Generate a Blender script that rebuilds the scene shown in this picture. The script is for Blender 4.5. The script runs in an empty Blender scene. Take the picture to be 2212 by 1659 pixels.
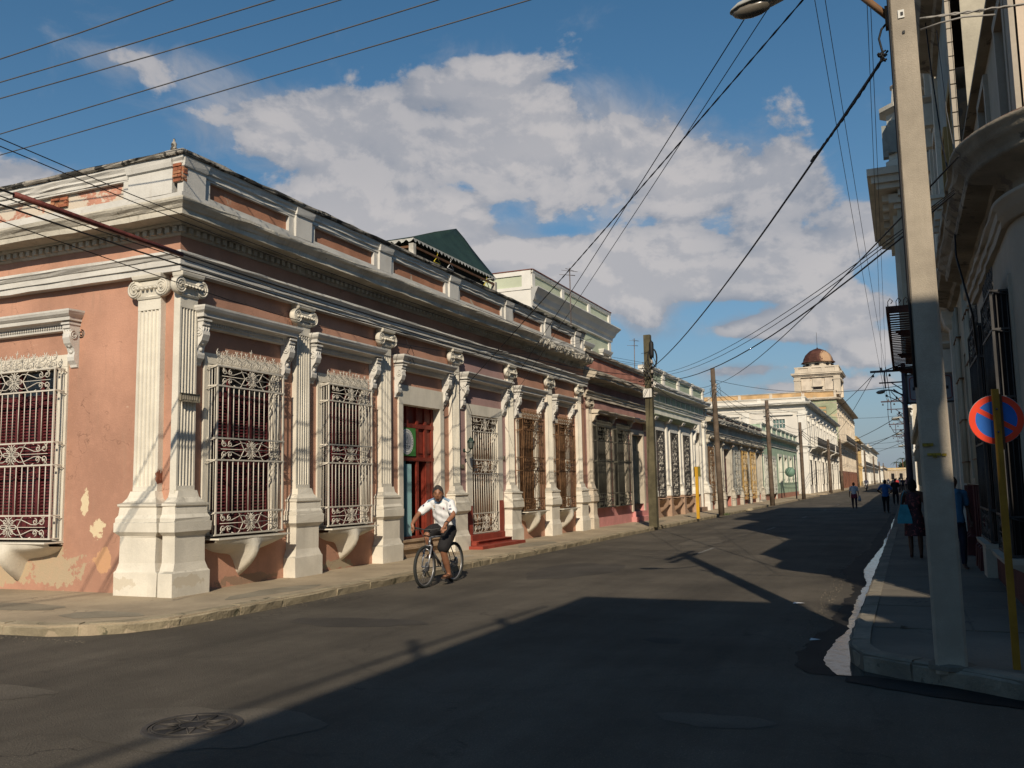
import bpy, bmesh, math, random
from math import sin, cos, pi, radians, atan2, sqrt
from mathutils import Vector, Matrix
random.seed(7)
scene = bpy.context.scene
COL = scene.collection
# ------------------------------------------------------------------ camera
cam_d = bpy.data.cameras.new("camera"); cam = bpy.data.objects.new("camera", cam_d); COL.objects.link(cam)
scene.camera = cam
cam_d.sensor_width = 36.0; cam_d.lens = 36.0*1950/2212
cam_d.clip_start = 0.05; cam_d.clip_end = 3000
YAW, PIT, ROL, CAMH = .407, .1125, -.0195, 1.62
_f = Vector((-sin(YAW)*cos(PIT), cos(YAW)*cos(PIT), sin(PIT)))
_r = Vector((cos(YAW), sin(YAW), 0)); _u = _r.cross(_f)
_r2 = _r*cos(ROL)+_u*sin(ROL); _u2 = -_r*sin(ROL)+_u*cos(ROL)
cam.matrix_world = Matrix(((_r2.x,_u2.x,-_f.x,0),(_r2.y,_u2.y,-_f.y,0),(_r2.z,_u2.z,-_f.z,CAMH),(0,0,0,1)))
# ------------------------------------------------------------------ light
SUN_EL = radians(31.0)
sdir = Vector((.366, -.93, 0)).normalized()      # horizontal direction towards the sun
sun_vec = Vector((sdir.x*cos(SUN_EL), sdir.y*cos(SUN_EL), sin(SUN_EL)))
sl = bpy.data.lights.new("sun", 'SUN'); sl.energy = 4.9; sl.angle = radians(.53); sl.color = (1.0, .87, .69)
so = bpy.data.objects.new("sun", sl); COL.objects.link(so); so.location = (20,-40,60)
so.rotation_euler = sun_vec.to_track_quat('Z','Y').to_euler()
world = bpy.data.worlds.new("World"); scene.world = world; world.use_nodes = True
wt = world.node_tree; wt.nodes.clear()
def WN(t, **k):
    n = wt.nodes.new(t)
    for a,b in k.items(): setattr(n,a,b)
    return n
def wm(op, a, b=None, c=None, clamp=False):
    n = WN('ShaderNodeMath', operation=op, use_clamp=clamp)
    for i,v in enumerate((a,b,c)):
        if v is None: continue
        if isinstance(v,(int,float)): n.inputs[i].default_value = v
        else: wt.links.new(v, n.inputs[i])
    return n.outputs[0]
sky = WN('ShaderNodeTexSky'); sky.sky_type = 'NISHITA'; sky.sun_disc = False
sky.sun_elevation = SUN_EL; sky.sun_rotation = atan2(sdir.x, sdir.y)
sky.air_density = 1.0; sky.dust_density = .3; sky.ozone_density = 3.0; sky.altitude = 10
tc = WN('ShaderNodeTexCoord'); sp = WN('ShaderNodeSeparateXYZ'); wt.links.new(tc.outputs['Generated'], sp.inputs[0])
az = wm('MULTIPLY', wm('ARCTAN2', sp.outputs[0], sp.outputs[1]), 57.2958)
el = wm('MULTIPLY', wm('ARCSINE', sp.outputs[2]), 57.2958)
cx = WN('ShaderNodeCombineXYZ'); wt.links.new(wm('MULTIPLY', az, .055), cx.inputs[0]); wt.links.new(wm('MULTIPLY', el, .078), cx.inputs[1])
def fbm(vec, scale, detail, rough=.55, dist=.0, off=None):
    if off:
        v = WN('ShaderNodeVectorMath', operation='ADD'); wt.links.new(vec, v.inputs[0]); v.inputs[1].default_value = off; vec = v.outputs[0]
    n = WN('ShaderNodeTexNoise'); n.inputs['Scale'].default_value = scale; n.inputs['Detail'].default_value = detail
    n.inputs['Roughness'].default_value = rough; n.inputs['Distortion'].default_value = dist
    wt.links.new(vec, n.inputs['Vector']); return n.outputs['Fac']
nA = fbm(cx.outputs[0], 2.0, 10, .58, .15, (3.1,1.7,0)); nB = fbm(cx.outputs[0], 2.0, 10, .58, .15, (3.122,1.745,0))
blobs = [(-46,24.8,4.5,1.1,.50),(-41,22.6,5.5,2.0,.48),(-36,21.4,5,3.2,.50),(-30,20.3,6,4.6,.56),(-24,22.0,5.5,3.7,.54),(-19,20.6,6,4.4,.58),(-13.5,19.3,5,4.0,.56),(-9,17.9,4.6,2.7,.50),(-5.2,17.4,3.4,2.2,.50),(-31,15.6,5,2.2,.50),(-24,14.8,4.5,1.5,.62),(-19.5,14.6,3.5,1.2,.60),
 (-16.8,12.6,2.4,1.9,1.15),(-14.6,10.8,1.5,1.6,.85),(-21,12.4,3.5,1.3,.95),(-9.5,12.3,4.4,1.1,1.08),(-4.6,13.4,3.0,1.2,.98),(-1,14.8,2.0,1.5,.85),(-7.0,9.4,4.4,.8,1.05),(-2.4,10.2,3.2,1.2,.92),(-.5,7.6,3.4,1.1,.95),(-9.5,6.8,3.5,.6,.7),(-52,17.3,4,1.4,.75),(-36,16.4,5,2.4,.5),(-24,25.8,2.4,.5,.5),(-5,5.6,6,.6,.6),(-11.5,14.4,2.4,1.0,.5),(-27.5,24.6,2,.6,.4)]
gaps = [(-23.6,17.3,1.4,.8,.22),(-26.8,18.8,2.8,.7,.34),(-20.2,15.9,2.6,.6,.34),(-33,24.6,3,.7,.15),(-14.5,16.3,3.5,.6,.2)]
dens = None
for L,sg in ((blobs,1),(gaps,-1)):
    for (a,e,ra,re,k) in L:
        x = wm('POWER', wm('MULTIPLY', wm('SUBTRACT', az, a), 1/ra), 2.0); y = wm('POWER', wm('MULTIPLY', wm('SUBTRACT', el, e), 1/re), 2.0)
        g = wm('MULTIPLY', wm('EXPONENT', wm('MULTIPLY', wm('ADD', x, y), -1.0)), k*sg)
        dens = g if dens is None else wm('ADD', dens, g)
d0 = wm('ADD', wm('MULTIPLY_ADD', nA, 2.3, -.96), dens)
def wramp(v, a, b):
    n = WN('ShaderNodeMapRange'); n.interpolation_type = 'SMOOTHSTEP'
    for i,x in enumerate((None,a,b,0.,1.)):
        if x is not None: n.inputs[i].default_value = x
    wt.links.new(v, n.inputs[0]); return n.outputs[0]
nV = fbm(cx.outputs[0], 3.2, 7, .62, .6, (7.3,2.2,0)); dv = wm('ADD', wm('MULTIPLY_ADD', nV, 1.3, -.60), dens)
mask = wm('MAXIMUM', wramp(d0, .54, .72), wm('MULTIPLY', wramp(dv, .20, .85), .80))
relief = wramp(wm('SUBTRACT', nA, nB), -.036, .042)
body = wramp(d0, .60, 1.05)
low_ = fbm(cx.outputs[0], .9, 3, .5, 0, (1.3,9.2,0))
lum = wm('ADD', wm('ADD', wm('MULTIPLY', relief, .34), wm('MULTIPLY', wramp(low_, .36, .62), .30)), wm('MULTIPLY', body, .40), clamp=True)
cc = WN('ShaderNodeMix', data_type='RGBA'); wt.links.new(lum, cc.inputs[0])
cc.inputs[6].default_value = (.27,.30,.36,1); cc.inputs[7].default_value = (.585,.555,.55,1)
bg1 = WN('ShaderNodeBackground'); bg2 = WN('ShaderNodeBackground'); mx = WN('ShaderNodeMixShader')
hs = WN('ShaderNodeHueSaturation'); hs.inputs['Saturation'].default_value = 1.22; hs.inputs['Hue'].default_value = .49; wt.links.new(sky.outputs[0], hs.inputs['Color'])
hz = WN('ShaderNodeMix', data_type='RGBA'); wt.links.new(wm('MULTIPLY', wm('EXPONENT', wm('MULTIPLY', wm('MAXIMUM', el, 0.0), -.085)), .88), hz.inputs[0]); wt.links.new(hs.outputs[0], hz.inputs[6]); hz.inputs[7].default_value = (2.3,3.1,4.3,1)
wt.links.new(hz.outputs[2], bg1.inputs[0]); bg1.inputs[1].default_value = .088
wt.links.new(cc.outputs[2], bg2.inputs[0]); bg2.inputs[1].default_value = 1.0
wt.links.new(wm('MULTIPLY', mask, .93), mx.inputs[0]); wt.links.new(bg1.outputs[0], mx.inputs[1]); wt.links.new(bg2.outputs[0], mx.inputs[2])
wo = WN('ShaderNodeOutputWorld'); wt.links.new(mx.outputs[0], wo.inputs[0])
vs = scene.view_settings; vs.view_transform = 'Standard'; vs.look = 'None'; vs.gamma = 1; vs.use_curve_mapping = False; vs.exposure = -.08
scene.cycles.max_bounces = 6; scene.cycles.diffuse_bounces = 3; scene.cycles.glossy_bounces = 3; scene.cycles.transparent_max_bounces = 6
# ------------------------------------------------------------------ materials
MATS = {}
def pm(name, rgb, rough=.85, var=.10, scale=1.3, bump=.25, bscale=28, spots=None, crack=None, metal=0., patches=(), streak=None, spec=.3, fine=.06, moss=None):
    """procedural material. spots=(rgb, threshold, scale); patches=[(xyz,(rx,ry,rz),rgb)]; moss=(rgb, amount) on upward faces"""
    if name in MATS: return MATS[name]
    m = bpy.data.materials.new(name); m.use_nodes = True; t = m.node_tree; N = t.nodes; Lk = t.links
    b = N['Principled BSDF']; b.inputs['Roughness'].default_value = rough; b.inputs['Metallic'].default_value = metal
    b.inputs['Specular IOR Level'].default_value = spec
    geo = N.new('ShaderNodeNewGeometry'); P = geo.outputs['Position']
    def noise(s, d=4, r=.6, vec=P, dist=0):
        n = N.new('ShaderNodeTexNoise'); n.inputs['Scale'].default_value = s; n.inputs['Detail'].default_value = d; n.inputs['Roughness'].default_value = r
        n.inputs['Distortion'].default_value = dist; Lk.new(vec, n.inputs['Vector']); return n.outputs['Fac']
    def math(op, a, c=None, clamp=False):
        n = N.new('ShaderNodeMath'); n.operation = op; n.use_clamp = clamp
        for i,v in enumerate((a,c)):
            if v is None: continue
            if isinstance(v,(int,float)): n.inputs[i].default_value = v
            else: Lk.new(v, n.inputs[i])
        return n.outputs[0]
    def ramp(v, a, c):
        n = N.new('ShaderNodeMapRange'); n.interpolation_type = 'SMOOTHSTEP'
        n.inputs[1].default_value = a; n.inputs[2].default_value = c; Lk.new(v, n.inputs[0]); return n.outputs[0]
    def mix(f, A, B):
        n = N.new('ShaderNodeMix'); n.data_type = 'RGBA'
        if isinstance(f, float): n.inputs[0].default_value = f
        else: Lk.new(f, n.inputs[0])
        for i,v in ((6,A),(7,B)):
            if isinstance(v, tuple): n.inputs[i].default_value = (*v,1)
            else: Lk.new(v, n.inputs[i])
        return n.outputs[2]
    dk = tuple(c*(1-var*2.2) for c in rgb); lt = tuple(min(1,c*(1+var)) for c in rgb)
    c = mix(ramp(noise(scale,5), .3,.7), dk, lt)
    if fine: c = mix(math('MULTIPLY', ramp(noise(bscale,3),.35,.75), fine*4), c, tuple(x*.72 for x in rgb))
    if streak:
        mp = N.new('ShaderNodeMapping'); mp.inputs['Scale'].default_value = (6,6,.5); Lk.new(P, mp.inputs[0])
        c = mix(math('MULTIPLY', ramp(noise(1.6,4,.65,mp.outputs[0]), .52,.78), streak[1]), c, streak[0])
    if spots: c = mix(ramp(noise(spots[2],8,.68,dist=.4), spots[1], spots[1]+.03), c, spots[0])
    for (pc, pr, prgb) in patches:
        v = N.new('ShaderNodeVectorMath'); v.operation = 'SUBTRACT'; Lk.new(P, v.inputs[0]); v.inputs[1].default_value = pc
        w = N.new('ShaderNodeVectorMath'); w.operation = 'DIVIDE'; Lk.new(v.outputs[0], w.inputs[0]); w.inputs[1].default_value = pr
        l = N.new('ShaderNodeVectorMath'); l.operation = 'LENGTH'; Lk.new(w.outputs[0], l.inputs[0])
        q = math('ADD', l.outputs['Value'], math('MULTIPLY', math('SUBTRACT', noise(7,6,.65), .5), 2.6))
        c = mix(math('SUBTRACT', 1.0, ramp(q, .82, .92)), c, prgb)
    if crack:
        va = N.new('ShaderNodeVectorMath'); va.operation = 'ADD'; Lk.new(P, va.inputs[0]); dn = N.new('ShaderNodeTexNoise'); dn.inputs['Scale'].default_value = 3; dn.inputs['Detail'].default_value = 6; Lk.new(P, dn.inputs['Vector']); Lk.new(dn.outputs['Color'], va.inputs[1])
        vo = N.new('ShaderNodeTexVoronoi'); vo.feature = 'DISTANCE_TO_EDGE'; vo.inputs['Scale'].default_value = crack; Lk.new(va.outputs[0], vo.inputs['Vector'])
        c = mix(math('MULTIPLY', math('SUBTRACT', 1.0, ramp(vo.outputs['Distance'], .0, .010)), ramp(noise(.8,3), .5,.62)), c, tuple(x*.45 for x in rgb))
        c = mix(math('MULTIPLY', ramp(noise(9,7,.7),.45,.7), .16), c, tuple(min(1,x*1.25) for x in rgb))
    if moss:
        sx = N.new('ShaderNodeSeparateXYZ'); Lk.new(geo.outputs['Normal'], sx.inputs[0])
        f = math('MULTIPLY', ramp(math('ADD', sx.outputs[2], math('MULTIPLY', math('SUBTRACT', noise(3.5,6,.7),.5), 1.6)), .45,.85), moss[1])
        c = mix(f, c, moss[0])
    Lk.new(c, b.inputs['Base Color'])
    if bump:
        bp = N.new('ShaderNodeBump'); bp.inputs['Strength'].default_value = bump; bp.inputs['Distance'].default_value = .02
        Lk.new(noise(bscale,4,.65), bp.inputs['Height']); Lk.new(bp.outputs[0], b.inputs['Normal'])
    MATS[name] = m; return m
STAIN = (.10,.095,.075)
BR = (.36,.13,.07)
M_pink = pm('pink_plaster', (.505,.275,.190), .88, .13, .55, .3, 34, crack=.8, spots=((.58,.40,.29),.70,1.9), streak=((.36,.215,.15),.6), patches=[
    ((-11.75,10.4,1.5),(.10,.5,.17),(.66,.55,.36)),((-11.5,10.4,1.1),(.16,.5,.14),(.66,.55,.36)),((-12.4,10.4,.48),(.62,.5,.30),(.42,.33,.22)),((-13.4,10.4,.40),(.55,.5,.25),(.44,.34,.22)),((-11.35,10.4,.62),(.20,.5,.20),(.54,.31,.17)),
    ((-9.95,14.6,.22),(.3,.5,.10),(.35,.29,.2)),((-9.95,12.0,.20),(.3,.7,.09),(.33,.22,.15))])
M_mauve = pm('mauve_plaster', (.42,.27,.25), .88, .08, .9, .2, 34)
M_white = pm('white_paint', (.70,.655,.555), .8, .07, 1.6, .25, 40, streak=((.50,.45,.36),.4), moss=((.13,.125,.10),.55), patches=[((-10.18,10.2,1.85),(.07,.3,.16),(.30,.12,.07)),((-10.9,10.1,.30),(.5,.4,.1),(.60,.54,.43)),((-9.6,10.45,.33),(.3,.4,.1),(.59,.53,.42))])
M_whiteb = pm('white_blueish_paint', (.64,.62,.57), .8, .07, 1.6, .25, 40, streak=((.42,.38,.32),.45), moss=((.10,.095,.08),.9))
M_corn = pm('weathered_cornice_paint', (.60,.56,.47), .88, .12, 1.4, .5, 22, spots=((.24,.22,.17),.64,2.6), streak=((.20,.19,.15),.55), moss=((.055,.052,.045),.95))
M_cope = pm('mouldy_coping_plaster', (.36,.33,.28), .92, .22, 1.9, .6, 18, spots=((.05,.048,.043),.50,2.2), moss=((.045,.043,.04),.95))
M_brick = pm('bare_brick', BR, .9, .2, 6, .5, 40)
M_brick2 = pm('pale_brick', (.42,.19,.10), .9, .2, 6, .5, 40)
M_mortar = pm('mortar', (.30,.22,.16), .95, .15, 6, .5, 40)
M_ironw = pm('white_painted_iron', (.60,.56,.48), .55, .06, 3, .1, 60, spots=((.33,.16,.08),.70,6))
M_ironb = pm('rusty_brown_iron', (.175,.095,.045), .7, .2, 3, .2, 60)
M_ironk = pm('dark_iron', (.05,.047,.045), .6, .2, 3, .1, 60)
M_irong = pm('grey_green_iron', (.075,.072,.055), .65, .15, 3, .1, 60)
M_irony = pm('ochre_painted_iron', (.55,.36,.13), .6, .1, 3, .1, 60)
M_red = pm('dark_red_wood', (.098,.017,.020), .6, .18, 4, .15, 50, fine=.08)
M_redd = pm('red_door_paint', (.205,.030,.016), .55, .15, 3, .12, 40, streak=((.10,.018,.012),.5))
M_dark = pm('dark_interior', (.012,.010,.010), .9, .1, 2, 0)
M_brown = pm('brown_wood', (.13,.062,.028), .7, .2, 3, .2, 40)
M_glass = pm('dark_window_glass', (.02,.024,.03), .12, .1, 2, 0, spec=.6)
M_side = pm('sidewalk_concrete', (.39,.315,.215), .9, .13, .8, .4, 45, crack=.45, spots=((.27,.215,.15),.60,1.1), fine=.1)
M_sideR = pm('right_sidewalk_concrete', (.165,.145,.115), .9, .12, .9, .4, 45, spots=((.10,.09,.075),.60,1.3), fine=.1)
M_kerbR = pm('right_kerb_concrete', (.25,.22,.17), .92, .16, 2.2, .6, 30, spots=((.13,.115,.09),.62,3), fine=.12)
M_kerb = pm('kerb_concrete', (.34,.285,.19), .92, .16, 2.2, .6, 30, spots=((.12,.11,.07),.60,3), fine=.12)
M_roof = pm('flat_roof', (.25,.21,.17), .95, .15, 1, .2, 20)
# ------------------------------------------------------------------ frames and mesh builder
class F:
    def __init__(s, o, u, d): s.o = o; s.u = u; s.d = d; s.key = (u,d)
    def lin(s, p): return (p[0]*s.u[0]+p[1]*s.d[0], p[0]*s.u[1]+p[1]*s.d[1], p[2])
    def W(s, u=0, d=0, z=0):
        x,y,zz = s.lin((u,d,z)); return Vector((s.o[0]+x, s.o[1]+y, zz))
FX = F((0,0),(1,0),(0,1))            # plain world frame
class MB:
    def __init__(s): s.v = []; s.f = []; s.s = []
    def add(s, vs, fs, smooth=False):
        n = len(s.v); s.v += vs; s.f += [tuple(i+n for i in f) for f in fs]; s.s += [smooth]*len(fs); return s
    def box(s, a0,a1,b0,b1,c0,c1, j=0.):
        v = [(x,y,z) for z in (c0,c1) for y in (b0,b1) for x in (a0,a1)]
        if j: v = [(x+random.uniform(-j,j),y+random.uniform(-j,j),z+random.uniform(-j,j)) for x,y,z in v]
        return s.add(v, [(0,2,3,1),(4,5,7,6),(0,1,5,4),(2,6,7,3),(0,4,6,2),(1,3,7,5)])
    def quad(s, *p): return s.add(list(p), [tuple(range(len(p)))])
    def bar(s, p, q, r, n=4, r2=None, smooth=True, cap=True):
        return s.tube([p,q], [r, r if r2 is None else r2], n, smooth, cap)
    def tube(s, pts, r, n=4, smooth=True, cap=True, closed=False):
        P = [Vector(p) for p in pts]; m = len(P)
        if not isinstance(r,(list,tuple)): r = [r]*m
        vs = []; up = None
        for i in range(m):
            if closed: t = P[(i+1)%m]-P[i-1]
            else: t = P[min(i+1,m-1)]-P[max(i-1,0)]
            if t.length < 1e-9: t = Vector((0,0,1))
            t.normalize()
            if up is None:
                up = Vector((0,0,1)) if abs(t.z) < .9 else Vector((1,0,0))
            a = up - t*up.dot(t)
            if a.length < 1e-6: a = t.orthogonal()
            a.normalize(); up = a; b = t.cross(a)
            for k in range(n):
                w = 2*pi*(k+.5)/n; vs.append(tuple(P[i]+(a*cos(w)+b*sin(w))*r[i]))
        fs = []
        for i in range(m if closed else m-1):
            for k in range(n):
                i2 = (i+1)%m; fs.append((i*n+k, i*n+(k+1)%n, i2*n+(k+1)%n, i2*n+k))
        if cap and not closed: fs += [tuple(range(n))[::-1], tuple((m-1)*n+k for k in range(n))]
        return s.add(vs, fs, smooth)
    def lathe(s, prof, c=(0,0,0), n=16, axis='z', smooth=True, ang=2*pi, a0=0):
        """prof [(r,h)] about axis through c"""
        full = abs(ang-2*pi) < 1e-6; nn = n if full else n+1; vs = []
        for (r,h) in prof:
            for k in range(nn):
                w = a0+ang*k/n; x,y = r*cos(w), r*sin(w)
                vs.append((c[0]+x,c[1]+y,c[2]+h) if axis=='z' else (c[0]+x,c[1]+h,c[2]+y) if axis=='y' else (c[0]+h,c[1]+x,c[2]+y))
        fs = []
        for i in range(len(prof)-1):
            for k in range(n if full else n):
                k2 = (k+1)%nn if full else k+1
                fs.append((i*nn+k, i*nn+k2, (i+1)*nn+k2, (i+1)*nn+k))
        if full: 
            if prof[0][0]>1e-4: fs.append(tuple(range(nn))[::-1])
            if prof[-1][0]>1e-4: fs.append(tuple((len(prof)-1)*nn+k for k in range(nn)))
        return s.add(vs, fs, smooth)
    def prism(s, poly, w0, w1, plane='uz'):
        """poly in plane, extruded along the third axis. 'uz': extrude d; 'dz': extrude u; 'ud': extrude z"""
        def P(a,b,w): return (a,w,b) if plane=='uz' else (w,a,b) if plane=='dz' else (a,b,w)
        n = len(poly); vs = [P(a,b,w0) for a,b in poly]+[P(a,b,w1) for a,b in poly]
        fs = [tuple(range(n)), tuple(range(2*n-1,n-1,-1))]+[(k,(k+1)%n,n+(k+1)%n,n+k) for k in range(n)]
        return s.add(vs, fs)
    def stack(s, lev, j=0.):
        """lev [(z, u0, u1, d)] : rectangular loft standing against the wall plane d=-.02"""
        vs = []
        for (z,u0,u1,d) in lev:
            J = lambda: random.uniform(-j,j)
            vs += [(u0+J(),-.02,z+J()),(u0+J(),d+J(),z+J()),(u1+J(),d+J(),z+J()),(u1+J(),-.02,z+J())]
        fs = []
        for i in range(len(lev)-1):
            a,b = i*4,(i+1)*4; fs += [(a,a+1,b+1,b),(a+1,a+2,b+2,b+1),(a+2,a+3,b+3,b+2)]
        n = len(lev)-1; fs += [(3,2,1,0),(n*4,n*4+1,n*4+2,n*4+3)]
        return s.add(vs, fs)
    def sweep(s, prof, u0, u1, m0=0., m1=0., seg=.45, j=.006, caps=True):
        """prof [(d,z)] extruded along u; ends mitred: u = u0 - m0*d, u = u1 + m1*d"""
        n = max(1,int((u1-u0)/seg)); k = len(prof); vs = []
        for i in range(n+1):
            t = i/n; inner = 0 < i < n
            for (d,z) in prof:
                a = u0-m0*d; b = u1+m1*d; u = a+(b-a)*t
                J = (lambda: random.gauss(0,j) if inner and d > .001 else 0)
                vs.append((u, d+J(), z+J()))
        fs = [(i*k+q, i*k+q+1, (i+1)*k+q+1, (i+1)*k+q) for i in range(n) for q in range(k-1)]
        if caps: fs += [tuple(range(k)), tuple(n*k+q for q in range(k))[::-1]]
        return s.add(vs, fs)
    def mesh(s, name, mat, fr=FX, recalc=True):
        me = bpy.data.meshes.new(name)
        me.from_pydata([fr.lin(p) for p in s.v], [], s.f)
        for m in (mat if isinstance(mat,(list,tuple)) else [mat]): me.materials.append(m)
        me.polygons.foreach_set('use_smooth', s.s)
        if recalc:
            b = bmesh.new(); b.from_mesh(me); bmesh.ops.recalc_face_normals(b, faces=b.faces); b.to_mesh(me); b.free()
        me.update(); return me
WL = {}
def put(name, me, parent=None, w=(0,0,0), **k):
    """link an object at world position w (its mesh is relative to it) under parent"""
    o = bpy.data.objects.new(name, me); COL.objects.link(o); w = Vector(w)
    if parent is not None: o.parent = parent; o.location = w-WL[parent]
    else: o.location = w
    WL[o] = w
    for a,b in k.items():
        if b is not None: o[a] = b
    return o
def thing(name, label, cat, w=(0,0,0), group=None):
    return put(name, None, None, w, label=label, category=cat, group=group)
def solo(name, me, label, cat, w=(0,0,0), group=None):
    return put(name, me, None, w, label=label, category=cat, group=group)
KC = {}
def kit(key, fr, fn, name, mat):
    k = (key, fr.key, mat if not isinstance(mat,(list,tuple)) else tuple(mat))
    if k not in KC: KC[k] = fn().mesh(name, mat, fr)
    return KC[k]
def spiral(mb, c, r, turns, a0, dirn=1, tr=.008, n=14, ns=4, plane='uz', r0=.18, off=0):
    """flat scroll: starts on radius r at angle a0 and winds inwards"""
    pts = []
    for i in range(n+1):
        t = i/n; rr = r*(1-t*(1-r0)); a = a0+dirn*turns*2*pi*t
        pts.append((c[0]+rr*cos(a), off, c[1]+rr*sin(a)))
    mb.tube(pts, tr, ns); return mb
def scurve(mb, p, q, bend, tr=.008, off=0, n=8):
    pts = []
    dx, dz = q[0]-p[0], q[1]-p[1]
    for i in range(n+1):
        t = i/n; s_ = sin(2*pi*t)*bend
        pts.append((p[0]+dx*t-dz*s_, off, p[1]+dz*t+dx*s_))
    mb.tube(pts, tr, 4); return mb
# ---- Ionic pilaster
def pilaster(b, fr, u, hs=.20, hp=.40, z0=.13, ztop=4.93, mat=None, pedz=1.05, flutes=5, label=None, hd=1.0, cap=True, dep=.10):
    mat = mat or M_white; w = fr.W(u)
    q = hp/.40
    def ped():
        m = MB(); L = [(z0-.02,hp,.25),(z0+.33,hp,.25),(z0+.36,hp-.03,.24),(z0+.47,hp-.075,.215),(pedz-.08,hp-.075,.215),(pedz-.06,hp-.07,.22),(pedz,hp,.275),(pedz+.14,hp,.275),(pedz+.15,hp-.02,.26),(pedz+.2,hp-.02,.265),(pedz+.25,hp-.05,.235),(pedz+.36,hp-.06,.225),(pedz+.38,hp-.04,.25),(pedz+.41,hp-.04,.25),(pedz+.43,hp-.09,.2),(pedz+.5,hs+.03,.165),(pedz+.6,hs,.145)]
        return m.stack([(z,-h,h,d*hd) for z,h,d in L], .006)
    put('pedestal', kit(('ped',hs,hp,z0,pedz,hd,round(u,1)), fr, ped, 'pedestal', mat), b, w)
    zt = ztop-.36 if cap else ztop
    def sh():
        m = MB(); za, zb = pedz+.6, zt; D = dep*hd
        m.stack([(za,-hs,hs,D+.004),(za+.07,-hs,hs,D+.004)]); m.stack([(zb-.17,-hs*.96,hs*.96,D+.004),(zb,-hs*.96,hs*.96,D+.004)])
        pr = [(-hs,-.02),(-hs,D)]
        if flutes:
            mg = hs*.16; wd = (2*hs-2*mg)/flutes
            for i in range(flutes):
                a = -hs+mg+wd*i
                pr += [(a+wd*.12,D),(a+wd*.22,D-.018),(a+wd*.5,D-.028),(a+wd*.78,D-.018),(a+wd*.88,D)]
        pr += [(hs,D),(hs,-.02)]
        n = len(pr); vs = []
        for z,k in ((za+.06,1),(zb-.15,.96)): vs += [(a*k,d,z) for a,d in pr]
        m.add(vs, [(i,i+1,n+i+1,n+i) for i in range(n-1)]); return m
    put('shaft', kit(('shaft',hs,zt,pedz,flutes,hd,dep), fr, sh, 'shaft', mat), b, w, label=label)
    if not cap: return
    def cp():
        m = MB(); z = zt; D = dep*hd
        m.stack([(z,-hs*.96,hs*.96,D+.02),(z+.03,-hs*.98,hs*.98,D+.035),(z+.05,-hs,hs,D+.02),(z+.10,-hs,hs,D+.03),(z+.20,-hs*1.05,hs*1.05,D+.06)])
        m.stack([(z+.20,-hs*1.3,hs*1.3,D+.03),(z+.27,-hs*1.3,hs*1.3,D+.03)])
        m.stack([(z+.29,-hs*1.1,hs*1.1,D+.05),(z+.31,-hs*1.18,hs*1.18,D+.08),(z+.35,-hs*1.22,hs*1.22,D+.09),(z+.37,-hs*1.22,hs*1.22,D+.09)])
        for i in range(5): a = (i-2)*hs*.36; m.lathe([(.0,D+.105),(.022,D+.095),(.03,D+.07),(.028,D+.05)], (a,0,z+.155), 6, 'y')
        return m
    cap_o = put('capital', kit(('cap',hs,zt,hd,dep), fr, cp, 'capital', mat), b, w)
    def vol(sg):
        m = MB(); R = .138; D = dep*hd; c = (sg*(hs+.03), 0, zt+.155)
        m.lathe([(R*.90,D-.05),(R,D-.02),(R,D+.035),(R*.93,D+.045),(0,D+.045)], c, 20, 'y')
        pts = []
        for i in range(38):
            t = i/37; rr = R*(.93-.75*t); a = (pi/2 if sg>0 else pi/2)-sg*2*pi*2.6*t
            pts.append((c[0]+rr*cos(a), D+.048, c[2]+rr*sin(a)))
        m.tube(pts, [.017*(1-.45*i/37) for i in range(38)], 5); m.lathe([(.026,D+.04),(.022,D+.07),(0,D+.078)], c, 8, 'y')
        return m
    for sg in (-1,1): put('volute', kit(('vol',hs,zt,hd,dep,sg), fr, lambda: vol(sg), 'volute', mat), cap_o, w)
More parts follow.
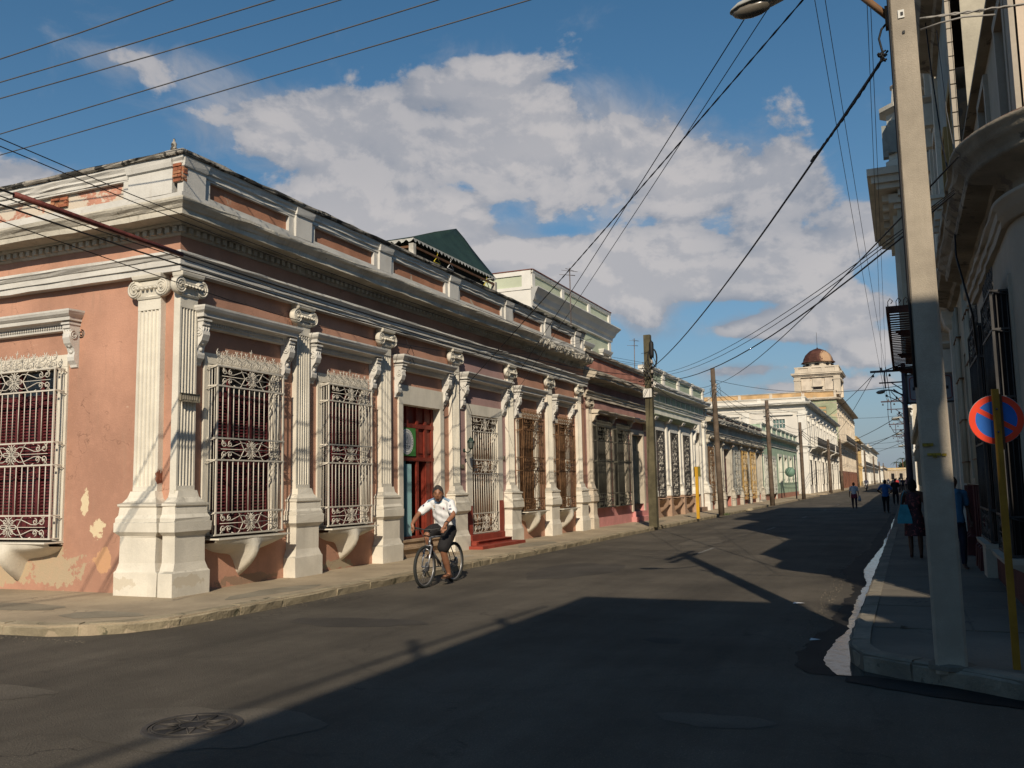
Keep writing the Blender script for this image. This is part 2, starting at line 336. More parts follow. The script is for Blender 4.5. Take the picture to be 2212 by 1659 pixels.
# ---- bracketed hood over an opening
def hood(b, fr, u, hw, z=4.46, mat=None, dent=True, cons=True, hc=.76):
    mat = mat or M_whiteb; w = fr.W(u)
    def hd_():
        m = MB(); H = hw
        m.stack([(z-.30,-H+.10,H-.10,.05),(z-.29,-H+.10,H-.10,.09),(z-.24,-H+.09,H-.09,.10)], .003)
        m.stack([(z-.20,-H+.07,H-.07,.14),(z-.17,-H+.06,H-.06,.17),(z-.155,-H+.02,H-.02,.235),(z-.10,-H+.02,H-.02,.24),(z-.095,-H+.01,H-.01,.25),(z-.06,-H-.02,H+.02,.285),(z-.02,-H-.04,H+.04,.31),(z+.01,-H-.04,H+.04,.31),(z+.03,-H+.1,H-.1,.05)], .004)
        return m
    ho = put('hood', kit(('hood',hw,z), fr, hd_, 'hood', mat), b, w)
    if dent:
        def dn():
            m = MB(); n = int((2*hw-.3)/.052)
            for i in range(n): a = -hw+.15+(2*hw-.3)*i/n; m.box(a,a+.028,.05,.125,z-.245,z-.2)
            return m
        put('dentils', kit(('dent',hw,z), fr, dn, 'dentils', mat), ho, w, kind='stuff')
    if cons:
        def cn():
            m = MB(); zt = z-.19; h = hc
            pr = [(-.02,zt),(.20,zt),(.20,zt-.09),(.175,zt-.10),(.185,zt-.17),(.20,zt-.24),(.17,zt-.33),(.11,zt-.40),(.085,zt-.47),(.10,zt-.54),(.09,zt-.60),(.04,zt-.66),(.03,zt-.70),(-.02,zt-.72)]
            pr = [(d,zt+(q-zt)*h/.76) for d,q in pr]
            m.prism(pr, -.075, .075, 'dz')
            for sg in (-1,1):
                spiral(m,(.11,zt-.17),.075,1.8,pi/2,-1,.012,14,4)
            vs = m.v
            m.box(-.09,.09,-.02,.225,zt-.03,zt)
            for k in (-.055,0,.055): m.bar((k,.195,zt-.12),(k*.8,.12,zt-.38),.016,5)
            for k in range(4): m.lathe([(.0,.03),(.03,.02),(.045,0)], (0,.15-.03*k,zt-.26-.1*k), 6, 'y')
            return m
        def cn2():
            m = cn()
            # side scrolls drawn in the d-z plane
            m2 = MB(); zt = z-.19
            for sg in (-1,1):
                pts = []
                for i in range(16):
                    t = i/15; rr = .075*(1-.8*t); a = pi/2-2*pi*1.7*t
                    pts.append((sg*.078, .115+rr*cos(a), zt-.20+rr*sin(a)))
                m2.tube(pts, .012, 4)
            m.add(m2.v, m2.f, True); return m
        for sg in (-1,1): put('console', kit(('cons',z,hc), fr, cn2, 'console', mat), b, fr.W(u+sg*(hw-.13)))
    return ho
# ---- flat surround of an opening (architrave)
def surround(b, fr, u, hw, z0, z1, t=.18, mat=None, proj=.035, top=None, name='window_frame', jl=None):
    mat = mat or M_white; top = top or t; w = fr.W(u)
    def f():
        m = MB()
        m.stack([(z0,-hw-t,-hw,proj),(z1,-hw-t,-hw,proj)],.003); m.stack([(z0,hw,hw+t,proj),(z1,hw,hw+t,proj)],.003)
        m.stack([(z1+.002,-hw-t,hw+t,proj+.003),(z1+top,-hw-t,hw+t,proj+.003)],.003); return m
    return put(name, kit(('sur',hw,z0,z1,t,proj,top), fr, f, name, mat), b, w)
# ---- projecting iron window cage
def scroll_panel_mb(hw, z0, z1, d, tr=.008, style=0):
    m = MB(); H = (z1-z0)/2; cz = (z0+z1)/2; R = min(H*.40, hw*.22)
    for sx in (-1,1):
        for sz in (-1,1):
            # corner scroll, inner scroll
            c1 = (sx*(hw-R*1.15), cz+sz*(H-R*1.2)); c2 = (sx*(R*1.12), cz+sz*(H-R*1.2)); c3 = (sx*(hw-R*3.3), cz+sz*(H-R*1.2))
            spiral(m, c1, R, 1.35, pi*(.5 if sz>0 else 1.5), -sx*sz, tr, 12, 4, off=d)
            spiral(m, c2, R*.95, 1.35, pi*(.5 if sz>0 else 1.5), sx*sz, tr, 12, 4, off=d)
            spiral(m, c3, R*.8, 1.3, pi*(.5 if sz>0 else 1.5), -sx*sz, tr, 10, 4, off=d)
            scurve(m, (0,cz), (sx*(hw-.01),cz+sz*(H-.01)), .10*sx*sz, tr, d)
            scurve(m, (0,cz), (sx*hw*.62,cz+sz*(H*.9)), -.14*sx*sz, tr, d)
    m.bar((-hw,d,cz),(hw,d,cz),tr*.8); m.bar((0,d,z0),(0,d,z1),tr*.8)
    return m
def cresting_mb(hw, z, d, h=.26, n=7, tr=.007):
    m = MB(); w = hw/n
    for i in range(n):
        c = -hw+w+2*w*i
        for sx in (-1,1):
            spiral(m,(c+sx*w*.5,z+.07),w*.48,1.3,pi/2,-sx,tr,10,4,off=d); spiral(m,(c+sx*w*.55,z+.18),w*.42,1.3,-pi/2,sx,tr,10,4,off=d)
            scurve(m,(c+sx*w*.1,z),(c+sx*w*.75,z+.26),.2*sx,tr,d,6)
        hh = h+(.08 if i==n//2 else .03 if abs(i-n//2)==1 else -.03); m.tube([(c,d,z),(c,d,z+hh*.82),(c+.012,d,z+hh)],[tr,tr,.002],4)
        if abs(i-n//2)<2: m.tube([(c-.03,d,z+hh*.88),(c,d,z+hh*.75),(c+.03,d,z+hh*.88)],tr*.7,4)
    m.bar((-hw,d,z+.01),(hw,d,z+.01),tr); return m
def cage(b, fr, u, hw, zs, mat, d=.22, nb=13, crest=True, detail=2, label=None, rb=.0085, flat=False):
    """zs = rail heights, top to bottom: [top, r2, r3, r4, r5, bottom]; scroll bands between 0-1, 2-3, 4-5"""
    w = fr.W(u); kk = (hw,tuple(zs),d,nb,flat)
    def frm():
        m = MB(); t = .011
        for z in zs:
            m.box(-hw-.03,hw+.03,d-.011,d+.013,z-.012,z+.012)
            if not flat:
                for sx in (-1,1):
                    m.box(sx*hw-.011,sx*hw+.011,-.02,d-.01,z-.011,z+.011)
                    m.tube([(sx*(hw+.01),d-.01,z-.01),(sx*(hw+.045),.04,z-.05)],.008,4)
        for sx in (-1,1):
            m.box(sx*hw-.013,sx*hw+.013,d-.014,d+.012,zs[-1],zs[0])
            if not flat:
                for k in (.25,.5,.75): m.bar((sx*hw,d*k,zs[-1]),(sx*hw,d*k,zs[0]),.007)
        if not flat: m.box(-hw,hw,.0,d,zs[-1]-.012,zs[-1]-.002)
        return m
    g = put('window_grille', kit(('cagef',)+kk, fr, frm, 'window_grille', mat), b, w, label=label)
    for a,c in ((zs[1],zs[2]),(zs[3],zs[4])) if len(zs)>=6 else ((zs[0],zs[-1]),):
        me = kit(('bar',round(a-c,3),round(c,3),d,rb), fr, lambda: MB().bar((0,d,c),(0,d,a),rb,4), 'bar', mat)
        for i in range(nb):
            x = -hw+2*hw*(i+1)/(nb+1)
            put('bar', me, g, fr.W(u+x))
    if len(zs)>=6:
        for a,c in ((zs[0],zs[1]),(zs[2],zs[3]),(zs[4],zs[5])):
            me = kit(('scr',hw,a,c,d), fr, lambda: scroll_panel_mb(hw-.1,c+.01,a-.01,d), 'scroll_panel', mat)
            put('scroll_panel', me, g, w)
    if crest:
        put('cresting', kit(('crest',)+kk, fr, lambda: cresting_mb(hw,zs[0]+.01,d-.03), 'cresting', mat), g, w)
    return g
# ---- louvred shutters
def shutters(b, fr, u, hw, z0, z1, mat, d=-.11, ncol=3, transom=.45, glass=None, label=None):
    w = fr.W(u)
    def fr_():
        m = MB(); zt = z1-transom
        m.box(-hw,hw,d-.05,d,zt-.04,zt+.04)
        cw = 2*hw/ncol
        for i in range(ncol+1):
            x = -hw+cw*i; m.box(x-.045,x+.045,d-.04,d+.012,z0,zt-.04)
        for i in range(ncol):
            x = -hw+cw*i
            for z,h in ((z0,.30),((z0+zt)/2,.05),(zt-.12,.06)): m.box(x+.045,x+cw-.045,d-.035,d-.002,z,z+h)
        for i in range(ncol+1): x = -hw+cw*i; m.box(x-.03,x+.03,d-.04,d-.01,zt+.04,z1)
        return m
    s = put('shutter', kit(('shf',hw,z0,z1,d,ncol,transom), fr, fr_, 'shutter', mat), b, w, label=label)
    def sl():
        m = MB(); zt = z1-transom; cw = 2*hw/ncol
        for i in range(ncol):
            x = -hw+cw*i
            for (a,c) in ((z0+.30,(z0+zt)/2),((z0+zt)/2+.05,zt-.12)):
                n = int((c-a)/.05)
                for k in range(n):
                    z = a+(c-a)*k/n; m.quad((x+.045,d-.035,z+.05),(x+cw-.045,d-.035,z+.05),(x+cw-.045,d-.004,z+.012),(x+.045,d-.004,z+.012))
        return m
    put('louvres', kit(('shs',hw,z0,z1,d,ncol,transom), fr, sl, 'louvres', mat), s, w, kind='stuff')
    put('transom_pane', kit(('shg',hw,z0,z1,d), fr, lambda: MB().box(-hw,hw,d-.07,d-.055,z0,z1), 'transom_pane', glass or M_glass), s, w)
    return s
# ---- bowl-shaped sill with a tongue
def bowl_sill(b, fr, u, hw, z=.90, mat=None, label=None):
    w = fr.W(u)
    def f():
        m = MB(); n = 25; k = 7; vs = []
        for i in range(n):
            x = -hw+2*hw*i/(n-1); q = abs(x)/hw
            low = -.20*(1-q**2.2)**.6-.02 - .36*math.exp(-(x/.13)**2)*(1 if q<.6 else 0)
            dd = .34
            for j in range(k):
                t = j/(k-1)
                z_ = z-.0+(-.05 if j else 0)+ (low)*(t**1.1)
                dj = dd*(1-t**1.8)*(1-.25*(q**4)) if j else dd*(1-.2*q**6)
                vs.append((x, dj*(1 if j<k-1 else 0)-.0+(.10*math.exp(-(x/.12)**2)*sin(pi*t) if j else 0), z_))
        fs = [(i*k+j,i*k+j+1,(i+1)*k+j+1,(i+1)*k+j) for i in range(n-1) for j in range(k-1)]
        m.add(vs, fs, True)
        m.box(-hw-.02,hw+.02,-.01,.35,z-.012,z+.012)
        return m
    return put('window_sill', kit(('bowl',hw,z), fr, f, 'window_sill', mat or M_white), b, w, label=label)
# ---- wall with openings
def wall(b, fr, u0, u1, z0, z1, ops, mat, name='wall', th=.32, label=None, nz=1, reveal=None, parts=True):
    """ops = [(ua,ub,za,zb)] sorted by u"""
    m = MB(); rvs = []
    def face(a,c,p,q): 
        if c-a > 1e-4 and q-p > 1e-4: m.quad((a,0,p),(c,0,p),(c,0,q),(a,0,q))
    u = u0
    for (a,c,p,q) in sorted(ops):
        face(u,a,z0,z1); face(a,c,z0,p); face(a,c,q,z1)
        r = MB(); r.add([(a,0,p),(c,0,p),(c,0,q),(a,0,q),(a,-th,p),(c,-th,p),(c,-th,q),(a,-th,q)],[(0,1,5,4),(1,2,6,5),(2,3,7,6),(3,0,4,7)]); rvs.append(r)
        u = c
    face(u,u1,z0,z1)
    wobj = put(name, m.mesh(name, mat, fr, False), b, fr.W(), label=label)
    for r in rvs: put('reveal', r.mesh('reveal', reveal or mat, fr, False), wobj, fr.W())
    return wobj
def sweep_part(b, fr, name, prof, u0, u1, mat, m0=0, m1=0, j=.005, seg=.45, **k):
    return put(name, MB().sweep(prof,u0,u1,m0,m1,seg,j).mesh(name,mat,fr), b, fr.W(), **k)
def dentil_row(b, fr, u0, u1, z0, z1, d0, d1, mat, pitch=.15, w=.085):
    m = MB(); n = max(1,int((u1-u0)/pitch))
    for i in range(n):
        a = u0+(u1-u0)*i/n
        if random.random() > .03: m.box(a,a+w,d0,d1,z0,z1,.002)
    return put('dentils', m.mesh('dentils',mat,fr,False), b, fr.W(), kind='stuff')
def door_leaves(b, fr, u, hw, z0, z1, mat, d=-.16, n=2, transom=0, label=None, panels=3):
    w = fr.W(u)
    def f():
        m = MB(); zt = z1-transom; cw = 2*hw/n
        m.box(-hw,hw,d-.05,d-.02,z0,z1)
        for i in range(n):
            x = -hw+cw*i
            m.box(x+.01,x+.07,d-.02,d+.01,z0,zt); m.box(x+cw-.07,x+cw-.01,d-.02,d+.01,z0,zt)
            for k in range(panels+1):
                z = z0+(zt-z0-.09)*k/panels; m.box(x+.07,x+cw-.07,d-.02,d+.008,z,z+.09)
            for k in range(panels):
                z = z0+(zt-z0-.09)*k/panels+.09; h = (zt-z0-.09)/panels-.09
                m.box(x+.11,x+cw-.11,d-.02,d-.004,z+.04,z+h-.04)
        if transom:
            m.box(-hw,hw,d-.02,d+.03,zt,zt+.06)
            for k in range(n*2): x = -hw+hw*k/n; m.box(x+.04,x+hw/n-.04,d-.02,d+.0,zt+.1,z1-.05)
        return m
    return put('door', kit(('door',hw,z0,z1,d,n,transom,panels), fr, f, 'door', mat), b, w, label=label)
# ================================================================== STRUCTURE: ground
def asphalt():
    m = pm('asphalt', (.098,.084,.065), .88, .20, .5, .8, 60, fine=.22, crack=.35, spots=((.052,.046,.038),.66,1.4))
    t = m.node_tree; N = t.nodes; Lk = t.links; b = N['Principled BSDF']
    src = b.inputs['Base Color'].links[0].from_socket
    geo = N.new('ShaderNodeNewGeometry')
    mp = N.new('ShaderNodeMapping'); mp.inputs['Scale'].default_value = (1.4,.12,1); Lk.new(geo.outputs['Position'], mp.inputs[0])
    n = N.new('ShaderNodeTexNoise'); n.inputs['Scale'].default_value = 1.0; n.inputs['Detail'].default_value = 6; n.inputs['Roughness'].default_value = .65; Lk.new(mp.outputs[0], n.inputs['Vector'])
    r = N.new('ShaderNodeMapRange'); r.inputs[1].default_value = .35; r.inputs[2].default_value = .75; r.inputs[3].default_value = .82; r.inputs[4].default_value = 1.32; Lk.new(n.outputs['Fac'], r.inputs[0])
    # hairline cracks and tar seams
    v = N.new('ShaderNodeTexVoronoi'); v.feature = 'DISTANCE_TO_EDGE'; v.inputs['Scale'].default_value = .33
    dn = N.new('ShaderNodeTexNoise'); dn.inputs['Scale'].default_value = 1.5; dn.inputs['Detail'].default_value = 6; Lk.new(geo.outputs['Position'], dn.inputs['Vector'])
    va = N.new('ShaderNodeVectorMath'); va.operation = 'ADD'; Lk.new(geo.outputs['Position'], va.inputs[0]); Lk.new(dn.outputs['Color'], va.inputs[1]); Lk.new(va.outputs[0], v.inputs['Vector'])
    cr = N.new('ShaderNodeMapRange'); cr.inputs[1].default_value = .0; cr.inputs[2].default_value = .012; cr.inputs[3].default_value = .86; cr.inputs[4].default_value = 1.; Lk.new(v.outputs['Distance'], cr.inputs[0])
    # light specks of aggregate
    sn = N.new('ShaderNodeTexVoronoi'); sn.inputs['Scale'].default_value = 55; Lk.new(geo.outputs['Position'], sn.inputs['Vector'])
    sr = N.new('ShaderNodeMapRange'); sr.inputs[1].default_value = .05; sr.inputs[2].default_value = .22; sr.inputs[3].default_value = 2.4; sr.inputs[4].default_value = 1.; Lk.new(sn.outputs['Distance'], sr.inputs[0])
    m1 = N.new('ShaderNodeMath'); m1.operation = 'MULTIPLY'; Lk.new(r.outputs[0], m1.inputs[0]); Lk.new(cr.outputs[0], m1.inputs[1])
    m2 = N.new('ShaderNodeMath'); m2.operation = 'MULTIPLY'; Lk.new(m1.outputs[0], m2.inputs[0]); Lk.new(sr.outputs[0], m2.inputs[1])
    sc = N.new('ShaderNodeVectorMath'); sc.operation = 'SCALE'; Lk.new(src, sc.inputs[0]); Lk.new(m2.outputs[0], sc.inputs['Scale'])
    Lk.new(sc.outputs[0], b.inputs['Base Color']); return m
M_asph = asphalt()
def struct(name, mb, mat, w=(0,0,0), fr=FX, parent=None, rec=True):
    return put(name, mb.mesh(name, mat, fr, rec), parent, w, kind='structure')
g = MB(); g.quad((-900,-400,-.02),(900,-400,-.02),(900,2500,-.02),(-900,2500,-.02)); struct('ground', g, pm('earth', (.16,.13,.09), .95, .2, .05, 0), rec=False)
g = MB(); g.quad((-120,-3,0),(120,-3,0),(120,8.6,0),(-120,8.6,0)); g.quad((-8.3,8.6,0),(-.4,8.6,0),(-.4,900,0),(-8.3,900,0)); g.quad((-8.3,-60,0),(-.4,-60,0),(-.4,-3,0),(-8.3,-3,0))
g.quad((-120,96.5,0),(-8.3,96.5,0),(-8.3,105.5,0),(-120,105.5,0)); g.quad((-.4,96.5,0),(90,96.5,0),(90,105.5,0),(-.4,105.5,0))
struct('road', g, M_asph, rec=False)
def pavement(name, outline, z, mat):
    """outline: street edge polyline then wall side, counter-clockwise"""
    m = MB(); n = len(outline); m.add([(x,y,z) for x,y in outline]+[(x,y,-.01) for x,y in outline], [tuple(range(n))]+[(k,(k+1)%n,n+(k+1)%n,n+k) for k in range(n)])
    return struct(name, m, mat)
def kerb_run(parent, pts, z, wd, mat, step=1.15, side=1, gap=.012):
    """individual kerb stones along a polyline, pts = outer edge"""
    P = [Vector((x,y,0)) for x,y in pts]; L = [0]
    for a,c in zip(P,P[1:]): L.append(L[-1]+(c-a).length)
    def at(s):
        for i in range(len(P)-1):
            if s <= L[i+1]+1e-6: t = (s-L[i])/max(1e-9,L[i+1]-L[i]); return P[i].lerp(P[i+1],t)
        return P[-1]
    s = 0
    while s < L[-1]-.2:
        e = min(L[-1], s+step*random.uniform(.75,1.2)); k = 5; vs = []
        for i in range(k+1):
            q = s+gap/2+(e-s-gap)*i/k; p = at(q); t = (at(min(L[-1],q+.1))-at(max(0,q-.1))).normalized(); nrm = Vector((-t.y,t.x,0))*side
            zz = z+random.uniform(-.010,.006)
            for (o,h) in ((0,-.02),(-.012+random.uniform(-.014,.010),zz-.035),(.02+random.uniform(0,.008),zz),(wd,z+.003),(wd,z-.05)):
                x = p+nrm*o; vs.append((x.x,x.y,h))
        fs = [(i*5+j,i*5+j+1,(i+1)*5+j+1,(i+1)*5+j) for i in range(k) for j in range(4)]+[(0,1,2,3,4),tuple(k*5+j for j in range(5))]
        put('kerb_stone', MB().add(vs,fs).mesh('kerb_stone',mat), parent, (0,0,0)); s = e
ZL = .13
KL = [(-9.9,7.58),(-9.16,7.63),(-8.75,7.82),(-8.45,8.1),(-8.25,8.55),(-8.16,9.2),(-8.12,10.2),(-8.10,12)]
left = [(-40,7.55)]+KL+[(-8.05,60),(-8.0,96)]
pl = pavement('left_pavement', [(x,y) for x,y in left]+[(-10.4,96),(-10.4,10.9),(-40,10.9)], ZL-.004, M_side)
kerb_run(pl, [(-15,7.56)]+KL+[(-8.05,60)], ZL+.004, .17, M_kerb, 1.1, 1, .018)
pl2 = pavement('far_left_pavement', [(-8.0,106),(-8.0,500),(-10.4,500),(-10.4,106.5),(-40,106.5),(-40,105.6),(-8.6,105.6)], ZL, M_side)
ZR_ = .15
KR = [(3.2,7.28),(1.4,7.45),(.7,7.62),(.24,7.96),(-.16,8.2),(-.43,8.42),(-.55,8.76),(-.57,9.57),(-.55,12.65)]
right = KR+[(-.47,30),(-.4,96)]
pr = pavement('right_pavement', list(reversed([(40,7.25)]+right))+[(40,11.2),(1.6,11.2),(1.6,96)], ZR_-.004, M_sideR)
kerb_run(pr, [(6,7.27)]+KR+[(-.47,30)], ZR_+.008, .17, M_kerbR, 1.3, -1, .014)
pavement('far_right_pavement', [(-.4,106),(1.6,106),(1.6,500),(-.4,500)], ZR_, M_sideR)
# slab joints on the near right pavement: separate concrete slabs a few mm proud
for i in range(9):
    y = 9.9+i*1.7
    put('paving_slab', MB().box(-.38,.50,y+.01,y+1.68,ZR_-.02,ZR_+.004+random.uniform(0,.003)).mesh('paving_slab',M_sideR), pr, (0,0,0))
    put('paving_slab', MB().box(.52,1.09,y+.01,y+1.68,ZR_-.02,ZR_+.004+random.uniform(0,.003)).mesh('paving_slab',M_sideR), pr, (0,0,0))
# gutter water and damp asphalt
wat = bpy.data.materials.new('gutter_water'); wat.use_nodes = True; _b = wat.node_tree.nodes['Principled BSDF']
_b.inputs['Base Color'].default_value = (.055,.055,.05,1); _b.inputs['Roughness'].default_value = .04; _b.inputs['Specular IOR Level'].default_value = .24; _b.inputs['IOR'].default_value = 1.33
_n = wat.node_tree.nodes.new('ShaderNodeTexNoise'); _n.inputs['Scale'].default_value = 10; _n.inputs['Detail'].default_value = 5
_g = wat.node_tree.nodes.new('ShaderNodeNewGeometry'); wat.node_tree.links.new(_g.outputs['Position'], _n.inputs['Vector'])
_p = wat.node_tree.nodes.new('ShaderNodeBump'); _p.inputs['Strength'].default_value = .13; _p.inputs['Distance'].default_value = .01
_r = wat.node_tree.nodes.new('ShaderNodeMapRange'); _r.inputs[1].default_value = .46; _r.inputs[2].default_value = .62; _r.inputs[3].default_value = .05; _r.inputs[4].default_value = .22; wat.node_tree.links.new(_n.outputs['Fac'], _r.inputs[0]); wat.node_tree.links.new(_r.outputs[0], _b.inputs['Roughness']); wat.node_tree.links.new(_n.outputs['Fac'], _p.inputs['Height']); wat.node_tree.links.new(_p.outputs[0], _b.inputs['Normal'])
def ragged(inner, outer, z, name, mat, j, seed):
    """strip between two x(y) functions"""
    rnd = random.Random(seed); ys = []; y = 8.15
    while y < 46: ys.append(y); y += .07 if y < 20 else .2
    m = MB(); vs = []; q = 0
    for y in ys:
        q = q*.7+rnd.uniform(-1,1)*j
        vs += [(inner(y),y,z),(min(inner(y)-.01,outer(y)+q),y,z)]
    n = len(ys); m.add(vs, [(2*i,2*i+1,2*i+3,2*i+2) for i in range(n-1)]); return struct(name, m, mat, rec=False)
def lerp_tab(tab):
    def f(y):
        for (a,va),(c,vc) in zip(tab,tab[1:]):
            if y <= c: return va+(vc-va)*max(0,(y-a)/(c-a))
        return tab[-1][1]
    return f
kin = lerp_tab([(8.1,-.40),(8.4,-.44),(8.76,-.545),(9.57,-.575),(12.65,-.56),(30,-.48),(46,-.46)])
ragged(kin, lerp_tab([(8.1,-.60),(8.4,-.70),(8.9,-.79),(9.5,-.77),(9.9,-.74),(10.7,-.68),(12,-.72),(14,-.69),(15.2,-.66),(17.4,-.78),(20,-.72),(23,-.63),(34,-.55),(46,-.49)]), .009, 'gutter_water', wat, .014, 3)
M_wet = pm('wet_asphalt', (.022,.020,.018), .75, .2, 2, .5, 50, spec=.15)
M_damp = pm('damp_asphalt', (.030,.028,.026), .6, .2, 2, .4, 50, spec=.4)
ragged(kin, lerp_tab([(8.1,-.8),(8.6,-1.0),(9.3,-1.02),(10,-1.0),(10.6,-.88),(12,-.86),(15,-.8),(17.4,-1.15),(20,-1.05),(23,-.9),(34,-.8),(46,-.7)]), .005, 'wet_gutter', M_wet, .03, 4)
# damp sweep round the corner kerb
m = MB(); vs = []; rnd = random.Random(9)
for i in range(40):
    t = i/39; x = -.55+t*4.2; yk = 8.1-.55*min(1,t*2.2)-.3*t
    vs += [(x,yk+.15,.007),(x,yk-.16-.12*sin(t*7)-rnd.uniform(0,.03),.007)]
m.add(vs,[(2*i,2*i+1,2*i+3,2*i+2) for i in range(39)]); struct('wet_patch', m, M_wet, rec=False)
# repair patches, tyre-dark strips and grit
M_pat = pm('patched_asphalt', (.075,.066,.055), .9, .2, .9, .9, 45, fine=.25); M_pat2 = pm('pale_patched_asphalt', (.118,.102,.08), .9, .18, 1.2, .8, 50, fine=.2)
def blot(x, y, rx, ry, mat, seed, z=.0025, n=40, name='road_patch'):
    rnd = random.Random(seed); ph = [rnd.uniform(0,6.28) for _ in range(4)]; pts = []
    for k in range(n):
        a = 2*pi*k/n; r = 1+.14*sin(2*a+ph[0])+.09*sin(3*a+ph[1])+.05*sin(7*a+ph[2])+rnd.uniform(-.03,.03); pts.append((x+rx*r*cos(a), y+ry*r*sin(a), z))
    struct(name, MB().quad(*pts), mat, rec=False)
blot(-4.66,5.08,.80,.62,M_pat2,1); blot(-6.3,9.6,.9,.35,M_pat,2); blot(-2.2,4.6,.5,.28,M_pat,3); blot(-5.9,16.5,.7,1.8,M_pat,4); blot(-2.4,9.4,.22,.16,M_pat,5); blot(-7.2,5.4,.8,.2,M_pat2,6); blot(-1.3,6.4,.35,.2,M_pat2,8); blot(-5.2,25,.5,2.2,M_pat2,9)
M_st1 = pm('sidewalk_stain', (.27,.235,.17), .9, .16, 1.5, .4, 40, crack=1.1, fine=.15); M_st2 = pm('sidewalk_new_cement', (.42,.36,.27), .9, .1, 1.5, .3, 40)
for q in ((-11.6,8.75,1.2,.35,M_st1,21),(-9.3,8.5,.55,.28,M_st1,22),(-8.75,11.2,.3,.9,M_st1,23),(-9.0,17.5,.35,.6,M_st2,24),(-8.8,21.8,.35,1.2,M_st1,25),(-9.1,34.5,.4,1.6,M_st1,26),(-14,8.6,.8,.3,M_st2,27)): blot(*q[:5],q[5],z=.1285,name='pavement_patch')
mg = MB(); rnd = random.Random(12)
for i in range(1500):
    t = rnd.random()
    if t < .45: y = 10+abs(rnd.gauss(0,14)); x = -8.08+abs(rnd.gauss(0,.16))
    elif t < .7: x = rnd.uniform(-13,-8.3); y = 7.52-abs(rnd.gauss(0,.12))
    else: y = 9+abs(rnd.gauss(0,9)); x = -.98-abs(rnd.gauss(0,.12))
    s = rnd.uniform(.005,.015); h = s*.5; a = rnd.uniform(0,3)
    mg.add([(x-s*cos(a),y-s*sin(a),.001),(x+s*sin(a),y-s*cos(a),.001),(x+s*cos(a),y+s*sin(a),.001),(x,y,h+.002)],[(0,1,3),(1,2,3),(2,0,3)])
put('road_grit', mg.mesh('road_grit',pm('grit',(.17,.145,.11),.9,.3,20,0),FX,False), None, (0,0,0), kind='stuff')
# lane dashes
M_line = pm('worn_road_paint', (.25,.24,.21), .8, .2, 4, .2, 50, spots=((.07,.066,.06),.50,9))
for (y0,y1,x) in ((20.9,22.8,-4.47),(31.3,33.2,-4.33),(41.2,42.9,-4.2),(51,53,-4.1),(61,63,-4.1),(72,74,-4.1)):
    struct('lane_dash', MB().quad((x-.05,y0,.004),(x+.05,y0,.004),(x+.06,y1,.004),(x-.04,y1,.004)), M_line, rec=False)
# ================================================================== HOUSE 1 : corner house
FL = F((-9.95,0),(0,1),(1,0)); FS = F((0,10.38),(1,0),(0,-1))
YC = 10.38; YE = 29.25; XE = -24.
H1 = thing('corner_house', 'long single-storey terracotta corner house with white fluted Ionic pilasters and weathered cornice', 'house', (-9.95,10.38,.13))
PY = [10.48,13.35,16.2,19.4,22.75,25.75,28.5]
W1 = (11.08,12.58,.93,3.62); W2 = (14.05,15.40,.93,3.62); DR = (17.0,18.72,.50,3.44); GT = (20.36,22.0,.44,3.42); B1 = (23.42,24.78,.93,3.55); B2 = (26.3,27.5,.93,3.55)
wall(H1, FL, YC, 19.4, .0, 4.94, [W1,W2,DR], M_pink, reveal=M_white)
wall(H1, FL, 19.4, 22.75, .0, 4.94, [GT], M_mauve, label='mauve painted stretch of wall round the white gate', reveal=M_white)
wall(H1, FL, 22.75, YE, .0, 4.94, [B1,B2], M_pink, reveal=M_white)
SW = (-14.0,-12.42,.93,3.66); SW2 = (-19.5,-17.9,.93,3.66)
wall(H1, FS, XE, -9.95, .0, 4.94, [SW2,SW], M_pink, label='sunlit side wall with flaking plaster', reveal=M_white)
for i,y in enumerate(PY): pilaster(H1, FL, y, .20 if i else .19, .40 if i else .38)
pilaster(H1, FS, -10.44, .24, .42)
pilaster(H1, FS, -15.9, .24, .42)
# corner block that carries the two capitals
put('corner_block', MB().box(-9.96,-9.84,10.26,10.4,.0,.62,.004).box(-9.96,-9.86,10.28,10.4,.6,1.66,.004).mesh('corner_block',M_white), H1, (0,0,0))
# entablature
ARCH = [(-.02,4.94),(.15,4.94),(.15,5.03),(.18,5.035),(.18,5.12),(.20,5.13),(.225,5.17),(.25,5.19),(.25,5.225),(.03,5.25),(-.02,5.25)]
FRZ = [(.01,5.24),(.01,5.56)]
CORN = [(-.02,5.52),(.04,5.53),(.06,5.56),(.06,5.655),(.12,5.66),(.15,5.68),(.15,5.70),(.44,5.715),(.45,5.70),(.455,5.78),(.47,5.79),(.50,5.83),(.545,5.87),(.56,5.90),(.56,5.925),(.40,5.98),(.12,6.06),(-.02,6.06)]
CORN_B = [(d if d<.3 else d-.0,z) for d,z in CORN]
PARB = [(-.35,6.04),(.10,6.04),(.10,6.19),(.07,6.20),(-.35,6.20)]
PART = [(-.35,6.56),(.07,6.56),(.07,6.62),(.10,6.64),(.10,6.68),(.13,6.72),(.13,6.765),(-.35,6.765)]
COPE = [(-.38,6.766),(.165,6.766),(.185,6.785),(.19,6.81),(.17,6.835),(.10,6.86),(-.2,6.865),(-.38,6.83)]
